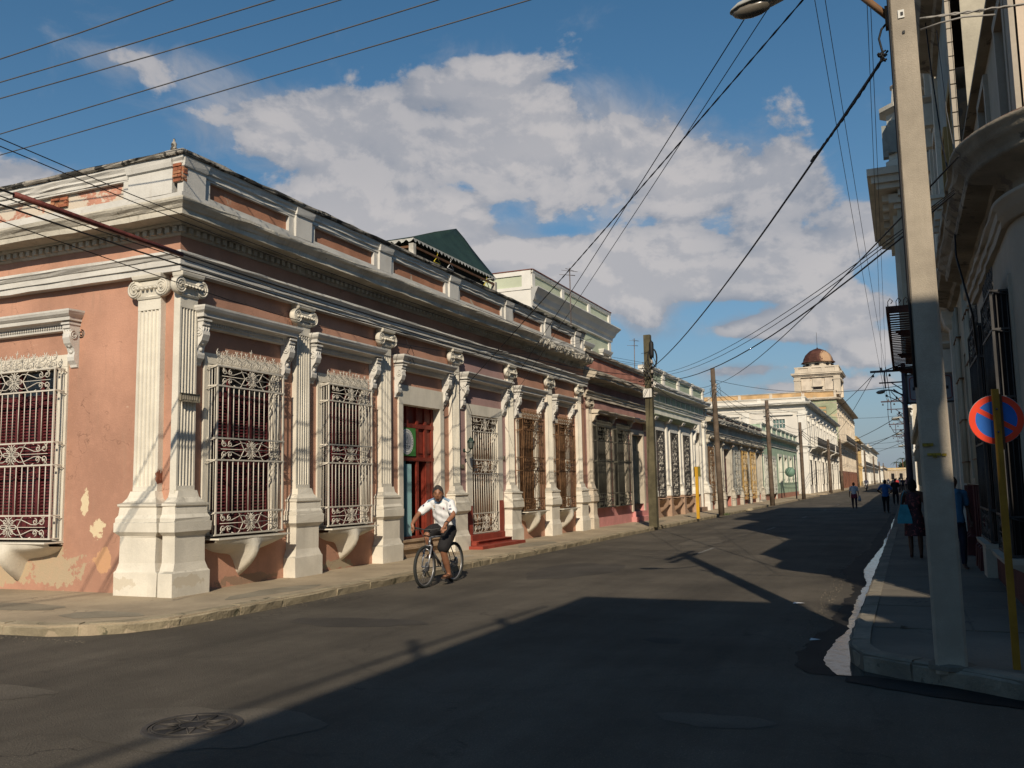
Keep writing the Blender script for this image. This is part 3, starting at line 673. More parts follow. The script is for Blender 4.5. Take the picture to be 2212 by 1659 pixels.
for fr,a,c,m0,m1 in ((FL,YC,YE,1,0),(FS,XE,-9.95,0,1)):
    sweep_part(H1, fr, 'architrave', ARCH, a, c, M_whiteb, m0, m1, .004)
    sweep_part(H1, fr, 'frieze', FRZ, a, c, M_pink, m0, m1, 0)
    if fr is FL:
        sweep_part(H1, fr, 'cornice', CORN, a, 24.0, M_corn, m0, 0, .0045, .35)
        BRK = [(-.02,5.52),(.05,5.54),(.07,5.66),(.15,5.69),(.33,5.72),(.38,5.78),(.41,5.86),(.37,5.92),(.30,5.97),(.12,6.06),(-.02,6.06)]
        sweep_part(H1, fr, 'cornice', BRK, 24.0, c, M_corn, 0, 0, .02, .10, label='crumbling cornice end with broken edge')
        dentil_row(H1, fr, a-.1, 24.4, 5.565, 5.65, .05, .125, M_corn)
    else:
        sweep_part(H1, fr, 'cornice', CORN, a, c, M_corn, m0, m1, .0045, .35)
        dentil_row(H1, fr, a, c+.1, 5.565, 5.65, .05, .125, M_corn)
    sweep_part(H1, fr, 'parapet_base', PARB, a, c, M_whiteb, m0, m1, .005)
    sweep_part(H1, fr, 'parapet_rail', PART, a, c, M_whiteb, m0, m1, .006, .35)
    sweep_part(H1, fr, 'coping', COPE, a, c, M_cope, m0, m1, .006, .3)
def pier(b, fr, u, hw=.24, z0=6.19, z1=6.72, mat=None):
    return put('parapet_pier', kit(('pier',hw,z0,z1), fr, lambda: MB().stack([(z0,-hw,hw,.10),(z1-.14,-hw,hw,.10),(z1-.12,-hw-.02,hw+.02,.13),(z1-.05,-hw-.02,hw+.02,.15),(z1,-hw-.03,hw+.03,.16)],.004), 'parapet_pier', mat or M_whiteb), b, fr.W(u))
def ppanel(b, fr, a, c, mat, z0=6.18, z1=6.58, fl=.075, framed=True, fm=None):
    """recessed panel of a parapet with its raised frame"""
    p = put('parapet_panel', MB().box(a,c,-.30,-.015,z0,z1).mesh('parapet_panel',mat,fr), b, fr.W())
    if framed:
        m = MB(); m.box(a,c,-.02,.055,z0+.0,z0+fl,.003); m.box(a,c,-.02,.055,z1-fl*.6,z1,.003); m.box(a,a+fl*2,-.02,.052,z0+fl,z1-fl*.6,.003); m.box(c-fl*2,c,-.02,.052,z0+fl,z1-fl*.6,.003)
        put('panel_frame', m.mesh('panel_frame',fm or M_whiteb,fr), p, fr.W())
    return p
M_pinkp = pm('parapet_pink', (.45,.215,.13), .9, .12, 1.5, .3, 30, spots=((.46,.38,.29),.60,1.7))
pu = [10.55]+PY[1:]+[YE]
for i in range(len(PY)-1): ppanel(H1, FL, pu[i]+.24, pu[i+1]-.24, M_pinkp)
ppanel(H1, FL, PY[-1]+.24, YE, M_pinkp)
for y in pu[:-1]: pier(H1, FL, y)
M_pinks = pm('side_parapet_pink', (.55,.27,.19), .9, .12, 1.5, .3, 30, spots=((.60,.52,.42),.47,1.3))
sx_ = [-24,-19.9,-15.6,-10.35]
for a,c in zip(sx_,sx_[1:]): ppanel(H1, FS, a+.35, c-.6, M_pinks)
for x in sx_[1:]: pier(H1, FS, x if x<-11 else -10.5, .45)
# bare brick at the corner pier and in the side parapet: courses of bricks
def bricks(b, fr, u0, u1, z0, z1, d, name='brick', mat=M_brick, h=.058, L=.2):
    put('mortar_bed', MB().box(u0,u1,d-.06,d-.012,z0-.01,z1+.01).mesh('mortar_bed',M_mortar,fr), b, fr.W())
    z = z0; k = 0
    while z < z1:
        u = u0-(L/2 if k%2 else 0)
        while u < u1:
            a,c = max(u,u0),min(u+L-.012,u1)
            if c-a > .03: put('brick', MB().box(a,c,d-.03,d+random.uniform(-.008,.012),z,z+h-.01,.004).mesh('brick',random.choice((mat,M_brick2)),fr), b, fr.W())
            u += L
        z += h; k += 1
bricks(H1, FL, YC-.085, YC-.0, 6.36, 6.60, .108); bricks(H1, FS, -10.03, -9.87, 6.36, 6.60, .106)
bricks(H1, FS, -12.75, -12.38, 6.34, 6.46, .02)
put('roof_slab', MB().box(XE,-10.2,YC+.3,YE,5.9,6.05).mesh('roof_slab',M_roof), H1, (0,0,0))
put('end_wall', MB().box(-24,-10.1,YE-.3,YE-.01,4.2,6.7).mesh('end_wall',M_pinkp), H1, (0,0,0))
put('roof_finial', MB().lathe([(.05,0),(.05,.03),(.035,.05),(.045,.09),(.03,.12),(.015,.14),(.02,.17),(0,.19)],(0,0,0),10).mesh('roof_finial',M_cope), H1, (-10.0,10.25,6.85))
# windows
ZS = [3.58,3.27,2.45,2.11,1.30,.96]
for (a,c,p,q),hh in ((W1,1.2),(W2,1.17)):
    u = (a+c)/2; hw = (c-a)/2
    surround(H1, FL, u, hw, .90, q, .17, top=.17)
    shutters(H1, FL, u, hw, p, q, M_red, d=-.05)
    cage(H1, FL, u-.02, hw+.06, ZS, M_ironw, nb=12)
    bowl_sill(H1, FL, u-.02, hw+.10, .90)
    hood(H1, FL, u-.0, hh)
for (a,c,p,q) in (SW,SW2):
    u = (a+c)/2; hw = (c-a)/2
    surround(H1, FS, u, hw, .84, q, .21, top=.2); shutters(H1, FS, u, hw, p, q, M_red)
    cage(H1, FS, u+.03, hw+.13, [3.62,3.27,2.45,2.09,1.30,.94], M_ironw, nb=13); bowl_sill(H1, FS, u+.03, hw+.17, .88)
    hood(H1, FS, u+.05, hw+.42, 4.53)
for (a,c,p,q),hh in ((B1,1.0),(B2,.9)):
    u = (a+c)/2; hw = (c-a)/2
    surround(H1, FL, u, hw, .90, q, .15, top=.15)
    put('shutter', MB().box(a,c,-.16,-.12,p,q).box(a,a+.08,-.12,-.08,p,q).box(c-.08,c,-.12,-.08,p,q).box(u-.04,u+.04,-.12,-.08,p,q).box(a,c,-.12,-.09,2.7,2.8).box(a,c,-.12,-.09,1.7,1.76).mesh('shutter',M_brown,FL), H1, FL.W(), label='closed brown wooden shutter')
    cage(H1, FL, u-.04, hw+.10, [3.50,3.18,2.42,2.05,1.26,.93], M_ironb, nb=12, label='rusty brown window cage')
    bowl_sill(H1, FL, u-.04, hw+.12, .89); hood(H1, FL, u, hh, 4.40)
# red door
u,hw = (DR[0]+DR[1])/2,(DR[1]-DR[0])/2
hood(H1, FL, u, 1.22, 4.46)
surround(H1, FL, u, hw, .13, 3.44, .18, top=.42, name='door_frame')
d = -.17
m = MB(); m.box(DR[0],DR[1],d-.05,d-.02,2.30,3.44)
for x in (17.0,17.45,17.9,18.28,18.60): m.box(x,x+.10,d-.02,d+.02,.5 if x in(17.0,17.9,18.60) else 2.3,3.44)
for z in (2.22,2.96): m.box(DR[0],DR[1],d-.02,d+.025,z,z+.09)
m.box(DR[0],DR[1],d-.05,d+.03,.48,.56)
for x in (17.12,17.57,18.02,18.40): m.box(x,x+.2,d-.02,d,2.40,2.88); m.box(x,x+.2,d-.02,d,3.1,3.36)
m.box(18.38,18.72,d-.05,d,.56,2.25)
dr = put('door', m.mesh('door',M_redd,FL), H1, FL.W(), label='tall dark red panelled door standing half open')
put('door_leaf', MB().box(18.36,18.42,d-.75,d-.04,.54,2.22).box(18.33,18.36,d-.65,d-.12,.65,1.3).box(18.33,18.36,d-.65,d-.12,1.4,2.1).mesh('door_leaf',M_redd,FL), dr, FL.W())
M_sky_p = pm('pale_blue_paint', (.30,.52,.54), .7, .08, 2, .1)
M_teal = pm('teal_paint', (.06,.17,.20), .7, .08, 2, .1)
put('blue_board', MB().box(17.12,17.50,d-.06,d-.03,.56,2.22).mesh('blue_board',M_teal,FL), dr, FL.W())
put('blue_board', MB().box(17.50,17.70,d-.05,d-.0,.56,2.15).mesh('blue_board',M_sky_p,FL), dr, FL.W())
put('dark_hallway', MB().box(17.0,18.72,-1.6,-1.55,.4,3.4).box(17.70,17.74,-1.55,-.24,.4,2.3).mesh('dark_hallway',M_dark,FL), H1, FL.W())
m = MB(); m.box(16.9,18.95,-.2,.03,.13,.31,.004); m.box(16.86,18.98,-.2,.10,.31,.36,.004); m.box(16.95,18.8,-.2,.015,.36,.46,.004); m.box(16.93,18.82,-.2,.05,.46,.505,.004)
put('door_step', m.mesh('door_step',pm('step_concrete',(.40,.29,.19),.9,.12,2,.3,40),FL), H1, FL.W())
m = MB(); m.box(18.722,18.73,-.16,-.01,2.1,3.2); put('ochre_paint_patch', m.mesh('ochre_paint_patch',pm('ochre_patch',(.58,.36,.13),.85,.15,3,.3)),H1,(-9.95,0,0)) if False else None
# round green-and-grey emblem board hung on the door
M_grn = pm('emblem_green', (.06,.22,.05), .6, .05); M_gry = pm('emblem_grey', (.30,.32,.36), .6, .05); M_wht = pm('emblem_white', (.68,.68,.66), .6, .04); M_blk = pm('flat_black', (.02,.02,.022), .6, .05, 3, 0)
eb = put('emblem_board', MB().box(17.12,17.82,d+.03,d+.05,2.33,2.95).mesh('emblem_board',M_grn,FL), dr, FL.W())
m = MB(); m.lathe([(.0,.004),(.285,.004),(.285,0)],(17.42,d+.05,2.64),32,'y',False); put('emblem_disc', m.mesh('emblem_disc',M_wht,FL), eb, FL.W())
m = MB(); m.lathe([(.0,.006),(.205,.006),(.205,.004)],(17.42,d+.05,2.64),28,'y',False); put('emblem_centre', m.mesh('emblem_centre',M_gry,FL), eb, FL.W())
m = MB()
for k in range(26):
    a_ = 2*pi*k/26; m.box(17.42+.245*cos(a_)-.010,17.42+.245*cos(a_)+.010,d+.054,d+.057,2.64+.245*sin(a_)-.014,2.64+.245*sin(a_)+.014)
m.tube([(17.30,d+.058,2.55),(17.36,d+.058,2.50),(17.48,d+.058,2.50),(17.54,d+.058,2.55),(17.30,d+.058,2.55)],.006,4).bar((17.42,d+.058,2.52),(17.42,d+.058,2.79),.006).tube([(17.42,d+.058,2.76),(17.51,d+.058,2.60),(17.34,d+.058,2.60),(17.42,d+.058,2.76)],.006,4)
put('emblem_marks', m.mesh('emblem_marks',pm('emblem_dark',(.05,.07,.09),.6,.05,3,0),FL), eb, FL.W(), kind='stuff')
# ---- white gate
u,hw = (GT[0]+GT[1])/2,(GT[1]-GT[0])/2
hood(H1, FL, u-.05, 1.38, 4.42); surround(H1, FL, u, hw, .13, 3.42, .27, top=.27, name='door_frame')
M_dado = pm('red_dado_paint', (.27,.05,.03), .7, .12, 3, .2, 40)
for x in (GT[0]-.275,GT[1]-.0): put('painted_jamb', MB().stack([(.13,x,x+.275,.05),(1.15,x,x+.275,.05),(1.25 if x>21 else 1.02,x,x+.275,.045)]).mesh('painted_jamb',M_dado,FL), H1, FL.W(), label='jamb foot painted dark red')
put('door', MB().box(GT[0],GT[1],-.26,-.22,.44,3.42).box(GT[0],GT[0]+.1,-.22,-.18,.44,3.42).box(GT[1]-.1,GT[1],-.22,-.18,.44,3.42).box(u-.05,u+.05,-.22,-.18,.44,3.0).box(GT[0],GT[1],-.22,-.18,2.95,3.05).box(GT[0]+.1,GT[1]-.1,-.22,-.19,1.5,1.6).mesh('door',pm('brownish_door',(.22,.13,.08),.7,.2,3,.2),FL), H1, FL.W())
cage(H1, FL, u, hw-.02, [3.38,3.02,2.30,1.95,.95,.47], M_ironw, d=.03, nb=11, crest=False, flat=True, rb=.012, label='white iron gate with scroll bands')
m = MB(); m.box(19.98,22.15,-.05,.32,.13,.285,.004); m.box(20.05,22.1,-.05,.35,.285,.30,.003)
st = put('door_step', m.mesh('door_step',M_dado,FL), H1, FL.W(), label='dark red painted steps')
m = MB(); m.box(19.7,22.35,-.05,.62,.10,.20,.004); put('door_step', m.mesh('door_step',M_dado,FL), H1, FL.W(), label='dark red painted steps')
put('door_step', MB().box(20.1,22.1,-.2,.15,.3,.44,.003).mesh('door_step',M_dado,FL), H1, FL.W())
# plaque on the corner pilaster, meter box, small plates
M_stone = pm('old_plaque_stone', (.27,.235,.17), .8, .2, 12, .6, 50)
pq = solo('street_name_plaque', MB().box(-.19,.19,0,.022,-.06,.06).box(-.2,.2,0,.03,-.065,-.052).box(-.2,.2,0,.03,.052,.065).box(-.2,-.187,0,.03,-.06,.06).box(.187,.2,0,.03,-.06,.06).mesh('street_name_plaque',M_stone,FL), 'small grey stone name plaque on the corner fluted pilaster', 'plaque', FL.W(10.48,.142,3.03))
for k in range(7): put('letter', MB().box(-.16+k*.048,-.135+k*.048,.022,.027,-.03,.03).mesh('letter',M_wht if 0 else pm('worn_relief',(.36,.32,.25),.8,.1),FL), pq, FL.W(10.48,.142,3.03))
# wall lantern
def lantern():
    t = thing('wall_lantern', 'dark green glass lantern on a bracket beside the white gate', 'lantern', FL.W(19.72,.14,2.5))
    w = FL.W(19.72,.14,2.5); M_lg = pm('lantern_green', (.02,.045,.035), .5, .1)
    m = MB(); m.lathe([(.05,0),(.05,.015),(0,.015)],(0,0,.0),8,'y'); m.tube([(0,.0,0),(-.01,.10,-.06),(-.02,.18,-.02),(-.02,.2,.03)],.012,5)
    put('bracket', m.mesh('bracket',M_lg,FL), t, w)
    m = MB(); c = (-.02,.2,.04); m.lathe([(.03,0),(.06,.012),(.075,.15),(.08,.16)],c,6,smooth=False); put('lantern_glass', m.mesh('lantern_glass',pm('lantern_glass',(.12,.13,.12),.2,.1,3,0,spec=.6),FL), t, w)
    m = MB(); m.lathe([(.092,.155),(.085,.175),(.045,.235),(.05,.25),(.015,.26),(.012,.285),(0,.3)],c,6,smooth=False)
    for k in range(6): a = 2*pi*k/6; m.bar((c[0]+.06*cos(a),c[1]+.06*sin(a),c[2]+.01),(c[0]+.078*cos(a),c[1]+.078*sin(a),c[2]+.16),.006)
    m.lathe([(.0,-.03),(.03,-.01),(.062,.01),(.062,.016)],c,6,smooth=False); put('lantern_frame', m.mesh('lantern_frame',M_lg,FL), t, w)
lantern()
solo('wall_plaque', MB().box(-.12,.12,0,.02,-.05,.05).box(-.1,.1,.02,.024,-.035,.035).mesh('wall_plaque',M_stone,FL), 'small grey plate on the mauve wall left of the lantern', 'plaque', FL.W(19.85,.01,2.12))
solo('house_number_plate', MB().box(-.05,.05,0,.02,-.05,.05).box(-.035,.035,.02,.024,-.035,.035).mesh('house_number_plate',M_stone,FL), 'tiny grey plate on the mauve wall right of the white gate', 'plaque', FL.W(22.4,.01,2.38))
# ================================================================== rooftop canopy on the corner house
M_tarp = pm('green_tarpaulin', (.020,.042,.030), .65, .12, 2, .35, 5)
def canopy():
    x0,x1,y0,y1,ze,zp = -13.9,-11.45,20.2,25.45,8.14,9.75
    w = (-11.45,20.2,6.05)
    t = thing('roof_canopy', 'dark green tarpaulin canopy with scalloped white edge on the corner house roof', 'canopy', w)
    n = 10; px,py = -12.55,24.9; vs = [(px,py,zp)]; ring = []
    C4 = [(x1,y0),(x1,y1),(x0,y1),(x0,y0)]
    for k in range(4):
        a,c = C4[k],C4[(k+1)%4]
        for i in range(n): q = i/n; ring.append((a[0]+(c[0]-a[0])*q, a[1]+(c[1]-a[1])*q))
    N = len(ring); R = 5
    for r in range(1,R+1):
        for i,(x,y) in enumerate(ring):
            s_ = r/R; z = zp+(ze-zp)*s_ - .10*sin(pi*s_)*(1 if i%n else 0) + random.uniform(-.02,.02)
            vs.append((px+(x-px)*s_, py+(y-py)*s_, z))
    fs = [(0,1+i,1+(i+1)%N) for i in range(N)]+[(1+(r-1)*N+i,1+r*N+i,1+r*N+(i+1)%N,1+(r-1)*N+(i+1)%N) for r in range(1,R) for i in range(N)]
    m = MB(); m.add([(a-w[0],b_-w[1],c-w[2]) for a,b_,c in vs], fs, True); put('tarpaulin', m.mesh('tarpaulin',M_tarp,FX,False), t, w)
    # scalloped valance
    m = MB(); M_val = pm('dirty_white_fabric', (.50,.50,.46), .8, .15, 6, .2)
    for (a,c,fx) in (((0,0),(0,y1-y0),1),((0,0),(x0-x1,0),0),((x0-x1,y1-y0),(0,y1-y0),0)):
        L = sqrt((c[0]-a[0])**2+(c[1]-a[1])**2); k = int(L/.21)
        for i in range(k):
            for j in range(3):
                q0 = (i+j/3)/k; q1 = (i+(j+1)/3)/k
                h0 = .06+.07*sin(pi*j/3); h1 = .06+.07*sin(pi*(j+1)/3)
                p = (a[0]+(c[0]-a[0])*q0, a[1]+(c[1]-a[1])*q0); r_ = (a[0]+(c[0]-a[0])*q1, a[1]+(c[1]-a[1])*q1)
                z = ze-w[2]
                m.quad((p[0]+.01,p[1],z),(r_[0]+.01,r_[1],z),(r_[0]+.01,r_[1],z+.04-h1-.02*(j%2)),(p[0]+.01,p[1],z+.04-h0))
    put('valance', m.mesh('valance',M_val,FX,False), t, w)
    for (x,y) in ((x1-.05,y0+.05),(x1-.05,y1-.05),(x0+.05,y0+.05),(x0+.05,y1-.05)):
        put('post', MB().box(-.07,.07,-.07,.07,0,1.95).mesh('post',pm('weathered_post',(.55,.52,.45),.8,.2,5,.2)), t, (x,y,6.05))
    for z in (1.88,): 
        m = MB(); m.box(-.04,.0,.0,y1-y0,z-.04,z+.02); m.box(x0-x1,0,-.0,.04,z-.04,z+.02); put('beam', m.mesh('beam',M_brown), t, w)
    put('shade_backing', MB().box(-.34,-.30,.3,y1-y0-.2,0,1.95).box(x0-x1+.2,-.6,y1-y0-.3,y1-y0-.26,0,1.8).mesh('shade_backing',pm('canopy_shade_dark',(.03,.03,.028),.9,.1)), t, w)  # dark sheets standing in for the shade under the canopy
canopy()
def hanger(y, z, col, label, gy=0):
    w = (-11.46,y,z); m = MB(); m.tube([(0,-.19,-.16),(0,0,0),(0,.19,-.16),(0,.16,-.175),(0,-.16,-.175),(0,-.19,-.16)],.012,4); m.tube([(0,0,0),(0,0,.05),(0,.03,.08),(0,.03,.11),(0,0,.12)],.008,4)
    return solo('coat_hanger', m.mesh('coat_hanger', col), label, 'hanger', w, 'coat hangers under the roof canopy')
hanger(22.35,7.93,pm('white_plastic',(.7,.7,.68),.5,.05),'white coat hanger hanging from the middle of the green canopy edge')
hanger(21.55,7.93,pm('yellow_plastic',(.62,.50,.04),.5,.05),'yellow coat hanger seen edge-on left of the white one'); hanger(24.75,7.90,pm('yellow_plastic',(.62,.50,.04),.5,.05),'yellow coat hanger at the right end of the green canopy')
m = MB()
for y in (0,.25,.5,.8): m.tube([(0,y,0),(0,y+.03,.5),(-.02,y+.12,.58),(-.02,y+.2,.5)],.007,4)
m.bar((0,-.1,.3),(0,1.1,.32),.006)
solo('rusty_rods', m.mesh('rusty_rods',M_ironb), 'thin bent reinforcing rods standing on the roof beside the canopy', 'rods', (-11.3,25.8,6.86-.05))
def antenna(w, h, label, arms=((.96,.45),(.90,.3)), mat=None, lean=0):
    mat = mat or pm('antenna_steel',(.16,.13,.12),.6,.2)
    t = thing('roof_antenna', label, 'antenna', w, 'thin television aerials on the roofs')
    put('mast', MB().bar((0,0,0),(lean,0,h),.022,5).mesh('mast',mat), t, w)
    m = MB()
    for k,(q,l) in enumerate(arms):
        m.bar((lean*q-.3*(k%2),-l,h*q),(lean*q+.1,l,h*q+.05),.010,4); m.bar((lean*q-l*.5,-l*.6,h*q),(lean*q+l*.5,l*.6,h*q),.008,4)
    put('aerial', m.mesh('aerial',mat), t, w); return t
antenna((-11.0,31.15,6.9),2.75,'tall thin aerial on a pole standing between corner house and pink house')
# ================================================================== generic street house
def entab(b, fr, a, c, z0, zc, zp, mats, pw=.40, frieze=None, panels=0, piers=True, dent=False, m0=0, m1=0, mirror=False, cope_j=.008, thin=False, zmid=None):
    """z0 architrave bottom, zc cornice bottom, zp top of parapet. mats = (white, frieze, panel)"""
    Wm,Fm,Pm = mats
    sweep_part(b, fr, 'architrave', [(-.02,z0),(.07,z0),(.07,z0+.1),(.10,z0+.11),(.10,z0+.18),(.15,z0+.21),(.16,z0+.25),(-.02,z0+.27)], a, c, Wm, m0, m1, .004)
    sweep_part(b, fr, 'frieze', [(.0,z0+.26),(.0,zc+.02)], a, c, Fm, m0, m1, 0)
    sweep_part(b, fr, 'cornice', [(-.02,zc),(.05,zc+.01),(.08,zc+.07),(.12,zc+.10),(pw*.85,zc+.12),(pw*.86,zc+.19),(pw*.95,zc+.22),(pw,zc+.27),(pw,zc+.30),(pw*.7,zc+.33),(.1,zc+.40),(-.02,zc+.40)], a, c, Wm, m0, m1, cope_j)
    if dent: dentil_row(b, fr, a, c, zc-.01, zc+.09, .0, .11, Wm, .22, .12)
    zb = zc+.39
    if zp-zb > .25:
        sweep_part(b, fr, 'parapet_base', [(-.3,zb),(.06,zb),(.06,zb+.1),(.03,zb+.11),(-.3,zb+.11)], a, c, Wm, m0, m1, .004)
        sweep_part(b, fr, 'coping', [(-.33,zp-.16),(.04,zp-.16),(.06,zp-.12),(.11,zp-.09),(.13,zp-.03),(.10,zp),(-.33,zp)], a, c, Wm, m0, m1, cope_j)
        n = max(1,panels); L = (c-a)/n
        for i in range(n):
            ppanel(b, fr, a+L*i+(.16 if piers else 0), a+L*(i+1)-(.16 if piers else 0), Pm, zb+.09, zp-.14, .05, framed=n>0 and Pm is not Wm, fm=Wm)
        if piers:
            for i in range(n+1):
                u = a+L*i; put('parapet_pier', kit(('pier2',zb,zp), fr, lambda: MB().stack([(zb+.1,-.17,.17,.07),(zp-.15,-.17,.17,.07),(zp-.13,-.2,.2,.12),(zp+.01,-.2,.2,.13)],.003), 'parapet_pier', Wm), b, fr.W(u+(.17 if i==0 else -.17 if i==n else 0)))
def shell(b, fr, a, c, z1, depth, mat, roofmat=None, back=True):
    """side and back walls and the flat roof behind a facade"""
    m = MB()
    for u in (a,c): m.quad((u,-.0,0),(u,-depth,0),(u,-depth,z1),(u,-.0,z1))
    put('side_wall', m.mesh('side_wall',mat,fr,False), b, fr.W(), kind='stuff') if False else None
    for u in (a,c): put('side_wall', MB().box(min(u,u+(.02 if u==a else -.02)),max(u,u+(.02 if u==a else -.02)),-depth,-.02,0,z1).mesh('side_wall',mat,fr), b, fr.W())
    put('back_wall', MB().box(a,c,-depth-.1,-depth,0,z1).mesh('back_wall',mat,fr), b, fr.W())
    put('roof', MB().box(a+.03,c-.03,-depth,-.33,z1-.3,z1-.15).mesh('roof',roofmat or M_roof,fr), b, fr.W())
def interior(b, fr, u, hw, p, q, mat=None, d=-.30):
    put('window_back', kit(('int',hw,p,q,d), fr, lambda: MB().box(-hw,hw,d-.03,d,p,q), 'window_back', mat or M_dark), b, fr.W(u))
FZ = dict(dep=.08)
# ---------------- house 2 : pink
M_p2 = pm('dusty_pink_plaster', (.43,.235,.20), .9, .10, 1.2, .3, 30, spots=((.30,.20,.16),.62,1.8))
M_p2d = pm('candy_pink_dado', (.60,.27,.25), .85, .08, 1.5, .2, 30, spots=((.42,.10,.09),.68,3.5))
M_w2 = pm('cream_trim', (.56,.49,.39), .85, .12, 1.6, .4, 30, streak=((.34,.28,.21),.5), moss=((.08,.075,.06),.9), spots=((.36,.27,.20),.66,2.5))
H2 = thing('pink_house', 'single-storey dusty pink house with candy pink dado right of the corner house', 'house', (-9.95,29.3,.13))
a,c = 29.27,37.55
o2 = [(30.05,31.85,.80,3.68),(32.45,34.2,.80,3.66),(34.95,36.55,.52,3.58)]
wall(H2, FL, a, c, .80, 4.58, [(p,q,max(r,.80),s) for p,q,r,s in o2], M_p2, reveal=M_w2)
wall(H2, FL, a, c, .0, .80, [(34.95,36.55,.52,.8)], M_p2d, name='dado_wall', label='candy pink painted lower wall')
pilaster(H2, FL, 29.62, .17, .27, ztop=4.6, mat=M_w2, hd=.9)
entab(H2, FL, a, c, 4.6, 5.15, 6.30, (M_w2,M_p2,pm('salmon_panel',(.50,.22,.16),.9,.15,1.4,.3,spots=((.36,.27,.2),.62,2))), .50, panels=1, piers=False, cope_j=.012)
for (p,q,r,s) in o2[:2]:
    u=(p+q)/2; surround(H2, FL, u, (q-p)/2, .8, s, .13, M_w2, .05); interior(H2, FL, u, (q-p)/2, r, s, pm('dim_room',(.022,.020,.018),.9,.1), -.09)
    cage(H2, FL, u-.02, (q-p)/2+.02, [3.66,3.15,2.45,2.43,1.30,.82], M_irong, d=.20, nb=14, label='greyish green iron window cage')
for u in (30.0,32.15,34.55,36.9): put('console', kit(('c2',), FL, lambda: MB().prism([(-.02,4.10),(.28,4.10),(.28,4.03),(.2,4.0),(.14,3.85),(.05,3.78),(-.02,3.78)],-.1,.1,'dz'), 'console', M_w2), H2, FL.W(u))
sweep_part(H2, FL, 'window_hood', [(-.02,4.09),(.30,4.09),(.32,4.13),(.36,4.17),(.36,4.20),(.05,4.24),(-.02,4.24)], 29.85, 37.4, M_w2, j=.008)
surround(H2, FL, 35.75, .8, .52, 3.58, .2, M_w2, .05, name='door_frame')
door_leaves(H2, FL, 35.75, .8, .52, 3.58, pm('grey_green_door',(.13,.165,.155),.7,.15,3,.2), d=-.16, transom=.7, label='grey green panelled double door')
m = MB(); m.box(34.7,36.9,-.1,.3,.1,.32,.004); m.box(34.85,36.75,-.2,.12,.3,.52,.004); put('door_step', m.mesh('door_step',M_p2d,FL), H2, FL.W())
shell(H2, FL, a, c, 6.1, 12, M_p2)
# ---------------- green and white upper house behind (stands on the plot behind the pink house)
M_gw = pm('pale_green_wall', (.50,.54,.40), .85, .06, 1, .15, 30); M_pw = pm('clean_white_paint', (.72,.70,.64), .8, .05, 1.2, .15, 30); M_rb = pm('red_brown_edge', (.20,.07,.045), .8, .15, 3, .2)
FU = F((-12.6,0),(0,1),(1,0))
HU = thing('white_green_upper_house', 'two-storey white and pale green house rising behind the terracotta roofline', 'house', (-12.6,31,0))
wall(HU, FU, 31.2, 41.2, 5.0, 8.9, [(34.4,35.3,6.4,7.5),(39.7,40.5,6.4,7.3)], M_gw)
for u in (31.35,41.0): put('corner_strip', MB().stack([(5,u-.17,u+.17,.06),(8.6,u-.17,u+.17,.06)]).mesh('corner_strip',M_pw,FU), HU, FU.W())
sweep_part(HU, FU, 'cornice', [(-.02,8.35),(.10,8.38),(.12,8.55),(.2,8.62),(.28,8.80),(.42,8.95),(.46,9.0),(.46,9.04),(-.02,9.06)], 31.2, 41.2, M_pw, .9, .9, .002)
sweep_part(HU, FU, 'parapet_base', [(-.3,9.04),(.03,9.04),(.03,9.16),(-.3,9.16)], 31.2, 41.2, M_pw, j=.001)
sweep_part(HU, FU, 'coping', [(-.3,9.62),(.05,9.62),(.10,9.72),(.10,9.78),(-.3,9.78)], 31.2, 41.2, M_pw, j=.001); sweep_part(HU, FU, 'coping_edge', [(-.3,9.782),(.13,9.782),(.13,9.81),(-.3,9.81)], 31.2, 41.2, M_rb, j=.001)
for a_,c_ in ((31.5,34.5),(34.7,37.9),(38.1,40.9)): put('parapet_panel', MB().box(a_,c_,-.28,-.0,9.14,9.64).mesh('parapet_panel',M_gw,FU), HU, FU.W())
for u in (31.35,34.6,38.0,41.05): put('parapet_pier', kit(('pu',),FU,lambda: MB().box(-.15,.15,-.3,.07,9.1,9.70),'parapet_pier',M_pw), HU, FU.W(u))
for u in (32.6,34.85,37.4,40.1):
    put('window_hood', kit(('wh',),FU,lambda: MB().stack([(7.62,-.62,.62,.10),(7.66,-.66,.66,.2),(7.78,-.72,.72,.26),(7.82,-.72,.72,.27)]).box(-.62,-.46,-.01,.16,7.35,7.62).box(.46,.62,-.01,.16,7.35,7.62),'window_hood',M_pw), HU, FU.W(u))
for u,h in ((34.85,7.5),(40.1,7.3)):
    surround(HU, FU, u, .4 if u>39 else .45, 6.4, h, .12, M_pw, .04); interior(HU, FU, u, .45, 6.4, h, M_red, -.12)
m = MB()
for k in range(5): m.bar((-.4+.2*k,.02,6.4),(-.4+.2*k,.02,7.3),.02)
m.bar((-.45,.02,6.85),(.45,.02,6.85),.02); put('window_grille', m.mesh('window_grille',M_ironk,FU), HU, FU.W(40.1))
FUS = F((0,31.2),(1,0),(0,-1))
wall(HU, FUS, -20, -12.6, 5.0, 9.06, [], M_pw, name='side_wall')
m = MB(); m.box(-20,-12.6,-.3,-.02,9.04,9.78); put('side_parapet', m.mesh('side_parapet',M_gw,FUS), HU, FUS.W())
m = MB(); m.box(-20,-12.57,-.03,.03,9.60,9.78); m.box(-20,-12.57,-.03,.03,9.04,9.16); m.box(-12.95,-12.57,-.02,.035,9.04,9.78); m.box(-17.2,-16.9,-.02,.035,9.04,9.78); put('side_parapet_trim', m.mesh('side_parapet_trim',M_pw,FUS), HU, FUS.W())
put('coping_edge', MB().box(-20,-12.5,-.3,.06,9.782,9.81).mesh('coping_edge',M_rb,FUS), HU, FUS.W())
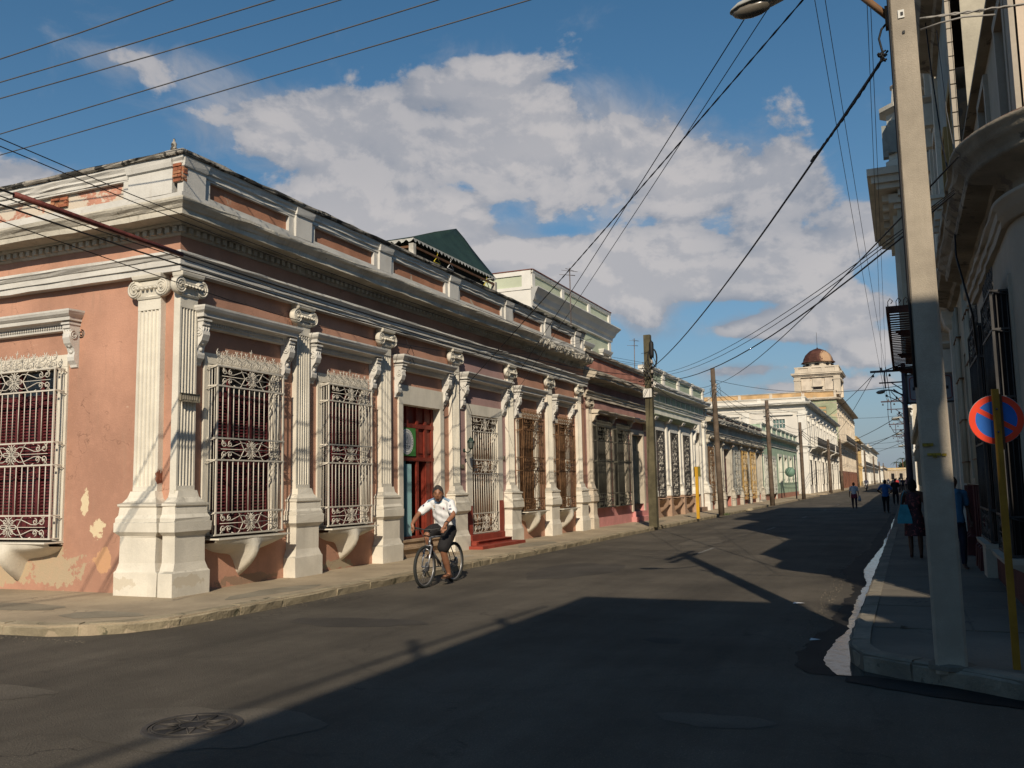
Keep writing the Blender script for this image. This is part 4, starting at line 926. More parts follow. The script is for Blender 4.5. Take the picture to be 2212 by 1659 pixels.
put('roof', MB().box(-20,-12.9,31.5,41.2,8.8,9.1).mesh('roof',M_roof), HU, (0,0,0)); put('side_wall', MB().box(-20,-12.62,41.18,41.2,5,9.7).mesh('side_wall',M_gw), HU, (0,0,0)); put('back_wall', MB().box(-20.1,-20,31.2,41.2,5,9.7).mesh('back_wall',M_pw), HU, (0,0,0))
# ---------------- house 3 : white and pale green, three tall windows and an arched door
M_g3 = pm('greyish_green_wall', (.40,.46,.34), .88, .08, 1.1, .2, 30); M_tan3 = pm('tan_dado', (.40,.27,.19), .9, .1, 1.4, .25, 30, spots=((.5,.36,.26),.66,2)); M_w3 = pm('clean_white_trim', (.70,.67,.60), .82, .06, 1.5, .2, 30, moss=((.16,.15,.12),.5))
H3 = thing('green_white_house', 'white and pale green house with three tall scroll-grille windows and an arched doorway', 'house', (-9.95,37.6,.13))
a,c = 37.57,49.5
o3 = [(38.75,40.05,1.02,3.95),(41.45,42.75,1.02,3.95),(44.05,45.25,1.02,3.95),(46.6,48.0,.35,4.25)]
wall(H3, FL, a, c, 1.0, 4.95, [(p,q,max(r,1.0),s) for p,q,r,s in o3], M_w3, reveal=M_w3)
wall(H3, FL, a, c, 0, 1.0, [(46.6,48.0,.35,1.0)], M_tan3, name='dado_wall')
for u in (38.2,40.75,43.4,46.1): pilaster(H3, FL, u, .13, .17, ztop=4.5, mat=M_w3, flutes=0, hd=.7, cap=False)
for u in (38.2,40.75,43.4,46.1):
    put('dado_pier', kit(('dp3',),FL,lambda: MB().stack([(.1,-.19,.19,.21),(1.0,-.18,.18,.20),(1.04,-.2,.2,.22)]),'dado_pier',M_tan3), H3, FL.W(u))
    put('pier_cap', kit(('pc3',),FL,lambda: MB().stack([(4.32,-.15,.15,.14),(4.36,-.2,.2,.22),(4.44,-.22,.22,.28),(4.5,-.22,.22,.3)]),'pier_cap',M_w3), H3, FL.W(u))
sweep_part(H3, FL, 'window_hood', [(-.02,4.40),(.16,4.41),(.22,4.46),(.30,4.54),(.32,4.58),(.05,4.66),(-.02,4.66)], 37.7, 46.4, pm('green_hood',(.36,.42,.27),.85,.1,1.5,.2), j=.004)
for (p,q,r,s) in o3[:3]:
    u=(p+q)/2; surround(H3, FL, u, (q-p)/2, 1.0, s, .13, M_w3, .05)
    put('shutter', MB().box(p,q,-.3,-.27,r,s).box(p,p+.1,-.3,-.2,r,s).box(q-.1,q,-.3,-.2,r,s).box(u-.05,u+.05,-.3,-.2,r,s).mesh('shutter',pm('maroon_shutter',(.075,.02,.018),.7,.15,3,.1),FL), H3, FL.W())
    g = cage(H3, FL, u, (q-p)/2-.0, [3.92,3.05,2.55,1.95,1.45,1.05], M_ironk, d=.10, nb=6, crest=False, label='black scroll-work window grille')
    me = kit(('vscr',),FL,lambda: [mb for mb in [MB()] if [ (spiral(mb,(sx*.42,1.3+.25*k),.10,1.3,pi/2,-sx,.011,8,4,off=.10),spiral(mb,(sx*.24,1.4+.25*k),.08,1.3,-pi/2,sx,.010,8,4,off=.10)) for sx in (-1,1) for k in range(10)]][0],'scroll_panel',M_ironk)
    put('scroll_panel', me, g, FL.W(u)); bowl_sill(H3, FL, u, .66, .95, M_tan3)
# arched doorway
m = MB(); n = 12; R = .7; pts = [(47.3+R*cos(pi-pi*i/n), 3.55+R*sin(pi*i/n)) for i in range(n+1)]
for i in range(n): (x0,z0_),(x1,z1_) = pts[i],pts[i+1]; m.quad((x0,-.02,z0_),(x1,-.02,z1_),(x1,-.02,4.26),(x0,-.02,4.26)); m.quad((x0,-.02,z0_),(x1,-.02,z1_),(x1,-.32,z1_),(x0,-.32,z0_))
put('door_arch', m.mesh('door_arch',M_w3,FL), H3, FL.W())
m = MB(); RR = .80; p2 = [(47.3+RR*cos(pi-pi*i/n), 0, 3.55+RR*sin(pi*i/n)) for i in range(n+1)]
m.tube([(x,.06,z) for x,_,z in p2],.09,6); m.stack([(.1,46.42,46.6,.10),(3.55,46.42,46.6,.10)]); m.stack([(.1,48.0,48.18,.10),(3.55,48.0,48.18,.10)]); m.stack([(4.2,47.2,47.4,.2),(4.6,47.15,47.45,.24)])
put('door_frame', m.mesh('door_frame',M_w3,FL), H3, FL.W())
put('door', MB().box(46.6,48.0,-.5,-.45,.3,3.3).box(46.6,46.7,-.45,-.4,.3,3.3).box(47.25,47.35,-.45,-.4,.3,3.3).box(47.9,48.0,-.45,-.4,.3,3.3).box(46.6,48,-.45,-.38,3.25,3.35).mesh('door',pm('dark_maroon_door',(.10,.02,.018),.6,.15,3,.1),FL), H3, FL.W())
put('fanlight', MB().box(46.6,48.0,-.5,-.47,3.3,4.25).mesh('fanlight',M_w3,FL), H3, FL.W())
put('door_step', MB().box(46.4,48.2,-.3,.28,.1,.34,.003).mesh('door_step',M_tan3,FL), H3, FL.W())
pilaster(H3, FL, 49.1, .18, .26, ztop=4.9, mat=M_w3, flutes=0, hd=1.2)
entab(H3, FL, a, c, 4.95, 5.58, 6.70, (M_w3,M_w3,M_g3), .45, panels=4)
for i in range(11): put('frieze_panel', kit(('fp3',),FL,lambda: MB().box(-.38,.38,-.01,.025,5.25,5.55),'frieze_panel',M_g3), H3, FL.W(38.3+i*1.05))
shell(H3, FL, a, c, 6.5, 12, M_pw)
# ---------------- house 4 : long low house, worn white with pink dado
M_w4 = pm('worn_white_wall', (.50,.46,.38), .88, .12, 1.2, .3, 30, spots=((.42,.30,.24),.62,1.6), streak=((.33,.29,.23),.4), moss=((.09,.08,.07),.9)); M_d4 = pm('brick_pink_dado', (.42,.17,.13), .88, .12, 1.4, .25, 30, spots=((.40,.28,.2),.66,2)); M_p4 = pm('coral_panel', (.52,.22,.17), .85, .1, 1.4, .2)
H4 = thing('long_pink_dado_house', 'long low worn white house with pink dado, coral parapet panels and yellow window cages', 'house', (-9.95,49.5,.13))
a,c = 49.53,71.0
o4 = [(49.95,51.3,.55,3.6),(52.1,53.4,.15,3.55),(54.9,56.9,.15,3.6),(57.9,59.9,.78,3.6),(61.0,63.0,.40,3.66),(64.6,66.6,.40,3.7),(67.8,69.6,.2,3.7)]
wall(H4, FL, a, c, .75, 4.3, [(p,q,max(r,.75),s) for p,q,r,s in o4], M_w4, reveal=M_w4)
wall(H4, FL, a, c, 0, .75, [(p,q,r,.75) for p,q,r,s in o4 if r<.74], M_d4, name='dado_wall')
for u in (49.65,51.7,54.1,57.4,60.45,63.8,67.2,70.3):
    pilaster(H4, FL, u, .16, .22, ztop=4.25, mat=M_w4, flutes=0, hd=.9, pedz=.6, cap=False)
    put('pier_cap', kit(('pc4',),FL,lambda: MB().stack([(3.72,-.17,.17,.14),(3.8,-.24,.24,.24),(3.95,-.2,.2,.2),(4.1,-.26,.26,.30),(4.2,-.28,.28,.34)],.006),'pier_cap',M_w4), H4, FL.W(u))
entab(H4, FL, a, c, 4.22, 4.82, 5.62, (M_w4,M_w4,M_p4), .45, panels=7, cope_j=.02)
sweep_part(H4, FL, 'window_hood', [(-.02,4.0),(.3,4.02),(.34,4.08),(.36,4.12),(-.02,4.16)], 49.7, 70.8, M_w4, j=.012)
for k,(p,q,r,s) in enumerate(o4):
    u=(p+q)/2; hw=(q-p)/2; surround(H4, FL, u, hw, r, s, .14, M_w4, .05)
    if k in (1,): door_leaves(H4, FL, u, hw, r, s, M_brown, d=-.2)
    elif k==2: door_leaves(H4, FL, u, hw, r, s, pm('plum_door',(.075,.018,.025),.6,.1), d=-.22, transom=.6)
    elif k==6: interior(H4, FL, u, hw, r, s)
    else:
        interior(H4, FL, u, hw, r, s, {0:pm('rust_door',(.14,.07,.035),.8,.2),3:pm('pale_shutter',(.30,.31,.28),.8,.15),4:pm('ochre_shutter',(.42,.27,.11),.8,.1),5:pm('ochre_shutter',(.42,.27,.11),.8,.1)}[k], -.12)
        cage(H4, FL, u, hw-.02, [s-.03,s-.5,s-.9,r+.9,r+.5,r+.03], {0:M_ironb,3:pm('pale_grey_iron',(.35,.36,.34),.7,.1)}.get(k,M_irony), d=.14, nb=7, crest=False, label={4:'ochre yellow window cage',5:'ochre yellow window cage'}.get(k))
put('door_step', MB().box(67.6,69.8,-.3,.35,.1,.24,.003).mesh('door_step',M_w4,FL), H4, FL.W())
shell(H4, FL, a, c, 5.5, 12, M_w4)
# ---------------- house 5 : mint green
M_m5 = pm('mint_wall', (.39,.50,.36), .88, .07, 1.1, .2, 30, spots=((.46,.48,.38),.66,1.5)); M_w5 = pm('mint_white_trim', (.62,.62,.53), .85, .08, 1.5, .2, moss=((.15,.14,.11),.7))
H5 = thing('mint_house', 'single-storey mint green house with white door frames and a balustraded green parapet', 'house', (-9.95,71,.13))
a,c = 71.03,95.6
o5 = [(71.8,74.2,.6,3.45),(75.9,78.3,.15,3.45),(80.6,82.6,1.45,3.7),(84.6,86.6,1.45,3.7),(88.6,90.2,1.45,3.7),(92.3,93.9,1.45,3.7)]
wall(H5, FL, a, c, .55, 4.6, [(p,q,max(r,.55),s) for p,q,r,s in o5], M_m5, reveal=M_w5)
wall(H5, FL, a, c, 0, .55, [(75.9,78.3,.15,.55)], pm('terracotta_dado',(.40,.20,.14),.88,.1,1.4,.2), name='dado_wall')
entab(H5, FL, a, c, 4.42, 5.02, 6.12, (M_w5,M_m5,M_m5), .55, panels=8, cope_j=.01)
for (p,q,r,s) in o5:
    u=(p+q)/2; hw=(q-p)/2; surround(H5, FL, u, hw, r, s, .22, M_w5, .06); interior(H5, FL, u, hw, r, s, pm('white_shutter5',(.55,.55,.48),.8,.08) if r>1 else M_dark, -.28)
for u,hw in ((73,1.1),(77.1,1.1)):
    cage(H5, FL, u, hw, [3.4,2.9,2.4,1.9,1.2,.65], pm('white_iron5',(.6,.6,.55),.6,.05), d=.12, nb=6, crest=False)
shell(H5, FL, a, c, 6.0, 12, M_m5)
def disc_sign(w, label, mat, r=.36):
    t = thing('round_sign', label, 'sign', w); 
    put('disc', MB().lathe([(r,-.03),(r,.03)],(0,0,0),24,'y').mesh('disc',mat), t, w); m = MB(); m.tube([(r*1.02*cos(2*pi*i/28),0,r*1.02*sin(2*pi*i/28)) for i in range(28)],.02,4,closed=True); put('rim', m.mesh('rim',M_ironk), t, w); put('bracket', MB().bar((-.9,0,0),(-r,0,0),.03).mesh('bracket',M_ironk), t, w)
disc_sign((-9.05,80.9,2.35), 'round grey green sign projecting from the mint house', pm('sign_green',(.15,.25,.19),.6,.05), .40)
# ================================================================== two-storey and distant buildings
def storey(b, fr, a, c, z0, z1, n, mats, wz, hw, door=(), hood_z=None, pil=True, grille=None, back=None, balcony=None, seed=0, proj=.0, frame_t=.18, detail=True):
    """one storey with n evenly spaced openings. mats=(wall,trim)"""
    Wm,Tm = mats; L = (c-a)/n; ops = []
    for i in range(n):
        u = a+L*(i+.5); lo = z0+.02 if i in door else wz[0]
        ops.append((u-hw,u+hw,max(lo,z0+.01),wz[1]))
    wall(b, fr, a, c, z0, z1, ops, Wm, reveal=Tm, nz=1)
    for i,(p,q,r,s) in enumerate(ops):
        u=(p+q)/2
        surround(b, fr, u, hw, r, s, frame_t, Tm, .07)
        interior(b, fr, u, hw, r, s, (back[i%len(back)] if back else M_dark), -.22)
        if hood_z: put('hood', kit(('fh',hw,hood_z),fr,lambda: MB().stack([(hood_z-.3,-hw-.1,hw+.1,.08),(hood_z-.12,-hw-.15,hw+.15,.2),(hood_z,-hw-.32,hw+.32,.34),(hood_z+.05,-hw-.32,hw+.32,.34)]).box(-hw-.25,-hw-.02,-.01,.26,hood_z-.62,hood_z-.12).box(hw+.02,hw+.25,-.01,.26,hood_z-.62,hood_z-.12),'hood',Tm), b, fr.W(u))
        if grille and i not in door:
            me = kit(('fg',hw,r,s),fr,lambda: [mb for mb in [MB()] if [mb.bar((-hw+2*hw*k/6,.1,r),(-hw+2*hw*k/6,.1,s),.02,4) for k in range(7)] and [mb.box(-hw,hw,.08,.12,z,z+.04) for z in (r,(r+s)/2,s-.04)]][0],'window_grille',grille)
            put('window_grille', me, b, fr.W(u))
    if pil:
        for i in range(n+1):
            u = a+L*i+(.25 if i==0 else -.25 if i==n else 0)
            put('pilaster', kit(('fp',round(L,2),z0,z1),fr,lambda: MB().stack([(z0,-.30,.30,.16),(z0+.9,-.28,.28,.14),(z0+.95,-.22,.22,.10),(z1-.4,-.21,.21,.10),(z1-.3,-.28,.28,.18),(z1-.1,-.32,.32,.24),(z1,-.32,.32,.24)],.004),'pilaster',Tm), b, fr.W(u))
def balcony(b, fr, a, c, z, d=.9, mat=None, rail=None, h=.95, brk=True, label=None):
    o = put('balcony', MB().box(a,c,0,d,z-.14,z).box(a+.05,c-.05,0,d-.06,z-.22,z-.14).mesh('balcony',mat,fr), b, fr.W(), label=label)
    m = MB(); m.box(a,c,d-.05,d-.01,z+h-.04,z+h); m.box(a,c,d-.05,d-.01,z+.06,z+.1)
    n = int((c-a)/.16); 
    for i in range(n+1): x = a+.02+(c-a-.04)*i/n; m.bar((x,d-.03,z),(x,d-.03,z+h),.012,4)
    for x in (a+.02,c-.02):
        m.box(x-.02,x+.02,0,d,z+h-.04,z+h)
        for k in range(5): m.bar((x,d*k/5,z),(x,d*k/5,z+h),.012,4)
    put('railing', m.mesh('railing',rail or M_ironk,fr), o, fr.W())
    if brk:
        k = max(2,int((c-a)/1.6))
        for i in range(k):
            u = a+.3+(c-a-.6)*i/(k-1); put('bracket', kit(('bk',z,d),fr,lambda: MB().prism([(-.02,z-.2),(d*.8,z-.2),(d*.7,z-.34),(.25,z-.45),(.12,z-.7),(-.02,z-.75)],-.12,.12,'dz'),'bracket',mat), o, fr.W(u))
    return o
def crown(b, fr, a, c, z, zp, mats, pw=.6, n=6, m0=0, m1=0, dent=True, piers=True):
    entab(b, fr, a, c, z, z+.7, zp, mats, pw, panels=n, m0=m0, m1=m1, dent=dent, cope_j=.01, piers=piers)
# ---------------- house 6 : white two-storey
M_w6 = pm('bright_white_wall', (.66,.62,.55), .85, .05, .8, .15, 20); M_t6 = pm('bright_white_trim', (.72,.69,.62), .85, .06, 1, .15, moss=((.20,.19,.16),.5)); M_rd = pm('maroon_leaf', (.12,.03,.03), .7, .1); M_gs = pm('greyish_shutter', (.30,.31,.30), .8, .1); M_ws = pm('whitish_shutter', (.5,.49,.45), .8, .08)
H6 = thing('white_two_storey_house', 'long white two-storey house with balcony, dentil cornice and plain sunlit side wall', 'house', (-9.95,106.5,.13))
F6 = F((-9.95,0),(0,1),(1,0)); a,c = 106.6,157.0
storey(H6, F6, a, c, .1, 5.2, 9, (M_w6,M_t6), (1.1,3.9), .62, door=(2,5,7), hood_z=4.55, back=[M_ws,M_rd,M_rd,M_ws,M_gs,M_rd,M_ws,M_gs,M_ws], grille=M_ironk)
storey(H6, F6, a, c, 5.7, 9.4, 9, (M_w6,M_t6), (5.9,8.3), .62, door=(0,1,2,3,4,5,6,7,8), hood_z=8.95, back=[M_dark,M_rd,M_ws,M_gs,M_ws,M_rd,M_ws,M_ws,M_gs])
sweep_part(H6, F6, 'string_course', [(-.02,5.15),(.1,5.17),(.14,5.35),(.3,5.42),(.32,5.5),(.1,5.56),(.1,5.72),(-.02,5.72)], a, c, M_t6, 1, 0, .006, 1.5)
balcony(H6, F6, 109.5, 123, 5.62, .95, M_t6); balcony(H6, F6, 124.5, 138, 5.62, .95, M_t6); balcony(H6, F6, 140, 153, 5.62, .95, M_t6)
crown(H6, F6, a, c, 9.4, 11.05, (M_t6,M_w6,M_w6), .75, 9, m0=1)
F6S = F((0,106.6),(1,0),(0,-1))
wall(H6, F6S, -30, -9.95, .1, 5.2, [(-14.6,-13.1,1.3,3.6),(-20,-18.6,1.3,3.6)], M_w6); wall(H6, F6S, -30, -9.95, 5.7, 9.4, [(-13.5,-12.2,7.6,8.6),(-19.5,-18.2,7.6,8.6)], M_w6)
for x in (-12.85,-18.85):
    interior(H6, F6S, x, .65, 7.6, 8.6, pm('sea_green_window',(.12,.20,.19),.5,.1), -.12); surround(H6, F6S, x, .65, 7.6, 8.6, .1, M_t6, .05)
    m = MB(); m.box(-.65,.65,-.1,-.06,8.06,8.13); m.box(-.03,.03,-.1,-.06,7.6,8.6); m.box(-.36,-.31,-.1,-.06,7.6,8.6); m.box(.31,.36,-.1,-.06,7.6,8.6); put('glazing_bars', m.mesh('glazing_bars',M_t6,F6S), H6, F6S.W(x))
    put('ledge', MB().box(-1.6,1.6,0,.25,9.05,9.2).mesh('ledge',M_t6,F6S), H6, F6S.W(x))
for x in (-13.85,-19.3): interior(H6, F6S, x, .75, 1.3, 3.6, M_ws, -.15); surround(H6, F6S, x, .75, 1.3, 3.6, .2, M_t6, .05)
sweep_part(H6, F6S, 'string_course', [(-.02,5.15),(.1,5.17),(.14,5.35),(.3,5.42),(.32,5.5),(.1,5.56),(.1,5.72),(-.02,5.72)], -30, -9.95, M_t6, 0, 1, .004, 1.5)
crown(H6, F6S, -30, -9.95, 9.4, 11.05, (M_t6,M_w6,M_w6), .75, 4, m1=1)
for x in (-10.3,-16.5): put('pilaster', MB().box(x-.45,x+.35,0,.12,.1,5.15).box(x-.45,x+.35,0,.12,5.72,9.4).box(x-.5,x+.38,0,.2,4.7,4.85).box(x-.5,x+.38,0,.2,8.95,9.1).mesh('pilaster',M_t6,F6S), H6, F6S.W())
shell(H6, F6, a+.2, c, 10.8, 20, M_w6)
# ---------------- house 7 : tall building with domed tower
M_c7 = pm('cream_stone', (.62,.54,.43), .88, .12, .5, .2, 12, spots=((.42,.30,.22),.62,.7), streak=((.34,.27,.19),.5), moss=((.14,.11,.08),.7)); M_o7 = pm('ochre_parapet', (.58,.38,.19), .88, .12, .6, .2, 10, spots=((.4,.33,.22),.6,.5)); M_g7 = pm('faded_green_band', (.34,.37,.24), .88, .12, .6, .2, 10, spots=((.5,.4,.26),.6,.6)); M_b7 = pm('brick_red_base', (.34,.16,.10), .9, .12, .8, .2, 10)
H7 = thing('tower_building', 'tall ochre and cream building topped by a square tower with a rusty red dome', 'building', (-9.95,162,.13))
F7 = F((-9.95,0),(0,1),(1,0)); a,c = 161.5,217.0
storey(H7, F7, a, c, 3.1, 7.3, 8, (M_c7,M_c7), (3.3,6.6), .8, door=range(8), pil=True, back=[M_ws])
put('base_wall', MB().box(a,c,-.3,.12,.0,3.1).mesh('base_wall',M_b7,F7), H7, F7.W(), label='brick red ground-level wall')
for i in range(8):
    u = a+(c-a)/8*(i+.5); put('base_door', kit(('bd7',),F7,lambda: MB().box(-.9,.9,.12,.16,.1,2.7).box(-.05,.05,.16,.2,.1,2.7).box(-.9,.9,.16,.2,1.4,1.5),'base_door',pm('brown_base_door',(.24,.10,.06),.85,.15)), H7, F7.W(u))
storey(H7, F7, a, c, 8.2, 14.3, 9, (M_c7,M_c7), (8.6,12.6), .75, door=(), hood_z=13.6, back=[M_brown,M_rd,M_brown,M_ws], pil=True)
balcony(H7, F7, a-.4, c-2, 8.1, 1.35, M_c7, M_ironk, 1.0)
sweep_part(H7, F7, 'string_course', [(-.02,7.2),(.15,7.25),(.2,7.6),(.4,7.8),(.4,8.2),(-.02,8.2)], a, c, M_c7, 1, 0, .01, 2)
crown(H7, F7, a, c, 14.3, 16.75, (M_c7,M_c7,M_o7), 1.1, 9, m0=1)
F7S = F((0,161.5),(1,0),(0,-1))
wall(H7, F7S, -42, -9.95, 8, 14.3, [(-14.5,-12.9,9,12)], M_o7, name='side_wall'); wall(H7, F7S, -42, -9.95, 0, 8, [], M_c7, name='side_wall')
put('side_band', MB().box(-42,-9.9,0,.1,14.0,15.0).box(-42,-9.9,0,.06,13.3,13.6).mesh('side_band',M_g7,F7S), H7, F7S.W()); put('quoin_strip', MB().box(-11.6,-9.9,0,.14,8,14.2).mesh('quoin_strip',M_g7,F7S), H7, F7S.W())
interior(H7, F7S, -13.7, .8, 9, 12)
entab(H7, F7S, -42, -9.95, 14.4, 15.1, 16.75, (M_c7,M_g7,M_o7), .7, panels=6, m1=1)
shell(H7, F7, a+.2, c, 16.2, 30, M_c7)
# tower
def tower():
    X0,X1,Y0,Y1 = -16.6,-9.4,163.5,171.5; zb,zt = 16.2,19.7
    b = put('tower', MB().box(X0+.25,X1-.25,Y0+.25,Y1-.25,zb,zt+1.2).mesh('tower',M_c7), H7, (0,0,0))
    P_ = lambda nm,mb,mt=M_c7,**k: put(nm, mb.mesh(nm,mt), b, (0,0,0), **k)
    for x in (X0+.35,X1-.35):
        for y in (Y0+.35,Y1-.35): P_('corner_pier', MB().box(x-.55,x+.55,y-.55,y+.55,zb,zt-.3).box(x-.65,x+.65,y-.65,y+.65,zt-.9,zt-.7))
    for k,(o,z0,z1) in enumerate(((.15,zt-.35,zt-.1),(.35,zt-.1,zt+.12),(.62,zt+.12,zt+.35),(.7,zt+.35,zt+.42))): P_('tower_cornice', MB().box(X0-o,X1+o,Y0-o,Y1+o,z0,z1))
    m = MB(); o = .05; m.box(X0-o,X1+o,Y0-o,Y1+o,zt+.42,zt+.7); m.box(X0+.05,X1-.05,Y0+.05,Y1-.05,zt+.7,zt+1.3); P_('tower_parapet', m)
    P_('tower_parapet', MB().box(X0-.1,X1+.1,Y0-.1,Y1+.1,zt+1.3,zt+1.52))
    for x in [X0+.3+(X1-X0-.6)*i/3 for i in range(4)]: P_('parapet_pier', MB().box(x-.3,x+.3,Y0-.06,Y0+.3,zt+.42,zt+1.32)); 
    for y in [Y0+.3+(Y1-Y0-.6)*i/3 for i in range(4)]: P_('parapet_pier', MB().box(X1-.3,X1+.06,y-.3,y+.3,zt+.42,zt+1.32))
    lt = pm('pale_tower_panel', (.60,.52,.42), .88, .12, .8, .2)
    for x in (-14.9,-13.0,-11.0): P_('wall_panel', MB().box(x-.75,x+.75,Y0+.12,Y0+.25,zb+.9,zt-.55), lt)
    P_('tower_window', MB().box(-13.7,-12.2,Y0+.05,Y0+.2,zb+1.0,zb+1.5), M_dark); P_('window_frame', MB().box(-13.9,-12.0,Y0+.0,Y0+.18,zb+1.5,zb+1.65).box(-13.9,-12.0,Y0+.0,Y0+.18,zb+.85,zb+1.0))
    for y in (165.5,167.5,169.5): P_('tower_window', MB().box(X1-.25,X1-.1,y-.5,y+.5,zb+.6,zt-.9), M_dark); P_('window_hood', MB().box(X1-.25,X1+.35,y-.8,y+.8,zt-.9,zt-.6))
    C = (-12.95,167.2); 
    P_('drum', MB().lathe([(2.55,0),(2.55,.35),(2.35,.4),(2.35,1.0),(2.5,1.1)],(C[0],C[1],zt+1.45),8,smooth=False,a0=pi/8))
    for k in range(8): a_ = pi/4*k; P_('drum_opening', MB().box(C[0]+2.2*sin(a_)-.4,C[0]+2.2*sin(a_)+.4,C[1]-2.2*cos(a_)-.1,C[1]-2.2*cos(a_)+.1,zt+1.95,zt+2.25), M_dark)
    md = pm('rusty_dome', (.085,.034,.025), .85, .25, .8, .2, 6, spots=((.17,.085,.05),.64,.5), patches=[((-11.3,165.2,23.2),(1.1,2.5,1.5),(.42,.27,.16))])
    P_('dome', MB().lathe([(2.95,0),(2.75,.2),(2.55,.35),(2.45,.8),(2.1,1.5),(1.4,2.15),(.6,2.5),(.15,2.62),(.1,2.75),(0,2.8)],(C[0],C[1],zt+2.5),12,smooth=False), md)
    P_('lightning_rod', MB().bar((C[0],C[1],zt+5.1),(C[0],C[1],zt+8),.04,4), M_ironk)
tower()
# ---------------- farther houses on the left side
def far_house(name, label, a, c, heights, mats, n, rows, pw=.5, seed=1, side=True, bal=(), fr=FL, back=None, flat=None, grille=None):
    b = thing(name, label, 'house', fr.W(a,0,.13)); z = .1
    backs = back or [M_dark,M_brown,M_ws,M_rd]
    for r in range(rows):
        z1 = z+heights[r]
        storey(b, fr, a, c, z, z1, n, (mats[0],mats[1]), (z+.9 if r==0 else z+.25, z1-1.0), .6 if (c-a)/n<4.5 else .8, door=(seed%n,), hood_z=z1-.5, back=backs[seed%3:]+backs[:seed%3], pil=(seed%2==0), grille=grille)
        if r in bal: balcony(b, fr, a+1, c-1, z+.1, 1.0, mats[1])
        z = z1
    entab(b, fr, a, c, z, z+.45, z+1.7, (mats[1],mats[0],mats[2]), pw, panels=max(2,n), cope_j=.01)
    shell(b, fr, a+.02, c-.02, z+1.4, 14, mats[0]); return b
M_y8 = pm('yellow_wall', (.60,.43,.20), .88, .08, .6, .1, 8); M_cr = pm('cream_wall', (.60,.52,.40), .88, .1, .6, .1, 8); M_pk = pm('peach_wall', (.55,.36,.27), .88, .1, .6, .1, 8); M_bl = pm('pale_blue_wall', (.40,.48,.50), .88, .1, .6, .1, 8); M_tn = pm('tan_wall', (.45,.36,.26), .9, .1, .6, .1, 8)
far_house('yellow_house', 'narrow two-storey yellow house right after the tower building', 224, 246, (5.2,4.6), (M_y8,M_y8,M_y8), 4, 2, .7, 1, bal=())
far_house('white_balcony_house', 'two-storey white house with a balcony and maroon upper door beyond the yellow one', 246.5, 300, (5.0,4.6), (M_t6,M_t6,M_t6), 8, 2, .8, 2, bal=(1,), back=[M_rd,M_gs,M_ws,M_rd])
far_house('cream_far_house', 'two-storey cream house with a peach parapet far down the street', 300.5, 390, (5.2,5.4), (M_cr,M_t6,M_pk), 11, 2, 1.1, 3, bal=(1,))
far_house('low_white_far_house', 'low white house beyond the cream two-storey one', 391, 440, (5.2,), (M_t6,M_t6,M_w6), 8, 1, .6, 2)
far_house('low_blue_far_house', 'low pale house with bluish wall near the end of the street', 441, 490, (5.6,), (M_bl,M_t6,M_t6), 8, 1, .6, 1)
far_house('low_tan_far_house', 'tan house closing the left row of the street', 491, 600, (6.4,), (M_tn,M_cr,M_pk), 12, 1, .6, 3)
# cross building closing the vista
FE = F((0,640),(1,0),(0,-1))
EB = thing('vista_house', 'tan and yellow house closing the far end of the street', 'house', (-5,640,.13))
storey(EB, FE, -30, 30, .1, 6.5, 12, (M_tn,M_cr), (1.2,5), 1.0, pil=True); entab(EB, FE, -30, 30, 6.5, 7.1, 8.6, (M_cr,M_y8,M_y8), .5, panels=10); shell(EB, FE, -30, 30, 8, 10, M_tn)
# ================================================================== RIGHT SIDE
FR = F((1.15,0),(0,1),(-1,0))
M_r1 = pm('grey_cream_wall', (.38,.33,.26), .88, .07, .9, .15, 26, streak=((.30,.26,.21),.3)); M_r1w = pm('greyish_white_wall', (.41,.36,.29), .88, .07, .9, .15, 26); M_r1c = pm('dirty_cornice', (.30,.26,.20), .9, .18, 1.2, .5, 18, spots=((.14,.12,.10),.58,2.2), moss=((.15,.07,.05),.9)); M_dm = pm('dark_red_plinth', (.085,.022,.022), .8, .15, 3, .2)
HR = thing('rounded_corner_house', 'shaded grey house on the right with rounded corner, curved cornice and black window cages', 'house', (1.15,11.3,.15))
RC = 1.25; ya = 9.35+RC    # rounded corner: centre (1.15+RC, ya)
o = [(11.05,12.3,.78,3.62),(13.35,14.5,.78,3.62)]
oo = [(10.75,11.85,.78,3.62),(13.0,14.3,.78,3.62)]
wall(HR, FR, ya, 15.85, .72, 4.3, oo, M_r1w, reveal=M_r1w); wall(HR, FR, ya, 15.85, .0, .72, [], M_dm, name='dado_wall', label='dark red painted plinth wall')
def round_sweep(b, name, prof, mat, n=12, side_len=9, fr_end=None, **k):
    """profile (d,z) swept round the corner and on along the cross street"""
    vs = []; kk = len(prof); cxx,cyy = 1.15+RC, ya; rows = []
    for i in range(n+1):
        t = pi/2*i/n; rows.append((-cos(t),-sin(t),cxx-RC*cos(t),cyy-RC*sin(t)))
    rows.append((0,-1,cxx+side_len,cyy-RC))
    for (nx,ny,x,y) in rows:
        for d,z in prof: vs.append((x+nx*d,y+ny*d,z))
    fs = [(i*kk+q,i*kk+q+1,(i+1)*kk+q+1,(i+1)*kk+q) for i in range(len(rows)-1) for q in range(kk-1)]
    m = MB(); m.add(vs,fs,True); me = m.mesh(name,mat,FX,False)
    return put(name, me, b, (0,0,0), **k)
round_sweep(HR,'corner_wall',[(0,.72),(0,4.3)],M_r1w); round_sweep(HR,'corner_plinth',[(.02,0),(.02,.72),(0,.725)],M_dm)
RA = [(0,4.22),(.06,4.22),(.06,4.30),(.09,4.31),(.09,4.40),(.13,4.42),(.14,4.46),(0,4.47)]
